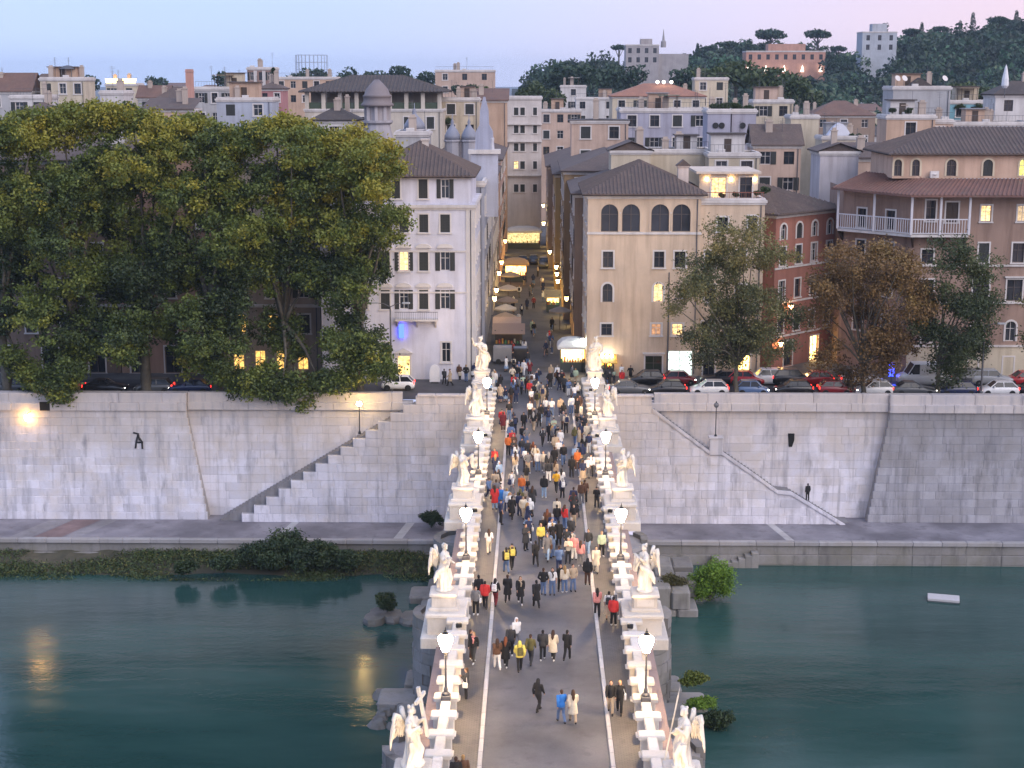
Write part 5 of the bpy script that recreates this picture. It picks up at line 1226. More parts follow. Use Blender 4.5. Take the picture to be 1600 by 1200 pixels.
MB().lathe([(.3,0),(.24,.9),(.28,1.3),(.12,1.5),(.14,1.7),(.02,1.85)],(.9,-.5,zt+.5),8).build('finial', plaster((.5,.5,.55)), t)
# pink chimney tower, closed parasol, gasometer
D = 258.0; p = atD(298,165,D); t = thing('chimney_tower', 'tall slim salmon chimney tower standing over the roofs', 'chimney', (p.x,D,0)); H = ZD(108,D)
MB().box(-.55,.55,-.6,.6,0,H).build('shaft', plaster((.55,.30,.24)), t); MB().box(-.62,.62,-.67,.67,H-.5,H-.3).build('band', plaster((.5,.3,.25)), t)
D = 236.0; p = atD(1570,140,D); t = thing('closed_parasol', 'tall closed white parasol on a roof', 'parasol', (p.x,D,p.z))
MB().tube((0,0,-1.2),(0,0,.5),.06,n=6).build('pole', M_IRONGREY, t); MB().lathe([(.25,.2),(.55,.6),(.5,1.6),(.2,3.2),(.03,3.7)], n=9).build('canopy', paint((.66,.66,.68),.8), t)
D = 1500.0; xa, xb = XD(462,D,100), XD(512,D,100); za, zb_ = 0, ZD(86,D); t = thing('gasometer', 'round openwork steel gasometer frame on the horizon', 'gasometer', ((xa+xb)/2,D,0)); rg = (xb-xa)/2; m1 = MB()
M_GAS = paint((.30,.33,.40),.6)
for i in range(24): a = i*math.pi/12; m1.tube((rg*math.cos(a),rg*math.sin(a),0),(rg*math.cos(a),rg*math.sin(a),zb_),.30,n=4)
m1.build('upright', M_GAS, t)
for z in np.linspace(zb_*.25,zb_,7):
    m2 = MB()
    for i in range(24): a = i*math.pi/12; c = a+math.pi/12; m2.tube((rg*math.cos(a),rg*math.sin(a),z),(rg*math.cos(c),rg*math.sin(c),z),.22,n=4)
    m2.build('ring', M_GAS, t)
# ---- unnamed far roofs to the horizon
r = random.Random(77); CN = {GREY:'grey',WHT:'white',CRM:'cream',PNK:'pink',ORG:'orange',LIL:'lilac',BRN:'brown'}; RN = {'hip':'hipped tiled roof','flat':'flat roof','gable_x':'gabled roof'}
for i in range(150):
    D = 290*math.exp(r.uniform(0,1.75)); px = r.uniform(-260,860) if i % 3 else r.uniform(840,1800)
    W = r.uniform(10,24)
    if px < 880 and px+W*2400/D > 770: continue
    if D < 345: continue
    H = r.uniform(13,19.5) + (D-300)*.006
    col = r.choice([GREY,WHT,CRM,PNK,ORG,LIL,BRN]); rk = r.choice([('hip',2.4),('flat',),('gable_x',2.6),('flat',)]); x = XD(px,D,140); ops = []
    if D < 520:
        for u in range(int(W/3.5)): ops.append(dict(u=W*(u+.5)/int(W/3.5),v=H-2.7,w=1.2,h=1.6,st='dark',trim=0))
    building('far_house', 'far %s town house with a %s among the roofs toward the horizon' % (CN[col], RN[rk[0]]), (x,D,0), r.uniform(-.25,.25), W, r.uniform(9,16), H, plaster(col,.35), ops, (), (), rk, r.choice([TILE,TILE2,TILED]), 0, 'far town houses', .4)
# ---- hill
HP = [(820,128),(850,108),(900,104),(960,100),(1000,100),(1080,88),(1150,74),(1240,72),(1300,84),(1345,86),(1400,62),(1450,55),(1520,50),(1600,34),(1700,20),(1900,5)]
def ridge(px):
    for (a,b_),(c,d) in zip(HP,HP[1:]):
        if a <= px <= c: return b_+(d-b_)*(px-a)/(c-a)
    return 128 if px < 820 else 5
DH = 900.0; cols = list(range(800,1901,20)); vs = []; fs = []
prof_d = [(.62,0),(.70,.12),(.80,.45),(.9,.78),(1.0,1.0),(1.12,1.04),(1.4,.8)]
for px in cols:
    zt = max(1.0, ZD(ridge(px)+15,DH)); 
    for k, h in prof_d:
        D = DH*k; vs.append((XD(px,DH,100)*k, D, zt*h + 1.5*mnoise.noise(Vector((px*.02,D*.01,0)))))
nk = len(prof_d)
for i in range(len(cols)-1):
    for k in range(nk-1): fs.append((i*nk+k,(i+1)*nk+k,(i+1)*nk+k+1,i*nk+k+1))
hill = MB().add(vs,fs).build('hill', mat_ground('hill_ground',(.010,.018,.010),(.018,.026,.014),.05)); struct(hill)
def hill_z(px, k):
    zt = max(1.0, ZD(ridge(px)+15,DH))
    for (a,h),(c,g) in zip(prof_d,prof_d[1:]):
        if a <= k <= c: return zt*(h+(g-h)*(k-a)/(c-a))
    return 0
def villa(x0,x1,y0,y1,D,col,lab,floors,cols_,name='hill_villa'):
    xa, xb = XD(x0,D,y0), XD(x1,D,y0); zb = ZD(y1,D)-16; H = ZD(y0,D)-zb; W = xb-xa; ops = []
    for k in range(floors):
        for i in range(cols_): ops.append(dict(u=W*(i+.5)/cols_,v=H-4.2-k*4.6,w=1.8,h=2.6,st='dark',trim=0))
    return building(name, lab, (xa,D,zb), 0, W, 14, H, plaster(col,.2), [o for o in ops if o['v'] > .5], (), (), ('flat',)), W, H
b, W, H = villa(978,1030,70,112,800,(.36,.33,.33),'grey stone church building with a slim spire on the wooded hill',2,4)
MB().lathe([(1.4,0),(1.3,3),(.7,3.4),(.1,9)],(W*1.15,5,H-1.2),8).build('spire', plaster((.34,.32,.32)), b); MB().box(W+.05,W*1.9,2,12,0,H-4.5).build('side_wing', plaster((.36,.33,.33),.2), b); MB().box(W*.45,W*.8,2,9,H+.2,H+3).build('turret', plaster((.38,.34,.33)), b)
b, W, H = villa(1166,1290,80,104,800,(.50,.27,.20),'long salmon villa lit by white lamps along its terrace on the hill',1,9)
MB().box(W*.28,W*.75,1,10,H+.2,H+3.6).build('upper_storey', plaster((.5,.28,.21)), b)
for i in range(5): o = MB().extrude([(-.8,0),(.8,0),(0,3.2)],'y',-.3,.3).build('terrace_lamp', glow((1,.9,.75),3), b); o.location = (W*(.02+.23*i),-1.2,13.4)
b, W, H = villa(1348,1402,50,90,790,(.42,.44,.48),'white stepped villa tower near the top of the wooded hill',2,3)
MB().box(W*.3,W*.72,2,9,H+.2,H+4).build('turret', plaster((.44,.45,.48)), b)
# ================================================================ TREES AND PLANTS
def leaf_material(name, rough=.65):
    m, nt, b = mat_new(name); a = NN(nt, 'ShaderNodeAttribute'); a.attribute_name = 'Col'
    nt.links.new(a.outputs['Color'], b.inputs['Base Color']); b.inputs['Roughness'].default_value = rough
    tr = NN(nt, 'ShaderNodeBsdfTranslucent'); nt.links.new(a.outputs['Color'], tr.inputs[0]); mxs = NN(nt, 'ShaderNodeMixShader'); mxs.inputs[0].default_value = .22
    nt.links.new(b.outputs[0], mxs.inputs[1]); nt.links.new(tr.outputs[0], mxs.inputs[2]); nt.links.new(mxs.outputs[0], nt.nodes['Material Output'].inputs[0]); return m
M_LEAF = leaf_material('foliage')
M_BARK = mat_ground('bark', (.07,.06,.045), (.16,.145,.11), 3.0)
def unit(n, g): v = g.normal(size=(n,3)); return v/np.linalg.norm(v,axis=1,keepdims=True)
def leaves(name, P, C, size, g, mat=None, up=.5, aspect=.55):
    n = len(P); nn = unit(n,g); nn[:,2] = np.abs(nn[:,2])*(1-up)+up*.6; nn /= np.linalg.norm(nn,axis=1,keepdims=True)
    t = unit(n,g); a = np.cross(nn,t); a /= np.linalg.norm(a,axis=1,keepdims=True)+1e-9; b = np.cross(nn,a)
    s = (size*g.uniform(.65,1.3,n))[:,None]
    V = np.empty((n,4,3)); V[:,0] = P-a*s; V[:,1] = P-b*s*aspect+nn*s*.12; V[:,2] = P+a*s; V[:,3] = P+b*s*aspect+nn*s*.12
    me = bpy.data.meshes.new(name); me.vertices.add(n*4); me.vertices.foreach_set('co', V.ravel().astype(np.float32))
    me.loops.add(n*4); me.loops.foreach_set('vertex_index', np.arange(n*4,dtype=np.int32)); me.polygons.add(n); me.polygons.foreach_set('loop_start', np.arange(0,n*4,4,dtype=np.int32))
    ca = me.color_attributes.new('Col','FLOAT_COLOR','POINT'); cc = np.ones((n,4,4),dtype=np.float32); cc[:,:,:3] = C[:,None,:]; ca.data.foreach_set('color', cc.ravel())
    me.materials.append(mat or M_LEAF); me.update(calc_edges=True); return me
def crown_points(lobes, clumps, per, sig, pal, g, wts=None, core=.25):
    """lobes: (x,y,z,rx,ry,rz,tint weight) -> leaf clumps over the lobes' outsides with some inside"""
    Ps, Cs = [], []; pal = np.array(pal)
    for (x,y,z,rx,ry,rz,tint) in lobes:
        d = unit(clumps,g); d[:,2] = d[:,2]*.9+.12
        rad = np.where(g.random(clumps) < core, g.uniform(.2,.7,clumps), g.uniform(.78,1.08,clumps))
        c = np.array([x,y,z]) + d*rad[:,None]*np.array([rx,ry,rz])
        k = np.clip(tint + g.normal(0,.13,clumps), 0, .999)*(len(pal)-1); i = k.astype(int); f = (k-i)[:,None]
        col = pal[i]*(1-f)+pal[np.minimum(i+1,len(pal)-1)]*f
        P = np.repeat(c,per,axis=0) + g.normal(0,1,(clumps*per,3))*np.array([sig,sig,sig*.75])
        P[:,2] -= np.abs(g.normal(0,sig*.35,len(P)))
        C = np.repeat(col,per,axis=0)*g.uniform(.8,1.2,(clumps*per,1))
        Ps.append(P); Cs.append(C)
    return np.concatenate(Ps), np.clip(np.concatenate(Cs),0,1)
def limbs(mb, base, top_pts, r0, rnd, fork):
    b = Vector(base); f = Vector(fork); mid = b.lerp(f,.5)+Vector((rnd.uniform(-.25,.25),0,0))
    mb.path([b,b.lerp(mid,.15),mid,f],[r0*1.35,r0,r0*.85,r0*.7],10)
    for p in top_pts:
        p = Vector(p); m_ = f.lerp(p,.5)+Vector((rnd.uniform(-.5,.5),rnd.uniform(-.4,.4),rnd.uniform(.0,.6))); k = rnd.uniform(.4,.6)
        mb.path([f-Vector((0,0,.4)),f.lerp(m_,.5),m_,p],[r0*k,r0*k*.8,r0*k*.5,r0*.1],6)
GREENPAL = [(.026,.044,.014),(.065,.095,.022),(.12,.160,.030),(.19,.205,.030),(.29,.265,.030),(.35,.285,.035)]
def top_l(px):
    T = [(-60,190),(0,172),(60,168),(110,158),(150,150),(205,156),(245,178),(300,178),(360,192),(430,172),(470,176),(530,205),(555,190),(600,212),(630,262),(645,300),(700,400)]
    for (a,b_),(c,d) in zip(T,T[1:]):
        if a <= px <= c: return b_+(d-b_)*(px-a)/(c-a)
    return 200
tree_px = [(12,'deep green plane tree at the very end of the row on the embankment',.30),(118,'plane tree with a bright yellow-green top, next to the wall lamp',.62),(228,'dark plane tree with thin hanging branches behind the parapet',.42),(338,'tall plane tree in front of the orange house',.45),(452,'broad plane tree with a thick dark trunk before the lit restaurant',.62),(560,'plane tree with yellowing crown touching the white palace',.70)]
for ti, (c, lab, tint) in enumerate(tree_px):
    g = np.random.default_rng(200+ti); r = random.Random(300+ti); D0 = 150.6; lobes = []; tries = 0
    while len(lobes) < 34 and tries < 900:
        tries += 1
        px = c + r.gauss(0,40); py = r.uniform(170,560); 
        if abs(px-c) > 80: continue
        rad = r.uniform(1.5,2.9); rp = rad*15.6
        if py-rp*1.0 < top_l(px): continue
        if c > 500 and px+rp > (643 if 240 < py < 400 else 618 if py >= 400 else 640): continue
        if py > 440 and r.random() < .45: continue
        D = D0 + r.gauss(0,2.2); p = atD(px,py,D); hi = max(0,(420-py)/260)
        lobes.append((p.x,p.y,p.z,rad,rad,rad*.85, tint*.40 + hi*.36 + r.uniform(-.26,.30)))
    # a continuous top line
    for k in range(7):
        px = c-62+k*21; rad = r.uniform(1.3,2.0); py = top_l(px)+rad*15.6+r.uniform(0,8)
        if c > 500 and px > 612: continue
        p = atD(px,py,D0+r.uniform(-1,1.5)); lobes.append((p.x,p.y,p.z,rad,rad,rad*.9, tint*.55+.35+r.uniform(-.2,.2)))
    hang = {1:[(75,590),(95,612),(60,600),(110,585)],0:[(20,560),(45,585)],4:[(395,600),(440,612),(470,622),(420,585),(500,600),(455,598)],3:[(345,585),(370,600)],5:[(540,590),(580,560),(596,575),(560,540),(520,598)]}.get(ti,[])
    for px,py in hang: p = atD(px,py,147.0+r.uniform(-.6,1.5)); lobes.append((p.x,p.y,p.z,1.5,1.2,1.3,.30+r.uniform(-.1,.1)))
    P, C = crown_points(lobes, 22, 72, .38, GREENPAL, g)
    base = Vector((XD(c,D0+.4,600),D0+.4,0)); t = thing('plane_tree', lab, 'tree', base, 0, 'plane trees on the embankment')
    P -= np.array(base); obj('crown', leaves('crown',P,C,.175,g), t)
    mb = MB(); tp = [(L[0]-base.x,L[1]-base.y,L[2]) for L in lobes[::3]]; limbs(mb,(0,0,0),tp,.55,r,(r.uniform(-.4,.4),0,7.5)); mb.build('trunk', M_BARK, t, True)
OLIVE = [(.05,.058,.028),(.10,.11,.045),(.17,.165,.06),(.25,.205,.07)]
RUST = [(.075,.05,.024),(.15,.09,.036),(.22,.13,.045),(.26,.18,.055)]
for ti, (c, x0, x1, y0, y1, pal, lab, n) in enumerate(((1152,1046,1264,348,578,OLIVE,'grey-green leafy tree in front of the pink corner house',66),(1352,1258,1454,368,600,RUST,'rust brown autumn tree between the parked cars and the houses',66),(1466,1424,1558,374,590,[(.032,.044,.018),(.06,.082,.030),(.10,.115,.04)],'dark green tree standing by the white van',46),(1640,1596,1690,420,560,OLIVE,'leafy branch tips of a tree beside the ochre house',14))):
    g = np.random.default_rng(400+ti); r = random.Random(500+ti); D0 = 150.4 if ti != 2 else 150.8; lobes = []
    while len(lobes) < n:
        px, py = r.uniform(x0,x1), r.uniform(y0,y1); u = (px-(x0+x1)/2)/((x1-x0)/2); v = (py-(y0+y1)/2)/((y1-y0)/2)
        if u*u + (v*v if v < 0 else (v*.95)**2) > r.uniform(.75,1.0): continue
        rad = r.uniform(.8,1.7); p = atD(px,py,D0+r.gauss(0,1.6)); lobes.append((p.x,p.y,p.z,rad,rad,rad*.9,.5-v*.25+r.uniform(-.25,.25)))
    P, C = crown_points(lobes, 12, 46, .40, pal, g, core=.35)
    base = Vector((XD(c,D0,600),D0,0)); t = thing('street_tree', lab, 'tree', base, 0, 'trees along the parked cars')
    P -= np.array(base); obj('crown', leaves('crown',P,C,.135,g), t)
    mb = MB(); tp = [(L[0]-base.x,L[1]-base.y,L[2]) for L in lobes[::2]]; limbs(mb,(0,0,0),tp,.26,r,(r.uniform(-.3,.3),0,3.6)); mb.build('trunk', M_BARK, t, True)
# ---- wood on the hill and far trees
def tree_blob(P, C, x, y, z, R_, H_, g, n, pal, size):
    d = unit(n,g); d[:,2] = d[:,2]*.75+.25; k = np.clip(g.normal(.45,.2,n)+d[:,2]*.25,0,.999)*(len(pal)-1); pal = np.array(pal); i = k.astype(int); f = (k-i)[:,None]
    P.append(np.array([x,y,z])+d*g.uniform(.75,1.05,(n,1))*np.array([R_,R_,H_])); C.append((pal[i]*(1-f)+pal[np.minimum(i+1,len(pal)-1)]*f)*g.uniform(.75,1.25,(n,1)))
HILLPAL = [(.012,.028,.016),(.026,.056,.030),(.05,.088,.045)]
g = np.random.default_rng(900); r = random.Random(901); P, C = [], []
for i in range(1500):
    px = r.uniform(825,1760); k = r.uniform(.64,1.08); R_ = r.uniform(3.5,7)*r.choice([.7,1,1,1.5])
    if .855 < k < .93 and any(a-6 < px < c+6 for a,c in ((972,1085),(1160,1296),(1343,1408))): continue
    if .78 < k <= .855 and any(a < px < c for a,c in ((985,1075),(1168,1290),(1350,1400))): R_ *= .55
    if k > .92: R_ *= .62
    x = XD(px,DH,100)*k; z = hill_z(px,k); H_ = R_*r.uniform(.75,1.15); tn = r.choice([.6,.8,1,1.3,1.9]); gt = r.uniform(.75,1.35); pal = [(c_[0]*tn*gt,c_[1]*tn,c_[2]*tn*.95) for c_ in HILLPAL]
    tree_blob(P,C,x,DH*k,z+R_*.7,R_,H_,g,120,pal,1.5)
o = obj('hillside_wood', leaves('hillside_wood',np.concatenate(P),np.concatenate(C),1.25,g)); tag(o,'dense dark blue-green wood covering the hill','wood',None,'stuff')
def far_tree(px, py, D, rp, kind, lab, group, zb=0.0, pal=HILLPAL):
    """py: crown centre in the photo, rp: crown half width in photo pixels"""
    global g
    p = atD(px,py,D); k = rp*D/2400; t = thing({'pine':'umbrella_pine','cypress':'cypress_tree'}.get(kind,'far_tree'), lab, 'tree', (p.x,D,zb), 0, group); P, C = [], []
    h = p.z-zb
    if kind == 'pine':
        for q in range(7): a = q*.9; tree_blob(P,C,k*.6*math.cos(a),k*.6*math.sin(a),h+(.1*k if q%2 else 0),k*.5,k*.36,g,80,pal,1)
        tree_blob(P,C,0,0,h+.1*k,k*.6,k*.42,g,110,pal,1)
    elif kind == 'cypress':
        for q in range(7): tree_blob(P,C,0,0,h+(q-3)*k*.8,k*1.15*(1-.13*abs(q-2)),k*1.2,g,110,pal,1)
    else:
        for q in range(8): a = q*.8; tree_blob(P,C,k*.5*math.cos(a),k*.4*math.sin(a),h+r.uniform(-.35,.4)*k,k*r.uniform(.42,.6),k*r.uniform(.4,.55),g,80,pal,1)
    obj('crown', leaves('crown',np.concatenate(P),np.concatenate(C),max(.35,k*.13),g), t)
    mb = MB(); mb.path([(0,0,0),(.1,0,h*.5),(0,0,h)],[k*.14+.1,k*.1+.08,k*.06+.05],7)
    if kind == 'pine':
        for q in range(5): a = q*1.26; mb.path([(0,0,h*.72),(k*.3*math.cos(a),k*.3*math.sin(a),h*.86),(k*.6*math.cos(a),k*.6*math.sin(a),h)],[k*.05+.05,.05+k*.03,.05],5)
    mb.build('trunk', M_BARK, t)
def hz(px, D): return max(0, hill_z(px, D/DH)-1)
far_tree(1204,57,880,22,'pine','umbrella pine with the wider crown above the salmon villa on the hill','pines on the hill',hz(1204,880))
far_tree(1278,56,880,19,'pine','umbrella pine with the narrower crown above the salmon villa on the hill','pines on the hill',hz(1278,880))
far_tree(967,76,860,12,'pine','ragged pine beside the hill church','pines on the hill',hz(967,860))
far_tree(930,98,800,7,'pine','tiny pine on the low end of the hill','pines on the hill',hz(930,800))
for i,(px,kind,rp,up) in enumerate(((1110,'pine',10,10),(1140,'pine',12,10),(1310,'pine',12,12),(1425,'pine',14,12),(1470,'pine',12,12),(1500,'cypress',4,8),(1440,'cypress',4,12),(1560,'pine',16,14),(1588,'cypress',4,10),(1010,'cypress',3.5,8),(890,'pine',9,10),(1090,'cypress',3.5,10))):
    far_tree(px,ridge(px)-up*.55,DH*.99,rp,kind,'%s breaking the skyline of the wooded hill' % ('flat-topped pine' if kind == 'pine' else 'slim cypress'),'skyline trees on the hill',hill_z(px,.99)-1)
far_tree(1520,36,900,4.5,'cypress','pair of dark cypress tips on the hill crest',None,hz(1520,900))
far_tree(1378,45,820,10,'tree','dark round tree behind the white villa tower',None,hz(1378,820))
far_tree(427,116,330,2.6,'cypress','thin dark cypress beside the brick tower block',None)
MIDG = [(.03,.05,.018),(.05,.078,.026),(.075,.10,.032)]
for i,(px,py,D,rp,pal) in enumerate(((1105,125,420,26,MIDG),(1150,122,430,30,MIDG),(1195,126,420,28,MIDG),(1235,132,410,26,MIDG),(1070,118,520,22,HILLPAL),(1265,150,430,18,MIDG),(1420,150,400,20,MIDG),(1505,142,340,20,MIDG),(1535,146,345,16,MIDG),(870,118,520,28,HILLPAL),(905,122,520,26,HILLPAL),(945,116,540,24,HILLPAL),(825,142,400,20,MIDG),(865,150,410,18,MIDG),(985,120,560,22,HILLPAL),(356,124,480,18,HILLPAL),(470,117,600,16,HILLPAL),(500,115,610,14,HILLPAL),(545,117,560,16,HILLPAL),(585,119,570,18,HILLPAL),(620,116,560,20,HILLPAL),(665,118,570,16,HILLPAL),(745,140,400,16,MIDG),(720,138,405,12,HILLPAL),(245,128,640,14,HILLPAL),(140,126,600,14,HILLPAL))):
    far_tree(px,py+7,D,rp*1.25,'tree','round %s tree crown rising between the far roofs' % ('mid green' if pal is MIDG else 'dark green'),'trees between the far roofs',0.0,pal)
# potted shrubs on terraces
def shrub(px, py, D, rp, pal, lab, group=None, z=None, flat=.8, n=10, per=60, leaf=.09, name='shrub'):
    p = atD(px,py,D) if z is None else atZ(px,py,z); k = rp*D/2400; gg = np.random.default_rng(int(px*7+py))
    t = thing(name, lab, 'plant', (p.x,p.y,p.z), 0, group); rr_ = random.Random(int(px)); L = []
    for q in range(6): a = q*1.05; L.append((k*.45*math.cos(a),k*.35*math.sin(a),k*flat*rr_.uniform(.25,.95),k*.5,k*.45,k*.5*flat,.5+rr_.uniform(-.3,.3)))
    P, C = crown_points(L,n,per,k*.13,pal,gg); obj('foliage', leaves('foliage',P,C,leaf,gg,aspect=.4), t)
    mb = MB()
    for q in range(5): a = q*1.26; mb.path([(0,0,-.15),(.15*k*math.cos(a),.15*k*math.sin(a),k*.4),(k*.5*math.cos(a),k*.4*math.sin(a),k*flat)],[.05,.035,.012],5)
    mb.build('stems', M_BARK, t); return t
for px,py,D,rp in ((1118,172,216,9),(1133,170,216,8),(1150,171,218,9),(1170,172,218,8),(1195,300,163,8),(1183,304,162.2,5),(1150,306,162.2,5),(1128,307,162.2,5),(698,196,262,11),(1395,176,217,6),(1420,176,217,6),(1342,214,241,5),(1330,214,241,5),(1500,172,262,9),(1530,172,262,9)):
    shrub(px,py,D,rp,MIDG,'leafy potted shrub on a roof terrace','potted shrubs on the roof terraces')
# ---- overgrown bank under the left quay
xs = np.linspace(-62,-8.5,90); ys = np.linspace(132.8,139.9,12); vs = []; fs = []
for x in xs:
    edge = 134.6 + 1.1*mnoise.noise(Vector((x*.12,3,0))) + .5*mnoise.noise(Vector((x*.5,9,0)))
    for j, y in enumerate(ys):
        h = (y-edge)/(139.9-edge); vs.append((x,y,-14.35 + max(-.35,1.5*h) + .25*mnoise.noise(Vector((x*.5,y*.6,1)))*max(0,h)))
for i in range(len(xs)-1):
    for j in range(len(ys)-1): a = i*12+j; fs.append((a,a+12,a+13,a+1))
struct(MB().add(vs,fs).build('river_bank', M_EARTH, None, True))
g = np.random.default_rng(31); n = 42000; x = g.uniform(-61,-9,n); y = g.uniform(134.0,139.4,n); dens = np.array([mnoise.noise(Vector((a*.16,b_*.35,5))) for a,b_ in zip(x,y)]); ok = dens+g.uniform(-.25,.35,n) > .07; x, y = x[ok], y[ok]
z = -14.2 + 1.4*np.clip((y-134.8)/5,0,1) + g.uniform(0,.28,len(x))*(.6+g.random(len(x)))
C = np.array([(.055,.085,.028)])*g.uniform(.5,1.6,(len(x),1)) + (g.random(len(x))<.16)[:,None]*np.array([[.10,.075,.02]])
o = obj('bank_grass', leaves('bank_grass',np.stack([x,y,z],1),C,.20,g,up=.1,aspect=.22)); tag(o,'rough dark green weeds and grass on the river bank','grass',None,'stuff')
DKG = [(.016,.034,.014),(.032,.060,.022),(.055,.085,.03)]; BRG = [(.07,.13,.012),(.12,.23,.02),(.20,.32,.03)]
for px,py,rp in ((402,880,30),(450,874,38),(500,880,30),(545,884,20),(425,884,26),(480,886,26),(350,892,20),(290,894,18)):
    shrub(px,py,138,rp,DKG,'dark bushy shrub overgrowing the bank under the quay','shrubs on the river bank',-13.2,.85,14,60,.16)
shrub(1110,934,126,40,BRG,'bright green willow-like bush beside the bridge pier',None,-13.6,1.35,24,90,.13)
shrub(1050,915,128,24,[(.05,.055,.015),(.09,.085,.03),(.14,.12,.045)],'yellowing grass tuft on top of the stone pier footing',None,-12,.45,14,50,.12)
shrub(1084,1068,104,22,[(.06,.09,.01),(.10,.14,.02),(.16,.17,.03)],'yellow-green weeds on the pier footing near the lamp',None,-11.8,.6,14,60,.12)
shrub(1096,1105,102,24,BRG,'green weeds trailing from the pier footing',None,-12.4,.5,12,50,.12)
shrub(1120,1132,100,28,DKG,'dark bush in the shade at the foot of the pier',None,-13.8,.7,14,60,.13)
shrub(604,950,124,17,DKG,'small dark shrub growing on the low rock ledge',None,-12.9,1.1,14,60,.12)
shrub(674,822,143,18,DKG,'dark leafy shrub on the quay beside the bridge',None,-11.4,.9,12,60,.12)
for px,py,rp in ((1415,808,14),(1440,808,12),(1470,808,13),(1500,808,14),(1530,808,12),(1562,808,13)):
    shrub(px,py,146,rp,DKG,'low dark weeds at the foot of the darker river wall','weeds along the wall foot',-11.78,.35,8,40,.10)
# ================================================================ VEHICLES
M_TYRE = paint((.012,.012,.012), .8); M_RIM = paint((.35,.35,.36), .35, .8); M_HEAD = glow((1,.95,.85), 14); M_HEADOFF = paint((.5,.5,.5), .2); M_TAIL = glow((1,.03,.02), 3.0); M_CARGLASS = glass((.02,.023,.028))
@memo
def carpaint(c):
    m, nt, b = mat_new('car_paint'); p = geo(nt); n = noise_tex(nt, p, 2.5, 3); nt.links.new(mixc(nt, mrange(nt,n,.4,.7,0,.25), c, vscale(c,.7)), b.inputs['Base Color']); b.inputs['Roughness'].default_value = .28; b.inputs['Coat Weight'].default_value = .4; return m
def loft(stations):
    """stations: x, half width, z low, z high, shoulder inset"""
    mb = MB(); rr = []
    for x, w, z0, z1, ins in stations:
        h = z1-z0; rr.append([(x,-w*.94,z0),(x,-w,z0+h*.35),(x,-w,z0+h*.65),(x,-w+ins*.4,z0+h*.9),(x,-w+ins,z1),(x,w-ins,z1),(x,w-ins*.4,z0+h*.9),(x,w,z0+h*.65),(x,w,z0+h*.35),(x,w*.94,z0)])
    return mb.rings(rr)
CARS = {}
def car_kind(kind):
    if kind in CARS: return CARS[kind]
    P = dict(hatch=(3.9,.86,.92,1.47,(-.95,-.30,1.25,1.82)), sedan=(4.5,.88,.92,1.42,(-.75,.0,1.05,1.75)), suv=(4.4,.92,1.05,1.66,(-1.0,-.45,1.55,2.05)), small=(3.4,.80,.92,1.48,(-.95,-.40,1.05,1.6)), van=(5.4,.98,1.25,2.35,(-1.9,-1.25,2.6,2.68)))[kind]
    L, w, zb, zr, (a0,a1,b1,b0) = P; h = L/2
    nose = zb-.17 if kind != 'van' else zb-.1
    body = loft([(-h,w*.72,.32,zb-.36,.05),(-h+.12,w*.9,.24,zb-.24,.08),(-h+.45,w*.98,.2,nose,.1),(a0-.05,w,.2,zb,.09),(0,w,.2,zb+.02,.07),(h-.5,w*.99,.2,zb+.03,.08),(h-.12,w*.92,.24,zb-.02,.1),(h,w*.8,.34,zb-.25,.06)])
    gt = w*.70 if kind != 'van' else w*.86
    gl = MB(); bot = [(a0,-w+.09,zb-.03),(b0,-w+.10,zb-.03),(b0,w-.10,zb-.03),(a0,w-.09,zb-.03)]; top = [(a1,-gt,zr-.05),(b1,-gt,zr-.05),(b1,gt,zr-.05),(a1,gt,zr-.05)]; gl.rings([bot,top])
    rf = MB(); rf.bbox(a1-.04,b1+.06,-gt-.015,gt+.015,zr-.055,zr,.05)
    for p, q in zip(bot,top): rf.tube(p,q,.05,.045,n=5)
    m_ = [((bot[0][0]+bot[1][0])/2+.05,), ]
    for s in (0,1):
        p = Vector(bot[0] if s == 0 else bot[3]).lerp(Vector(bot[1] if s == 0 else bot[2]),.48); q = Vector(top[0] if s == 0 else top[3]).lerp(Vector(top[1] if s == 0 else top[2]),.42); rf.tube(p,q,.045,n=5)
    if kind == 'van':
        for s in (-1,1): rf.box(-.7,b1,min(s*(gt+.0),s*(w-.03)),max(s*(gt+.0),s*(w-.03)),zb,zr-.06)
        rf.box(b1-.05,b1+.08,-gt,gt,zb,zr-.06)
    ty = MB(); ty.lathe([(.20,-.1),(.30,-.1),(.32,-.06),(.32,.06),(.30,.1),(.20,.1)], n=16); rm = MB(); rm.lathe([(.2,-.085),(.06,-.1),(.03,-.11),(.03,.08),(.2,.08)], n=10)
    for q in (ty,rm): q.xf(Matrix.Rotation(math.pi/2,4,'X'))
    hl = MB().bbox(-.06,.06,-.16,.16,-.07,.07,.03); tl = MB().bbox(-.05,.05,-.12,.12,-.12,.12,.03); mr = MB().bbox(-.07,.07,-.1,.1,-.06,.08,.02)
    CARS[kind] = dict(L=L,w=w,zb=zb,a0=a0,body=body.mesh('body',M_RIM,True),gl=gl.mesh('windows',M_CARGLASS),rf=rf.mesh('roof',M_RIM),ty=ty.mesh('tyre',M_TYRE),rm=rm.mesh('rim',M_RIM),hl=hl.mesh('headlight',M_HEAD),tl=tl.mesh('tail_light',M_TAIL),mr=mr.mesh('mirror',M_RIM)); return CARS[kind]
CARC = dict(white=(.70,.70,.70),silver=(.36,.37,.38),black=(.012,.012,.014),grey=(.08,.085,.09),red=(.42,.02,.025),navy=(.02,.03,.08),blue=(.10,.16,.30),darkred=(.2,.015,.02))
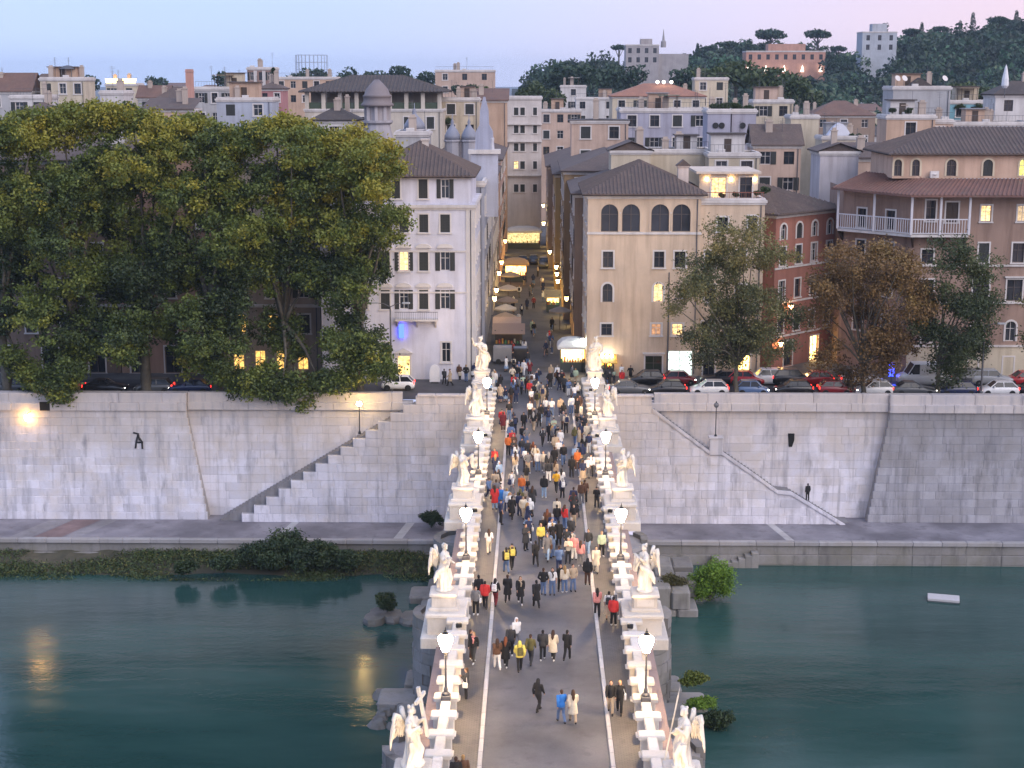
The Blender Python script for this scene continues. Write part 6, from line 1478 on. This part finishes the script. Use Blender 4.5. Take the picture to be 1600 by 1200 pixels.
def car(kind, col, x, y, face, lights, lab, rz=0.0, z=0.0):
    K = car_kind(kind); t = thing({'van':'parked_van'}.get(kind,'parked_car'), lab, 'van' if kind == 'van' else 'car', (x,y,z), (0 if face < 0 else math.pi)+rz, 'cars along the embankment'); M = carpaint(CARC[col]); h = K['L']/2
    b = obj('body',K['body'],t,None,0,None,M); obj('windows',K['gl'],t); obj('roof',K['rf'],t,None,0,None,M)
    for sx in (-1,1):
        for sy in (-1,1):
            w = obj('wheel',K['rm'],t,(sx*h*.62,sy*(K['w']-.08),.32)); obj('tyre',K['ty'],w)
    for sy in (-1,1):
        obj('headlight',K['hl'],t,(-h+.16,sy*K['w']*.70,K['zb']-.32),0,None,M_HEAD if lights else M_HEADOFF); obj('tail_light',K['tl'],t,(h-.06,sy*K['w']*.74,K['zb']-.14)); obj('door_mirror',K['mr'],t,(K['a0']+.35,sy*(K['w']+.06),K['zb']+.06),0,None,M)
    return t
YF, YB = 151.6, 156.8
def cx(px, D): return XD(px, D, 595)
rowF = [(985,'sedan','grey',1,0,'grey saloon car parked nearest the bridge head'),(1042,'hatch','black',-1,1,'black hatchback with its headlights on beside the first lamp pole'),(1108,'hatch','white',-1,0,'white hatchback parked directly below the bright white shopfront'),(1175,'small','blue',1,1,'small pale blue car under the grey-green tree'),(1240,'hatch','black',-1,1,'black hatchback with its headlights on next to the red cars'),(1305,'small','darkred',1,0,'small dark red car by the trunk of the rust brown tree'),(1366,'hatch','white',-1,1,'white hatchback with headlights on in front of the white estate'),(1428,'sedan','grey',1,1,'dark grey saloon in front of the white van'),(1495,'hatch','navy',-1,0,'navy hatchback by the trunk of the dark green tree'),(1560,'hatch','white',-1,1,'white hatchback with headlights on in front of the silver off-roader'),(1625,'sedan','black',1,0,'black saloon partly out past the ochre house'),
        (165,'sedan','black',1,1,'black saloon with headlights on under the yellow-topped plane tree'),(298,'sedan','navy',-1,1,'navy saloon with headlights on under the plane trees'),(15,'hatch','grey',-1,1,'grey hatchback with headlights on at the end of the plane tree row'),(240,'hatch','grey',-1,0,'grey hatchback without lights behind the hanging branches')]
rowB = [(1010,'hatch','black',-1,0,'black hatchback behind the grey saloon near the kiosk'),(1062,'small','darkred',1,1,'small dark red car with its rear lights glowing by the shop door'),(1128,'sedan','black',-1,0,'black saloon behind the white hatchback by the shop'),(1165,'hatch','red',1,0,'bright red hatchback beside the grey-green tree'),(1196,'suv','white',-1,0,'white off-roader with blue stripe next to the black one'),(1238,'suv','black',1,0,'tall black off-roader under the red house'),(1272,'hatch','red',-1,1,'bright red hatchback with headlights on under the rust brown tree'),(1346,'sedan','white',1,0,'white estate car behind the front row of cars'),(1443,'van','white',-1,0,'large white delivery van under the trees'),(1508,'suv','grey',-1,0,'dark grey off-roader beside the white van'),(1548,'suv','silver',1,0,'silver off-roader at the tall lamp pole'),(1598,'hatch','red',-1,0,'red hatchback parked by the ochre house')]
for px,k,c,f,l,lab in rowF: car(k,c,cx(px,YF),YF+random.uniform(-.2,.2),f,l,lab,R(random.uniform(-2,2)))
for px,k,c,f,l,lab in rowB: car(k,c,cx(px,YB),YB+random.uniform(-.3,.3),f,l,lab,R(random.uniform(-3,3)))
car('small','white',cx(622,153.5),153.5,-1,0,'small white car parked before the palace door with pediment')

# ================================================================ STREET FURNITURE
def tall_lamp(px, ytop, D, lab, lit=False, heads=2):
    p = Vector((XD(px,D,560),D,0)); H = ZD(ytop,D,px); t = thing('street_lamp', lab, 'street lamp', p)
    mb = MB(); mb.lathe([(.2,0),(.2,.5),(.11,.7),(.07,H)], n=8); mb.build('post', M_IRONGREY, t)
    for s in ((-1,1) if heads == 2 else (1,)):
        MB().path([(0,0,H-.1),(s*.7,0,H+.25),(s*1.5,0,H+.3)],[.05,.045,.04],6).build('arm', M_IRONGREY, t); MB().bbox(min(s*1.2,s*2.0),max(s*1.2,s*2.0),-.16,.16,H+.22,H+.38,.05).build('lamp_head', paint((.35,.36,.38)), t)
tall_lamp(611,478,153.0,'tall twin-armed grey street lamp in front of the white palace')
tall_lamp(1043,470,158.3,'tall grey street lamp before the pink corner house',heads=1)
tall_lamp(1536,510,150.6,'tall grey street lamp among the parked cars by the ochre house',heads=1)
def globe_lamp(px, yb, yt, D, lab, lit):
    p = atD(px,yb,D); h = atD(px,yt,D).z-p.z; t = thing('globe_lamp', lab, 'street lamp', p)
    MB().lathe([(.14,0),(.12,.2),(.05,.35),(.045,h-.25),(.09,h-.2)], n=8).build('post', M_IRON, t); MB().ball((0,0,h),.26,12,8).build('globe', glow((1,.66,.22),90) if lit else glass((.18,.18,.19)), t, True)
    MB().lathe([(.1,h+.22),(.06,h+.32),(.01,h+.42)], n=8).build('finial', M_IRON, t)
globe_lamp(562,678,631,145.9,'lit yellow globe lamp on a post on the stepped stair wall',True)
globe_lamp(1118,683,633,145.9,'unlit dark lamp on a post on the stair landing',False)
p0, p1 = atD(1109,683,145.6), atD(1129,709,145.6); t = thing('stone_block','square pale stone block under the unlit lamp on the stair landing','block',((p0.x+p1.x)/2,145.9,p1.z)); MB().bbox(-(p1.x-p0.x)/2,(p1.x-p0.x)/2,-.42,.42,-.1,p0.z-p1.z-.12,.04).build('shaft',M_WALLSTONE,t); MB().bbox(-(p1.x-p0.x)/2-.08,(p1.x-p0.x)/2+.08,-.5,.5,p0.z-p1.z-.12,p0.z-p1.z+.02,.03).build('cap',M_WALLSTONE,t)
p = atD(41,653,146.6); t = thing('wall_lamp', 'lit amber wall lamp on a bracket on the grey river wall', 'lamp', p)
MB().path([(.3,.7,.55),(.25,.1,.55),(0,0,.3)],[.04,.035,.03],6).build('bracket', M_IRON, t); MB().lathe([(.12,-.28),(.24,.12),(.26,.16),(.06,.3)], n=8).build('lantern', glow((1,.56,.16),65), t)
# letter-like daub on the wall
t = thing('graffiti', 'black painted mark shaped like a letter A on the grey river wall', 'graffiti', (0,0,0)); D = 146.7
for pts in (((206,678),(214,680),(216,690)),((214,680),(211,692),(210,702)),((214,684),(220,692),(221,703)),((211,693),(222,693))):
    q = [atD(a,b_,D-.22-.0*(b_-680)) for a,b_ in pts]; y = [146.82-(ZD(b_,D)+.9)*-.0 for a,b_ in pts]
    MB().path([(v.x, ybat(v.z)-.015, v.z) for v in q],[.10]*len(q),6).build('stroke', paint((.008,.008,.01)), t)
# wall lanterns along the street and on the red house
def wall_lantern(x, y, z, lab, s, c=(1,.60,.2), k=1.0, group='lanterns on the house walls'):
    t = thing('wall_lantern', lab, 'lamp', (x,y,z), 0, group); MB().path([(s*.7,0,.25),(s*.2,0,.5),(0,0,.34)],[.03,.03,.02],5).build('bracket', M_IRON, t); MB().lathe([(.13,-.25),(.26,.22)], n=6).build('lantern_glass', glow(c,26*k), t); MB().lathe([(.3,.22),(.1,.4),(.02,.5)], n=6).build('lantern_cap', M_IRON, t)
for D,z,k in ((183,5.2,1.6),(192,5.0,1),(206,5.4,1),(222,5.0,1),(250,5.2,.9)): wall_lantern(-5.4,D,z,'glowing lantern on a palace-side house wall in the narrow street',-1,k=k)
for D,z,k in ((186,4.8,.6),(204,4.6,1.3),(212,4.6,1.6),(220,4.6,1.6),(236,5,1.2),(262,7,1.2),(275,9,1.2)): wall_lantern(3.3 if D < 200 else 2.5 if D < 226 else 1.7 if D < 256 else .9,D,z,'glowing lantern on a kiosk-side house wall in the narrow street',1,(1,.74,.28),k)
for px,py,D in ((1236,480,166.2),(1220,538,165.0)):
    p = atD(px,py,D); wall_lantern(p.x,p.y,p.z,'warm lantern on the %s of the red house' % ('upper front' if py < 500 else 'street level'),.5,(1,.55,.2),1.3,None)
# kiosks, stalls and awnings
def kiosk(x, y, w, d, h, roofc, lit, lab, name='kiosk', dome=True):
    t = thing(name, lab, 'kiosk', (x,y,0)); fm = paint((.06,.07,.06),.5)
    MB().box(-w/2,w/2,0,d,0,1.0).build('counter', fm, t)
    for sx in (-1,1):
        for yy in (.04,d-.04): MB().box(sx*(w/2-.05)-.05,sx*(w/2-.05)+.05,yy-.04,yy+.06,1.0,h).build('post', fm, t)
    MB().box(-w/2+.1,w/2-.1,d*.45,d-.1,1.0,h-.05).build('lit_shelves', lit, t)
    r_ = random.Random(int(y))
    for i in range(9):
        u = -w/2+.2+(w-.4)*i/8; MB().bbox(u-.1,u+.1,.1,.35,1.0,1.0+r_.uniform(.2,.6),.02).build('goods', paint(r_.choice([(.6,.3,.05),(.5,.1,.05),(.6,.55,.4),(.1,.3,.12)])), t)
    if dome: MB().rings([[(sx*(w/2+.3)*k,d/2+sy*(d/2+.5)*k,h+z) for sx,sy in ((-1,-1),(0,-1.05),(1,-1),(1.05,0),(1,1),(0,1.05),(-1,1),(-1.05,0))] for k,z in ((1,0),(1,.28),(.96,.42),(.7,.85),(.3,1.1))]).build('canopy', paint(roofc,.7), t)
    else: MB().rings([[(-w/2-.3,-.9,h-.35),(w/2+.3,-.9,h-.35),(w/2+.3,d,h+.3),(-w/2-.3,d,h+.3)],[(-w/2-.3,-.9,h-.28),(w/2+.3,-.9,h-.28),(w/2+.3,d,h+.4),(-w/2-.3,d,h+.4)]]).build('awning', paint(roofc,.7), t)
    return t
kiosk(3.55,163.6,2.7,2.4,2.5,(.60,.60,.57),M_LITSHOP,'round-topped white kiosk with a glowing yellow counter at the mouth of the street')
o = MB().ball((0,0,0),.3,8,6); t = thing('lamp_cluster','bright white lamp standing on the side of the round-topped kiosk','lamp',(4.55,163.2,3.4)); o.build('globe',glow((.9,1,.92),40),t); MB().tube((0,0,-3.4),(0,0,-.2),.04,n=6).build('post',M_IRON,t)
p = atD(948,590,160.3); t = kiosk(p.x,160.2,1.5,.7,2.0,(.5,.3,.05),glow_room((1,.55,.05),9),'small yellow lit stall beside the pink corner house','market_stall',False)
for i in range(3): MB().ball((-.5+i*.5,.0,2.35),.17,8,5).build('bulb', glow((1,.95,.8),25), t)
kiosk(1.9,207,1.8,2.2,2.4,(.45,.33,.15),glow_room((1,.6,.15),6),'narrow glowing stall against the ochre house','market_stall',False)
kiosk(XD(806,240,430),238.5,3.4,2.2,2.6,(.65,.40,.18),glow_room((1,.45,.12),7),'orange glowing covered stall in the middle of the narrow street','market_stall')
kiosk(XD(818,288,372),287,6.2,3.0,3.0,(.70,.70,.66),glow_room((1,.72,.30),1.3),'wide white awning stall glowing at the far end of the street','market_stall')
for x,y,w,c,lab in ((-3.6,175.5,3.2,(.34,.22,.15),'brown covered market stall nearest the white palace side of the street'),(-3.9,180.5,2.8,(.42,.30,.22),'tan covered market stall under the big glowing lantern')):
    kiosk(x,y,w,2.6,2.6,c,paint((.10,.07,.05)),lab,'market_stall',False)
for x,y,c,lab in ((-4.2,187,(.40,.30,.20),'tan market umbrella over tables beside the big glowing lantern'),(-4.3,194,(.55,.50,.42),'cream market umbrella over tables along the church flank'),(-4.2,201,(.36,.26,.18),'brown market umbrella over tables before the lavender house'),(-4.3,213,(.50,.44,.36),'pale market umbrella over tables deeper in the street'),(2.6,192,(.30,.25,.2),'dark market umbrella against the tan house'),(-4.2,228,(.42,.32,.22),'tan market umbrella just before the orange stall')):
    t = thing('market_umbrella', lab, 'umbrella', (x,y,0)); MB().tube((0,0,0),(0,0,2.9),.04,n=6).build('pole', M_SHUTBROWN, t); MB().rings([[(k*1.5*math.cos(a*math.pi/4+.4),k*1.5*math.sin(a*math.pi/4+.4),z) for a in range(8)] for k,z in ((1,2.25),(1,2.42),(.5,2.75),(.05,2.98))]).build('canopy', paint(c,.8), t)
    for s in (-.8,.8): tb = MB().lathe([(.25,0),(.04,.05),(.04,.7),(.36,.72),(.36,.75)],(s,-.3,0),10).build('table', M_SHUTBROWN, t)
t = thing('cargo_trailer','low dark grey trailer box parked at the street entrance','trailer',(-3.3,168.6,0)); MB().bbox(-1.9,.2,-.9,.9,.35,1.9,.06).build('box', paint((.20,.20,.21)), t); MB().bbox(.3,2.0,-.85,.85,.35,1.8,.1).build('cab', paint((.02,.02,.022),.3), t)
for u in (-1.3,1.3):
    for s in (-1,1): obj('wheel', CARS['hatch']['ty'], t, (u,s*.8,.32))
for x,D,c in ((-2.6,262,'black'),(-.8,263,'black'),(.9,258,'grey')): car('suv' if c=='grey' else 'hatch',c,x,D,-1,0,'%s car standing across the far street before the white awning' % ('dark grey' if c=='grey' else 'black'),R(90))
for px,py,D,lab in ((627,517,158.7,'blue neon sign glowing on the white palace'),(1393,577,158.4,'blue lit sign post behind the parked cars')):
    p = atD(px,py,D); t = thing('neon_sign', lab, 'sign', p)
    MB().bbox(-.28,.28,-.05,.05,-.75,.75,.03).build('lit_panel', glow((.03,.06,1.0),5), t)
    if px > 1000: MB().tube((0,.0,-p.z),(0,0,-.7),.06,n=6).build('post', M_IRONGREY, t)
p = atZ(678,603); t = thing('white_board','white round-topped board standing at the palace corner','board',(p.x,157.0,0)); MB().extrude([(-.55,.1),(.55,.1)]+[(.55*math.cos(a*math.pi/8),1.2+.75*math.sin(a*math.pi/8)) for a in range(9)],'y',-.06,.06).build('panel', paint((.7,.7,.72)), t); MB().box(-.4,.4,-.2,.2,0,.12).build('foot', M_IRON, t)
M_ROCK = stone((.17,.165,.16),(.11,.11,.08),.8)
# floating pontoon, ledges and stray stones
p = atZ(1474,938,-14); t = thing('floating_raft','small pale wooden raft floating on the river','raft',(p.x,p.y,-14.0),R(-14))
for i in range(6): MB().bbox(-1.35,1.35,-.75+i*.25,-.75+i*.25+.24,.12,.32,.02).build('plank', paint((.46,.45,.46),.8), t)
MB().box(-1.3,1.3,-.72,.72,-.25,.12).build('float', paint((.10,.11,.12)), t)
t = thing('rock_ledge','flat pale rock ledge at the water beside the bridge pier','rock',(0,0,0)); r = random.Random(9)
for px0,px1,py in ((566,600,976),(596,628,972),(622,656,975),(575,610,968)):
    a, c = atZ(px0,py,-13.8), atZ(px1,py,-13.8); n = 9
    ring = lambda k,z: [((a.x+c.x)/2+(c.x-a.x)/2*k*math.cos(i*2*math.pi/n)*r.uniform(.9,1.1), a.y+1.2+1.3*k*math.sin(i*2*math.pi/n)*r.uniform(.9,1.1), z+r.uniform(-.06,.06)) for i in range(n)]
    MB().rings([ring(1,-14.6),ring(1.05,-13.8),ring(.92,-13.45)]).build('rock', M_ROCK, t)
t = thing('fallen_stones','heap of broken dark stones at the foot of the bridge pier','rocks',(0,0,0))
for i in range(14):
    px, py = r.uniform(585,640), r.uniform(1088,1140); a = atZ(px,py,-14); s_ = r.uniform(.35,.85); n = 8
    MB().rings([[(a.x+s_*k*math.cos(j*2*math.pi/n)*r.uniform(.8,1.2), a.y+s_*k*math.sin(j*2*math.pi/n)*r.uniform(.8,1.2), -14.4+z+r.uniform(-.1,.1)) for j in range(n)] for k,z in ((1,0),(1,.6*s_),(.55,1.1*s_))]).build('stone', M_ROCK, t)

# ================================================================ THE CROWD
F, B_ = 0.0, math.pi                     # facing the camera end / facing the city
def zone(x, y):
    if y > 163: return 'in the narrow street'
    if y > 148: return 'on the square at the bridge head'
    if y > 120: side = 'near the embankment'
    elif y > 95: side = 'mid-bridge'
    else: side = 'where the bridge is emptier'
    return ('on the roadway ' if abs(x) < 2.95 else 'on the plane-tree-side pavement ' if x < 0 else 'on the pink-house-side pavement ') + side
def at(px, py, rz, ps, kind, top, bottom, hair='brown', ht='short', bag=None, bagc='black', scale=1.0, legs='trousers', extra=''):
    p = atZ(px,py,0); z = .10 if 3.2 < abs(p.x) < 4.5 and p.y < 148 else .006
    x = max(-4.0,min(4.0,p.x)) if p.y < 147 else p.x
    return person(x,p.y,z,rz+random.uniform(-.35,.35),ps,kind,top,bottom,hair,ht,bag,bagc,scale,legs,zone(x,p.y),extra)
named = [
 (807,1012,F,'walk','jacket','white','grey','fair','hood'),(777,1046,B_,'walk','jacket','brown','white','brown','long'),(790,1043,B_,'walk','coat','black','black','red','long'),(798,1024,B_,'walk','jacket','charcoal','black','grey'),
 (812,1050,B_,'stride','puffer','yellow','black','black','hood','backpack','olive'),(829,1039,B_,'walk','jacket','olive','charcoal','brown'),(848,1032,B_,'stride','puffer','charcoal','black','black'),(864,1032,B_,'walk','coat','cream','black','brown','long'),(886,1032,B_,'stride','jacket','black','black','black'),
 (740,1038,F,'walk','jacket','black','charcoal','fair','long','scarf','pink'),(724,1034,B_*.5,'phone','jacket','black','brown','brown'),(712,1094,-B_*.5,'phone','jacket','charcoal','black','brown','short','shoulder_bag','white'),
 (740,963,F,'stand','jacket','grey','black','brown','short','shoulder_bag','white'),(758,954,B_,'walk','puffer','red','black','black'),(748,944,B_,'stand','jacket','black','black','black'),(774,947,B_,'walk','jacket','black','burgundy','black','long','backpack','white'),
 (793,941,B_,'stride','coat','black','black','brown'),(813,944,F,'walk','coat','black','black','brown','long','scarf','beige'),(838,950,B_,'walk','coat','black','black','black'),(791,896,B_,'walk','jacket','black','denim','black','short','backpack','yellow'),(800,890,B_,'stride','jacket','black','black','black','cap','backpack','yellow'),
 (849,930,B_,'pockets','jacket','black','denim'),(863,930,F,'stand','shirt','white','denim','brown','short','scarf','black'),(876,924,F,'stand','jacket','black','black','brown','long'),(882,926,B_,'stand','jacket','cream','denim','fair','long'),(895,924,F,'pockets','jacket','beige','denim','black'),
 (907,885,B_,'stand','jacket','pink','grey','brown','long'),(897,875,B_,'stand','jacket','pink','white','grey'),(888,880,F,'phone','jacket','cream','charcoal','grey'),(918,914,B_,'stand','puffer','black','brown','black','hood'),(931,897,F,'walk','coat','cream','cream','black'),
 (933,963,B_,'walk','jacket','pink','black','black','long'),(951,971,B_,'stand','shirt','white','beige','black','short','backpack','charcoal',1.0,'skirt'),(966,980,B_,'stand','puffer','red','black','black'),(954,1118,F,'walk','jacket','black','beige','brown'),(968,1118,F,'walk','jacket','black','black','fair','long','shoulder_bag','white'),
 (841,1112,B_*.8,'walk','jacket','black','black','black','hood'),(877,1130,B_,'walk','jacket','blue','denim','brown'),(895,1130,B_,'walk','coat','cream','beige','brown','long'),(704,1243,B_,'stand','jacket','black','black','brown'),(724,1240,B_,'stand','jacket','brown','black','fair'),
 (764,868,B_,'stride','shirt','white','cream','brown','long'),(919,866,F,'walk','jacket','charcoal','light blue','black'),(940,872,F,'stand','jacket','pale green','black','fair'),(837,885,B_,'walk','jacket','black','black','black'),(826,847,F,'walk','jacket','navy','black','black','short','shoulder_bag','white'),
 (845,857,F,'stand','jacket','yellow','charcoal','fair'),(862,850,F,'walk','shirt','white','denim','brown'),(873,852,B_,'stand','coat','black','black','black'),(855,833,B_,'walk','coat','brown','brown','red','long'),(870,826,B_,'stand','jacket','black','navy','black'),
 (832,795,B_,'walk','coat','charcoal','black','brown','long'),(815,777,F,'stand','jacket','orange','denim','brown'),(896,797,B_,'walk','jacket','navy','black','brown'),(782,796,F,'stand','coat','blue','navy','brown'),(792,799,B_,'stand','jacket','light blue','navy','fair'),(800,812,B_,'walk','coat','black','black','black'),(812,806,B_,'stand','jacket','navy','navy','black'),
 (869,770,B_,'walk','shirt','mustard','charcoal','brown'),(850,778,B_,'stand','puffer','black','light blue','black'),(800,703,F,'walk','jacket','red','red','brown'),(794,711,B_,'stand','jacket','orange','black','black'),(866,731,B_,'stride','coat','black','black','brown'),(873,719,F,'stand','shirt','white','grey','black'),(833,722,B_,'stand','coat','brown','brown','red','long'),
 (821,733,B_,'phone','shirt','white','black','black'),(840,737,B_,'stand','jacket','white','denim','fair'),(849,738,F,'walk','jacket','cream','grey','brown'),(773,735,F,'stand','jacket','red','navy','black'),(786,675,B_,'stand','coat','burgundy','brown','brown'),(805,742,B_,'walk','jacket','beige','white','brown','long'),
 (857,753,B_,'stand','jacket','charcoal','white','black'),(902,735,F,'stand','jacket','orange','brown','brown','long'),(893,746,B_,'stand','jacket','black','black','black'),(853,650,B_,'stand','shirt','white','navy','brown'),(862,651,B_,'stand','shirt','white','denim','fair'),(828,655,F,'stand','shirt','white','black','brown')]
for q in named: at(*q)
r = random.Random(2024)
tops = ['black']*9+['charcoal']*4+['navy']*4+['white']*6+['cream']*3+['grey']*3+['brown']*2+['beige']*2+['black','charcoal','navy','white','olive','red','light blue','denim','burgundy','pale green']
bots = ['black']*8+['navy']*3+['denim']*6+['charcoal']*3+['beige']*2+['white','grey','brown','light blue']
def rand_person(px, py, zx=None):
    p = atZ(px,py,0); x = p.x
    if p.y < 147: 
        if abs(x) > 4.05: return False
    if any((x-a)**2+(p.y-b_)**2 < .42**2 for a,b_ in placed): return False
    if -6.2 > x and 159 < p.y: return False
    ht = r.choice(['short','short','short','long','long','hood','cap']); bag = r.choice([None]*5+['backpack','shoulder_bag'])
    at(px,py,r.choice([F,B_,B_,r.uniform(-3,3)]),r.choice(['stand','stand','walk','stride','phone','pockets']),r.choice(['jacket','jacket','puffer','coat','shirt']),r.choice(tops),r.choice(bots),r.choice(['black','brown','brown','fair','grey']),ht,bag,r.choice(['black','white','brown','navy']),r.uniform(.9,1.07)*(.68 if r.random() < .05 else 1),r.choice(['trousers']*6+['skirt']))
    return True
def fill(n, x0, x1, y0, y1):
    k = 0; t_ = 0
    while k < n and t_ < n*30:
        t_ += 1
        py = r.uniform(y0,y1); 
        if rand_person(r.uniform(x0,x1),py): k += 1
fill(52,765,925,590,640); fill(34,782,930,640,700); fill(16,775,940,700,770); fill(14,895,948,640,800); fill(10,760,800,740,830); fill(16,800,915,770,860); fill(8,850,905,840,900)
fill(7,690,745,590,604); fill(6,948,990,592,606); fill(26,795,866,430,560); fill(6,790,850,560,592)
for px,py,z in ((1480,812,ZQ),(1272,818,ZQ),(1262,770,ZQ+3.2)):
    p = atZ(px,py,z) if z == ZQ else atD(px,py,147.0); person(p.x,p.y,max(ZQ+.1,br(p.x)-.02)+.006 if z != ZQ else ZQ+.006,r.uniform(-3,3),'stand','jacket','black','black','black','short',None,'black',1.0,'trousers','', 'person in dark clothes %s' % {1480:'walking the quay below the darker river wall',1272:'standing on the quay at the foot of the sloping stair',1262:'standing on the lower steps of the sloping stair'}[px])
# pushchair by the west kerb
p = atZ(899,806); t = thing('pushchair','dark pushchair beside the pink-house-side kerb of the bridge','pushchair',(p.x,p.y,.006))
MB().path([(-.25,.0,.35),(-.25,-.3,.55),(.25,-.3,.55),(.25,.0,.35)],[.05]*4,6).build('frame', M_IRON, t); MB().bbox(-.24,.24,-.45,.25,.4,.75,.1).build('seat', cloth(CC['black']), t); MB().path([(-.22,.25,.7),(-.22,.55,1.05),(.22,.55,1.05),(.22,.25,.7)],[.018]*4,5).build('handle', M_IRON, t)
MB().rings([[(.25*math.cos(a*math.pi/6),-.1+.0*a,.7+.3*math.sin(a*math.pi/6)) for a in range(7)],[(.24*math.cos(a*math.pi/6),.22,.72+.26*math.sin(a*math.pi/6)) for a in range(7)]]).build('hood', cloth(CC['charcoal']), t)
for sx in (-.25,.25):
    for y_ in (-.4,.25): o = MB().lathe([(.13,-.03),(.13,.03)], n=10).xf(Matrix.Rotation(math.pi/2,4,'Y')).build('wheel', M_TYRE, t); o.location = (sx,y_,.13)
# ================================================================ EVENING HAZE
m = bpy.data.materials.new('haze'); m.use_nodes = True; nt = m.node_tree; nt.nodes.remove(nt.nodes['Principled BSDF'])
pv = nt.nodes.new('ShaderNodeVolumePrincipled'); pv.inputs['Color'].default_value = (.62,.80,1.0,1); pv.inputs['Density'].default_value = .00010; pv.inputs['Anisotropy'].default_value = .1
nt.links.new(pv.outputs[0], nt.nodes['Material Output'].inputs['Volume'])
hz_ = MB().box(-4100,4100,-120,7100,-17.8,110).build('haze', m); tag(hz_,'thin blue evening haze over the city and river','haze',None,'stuff')
sc.cycles.volume_bounces = 0
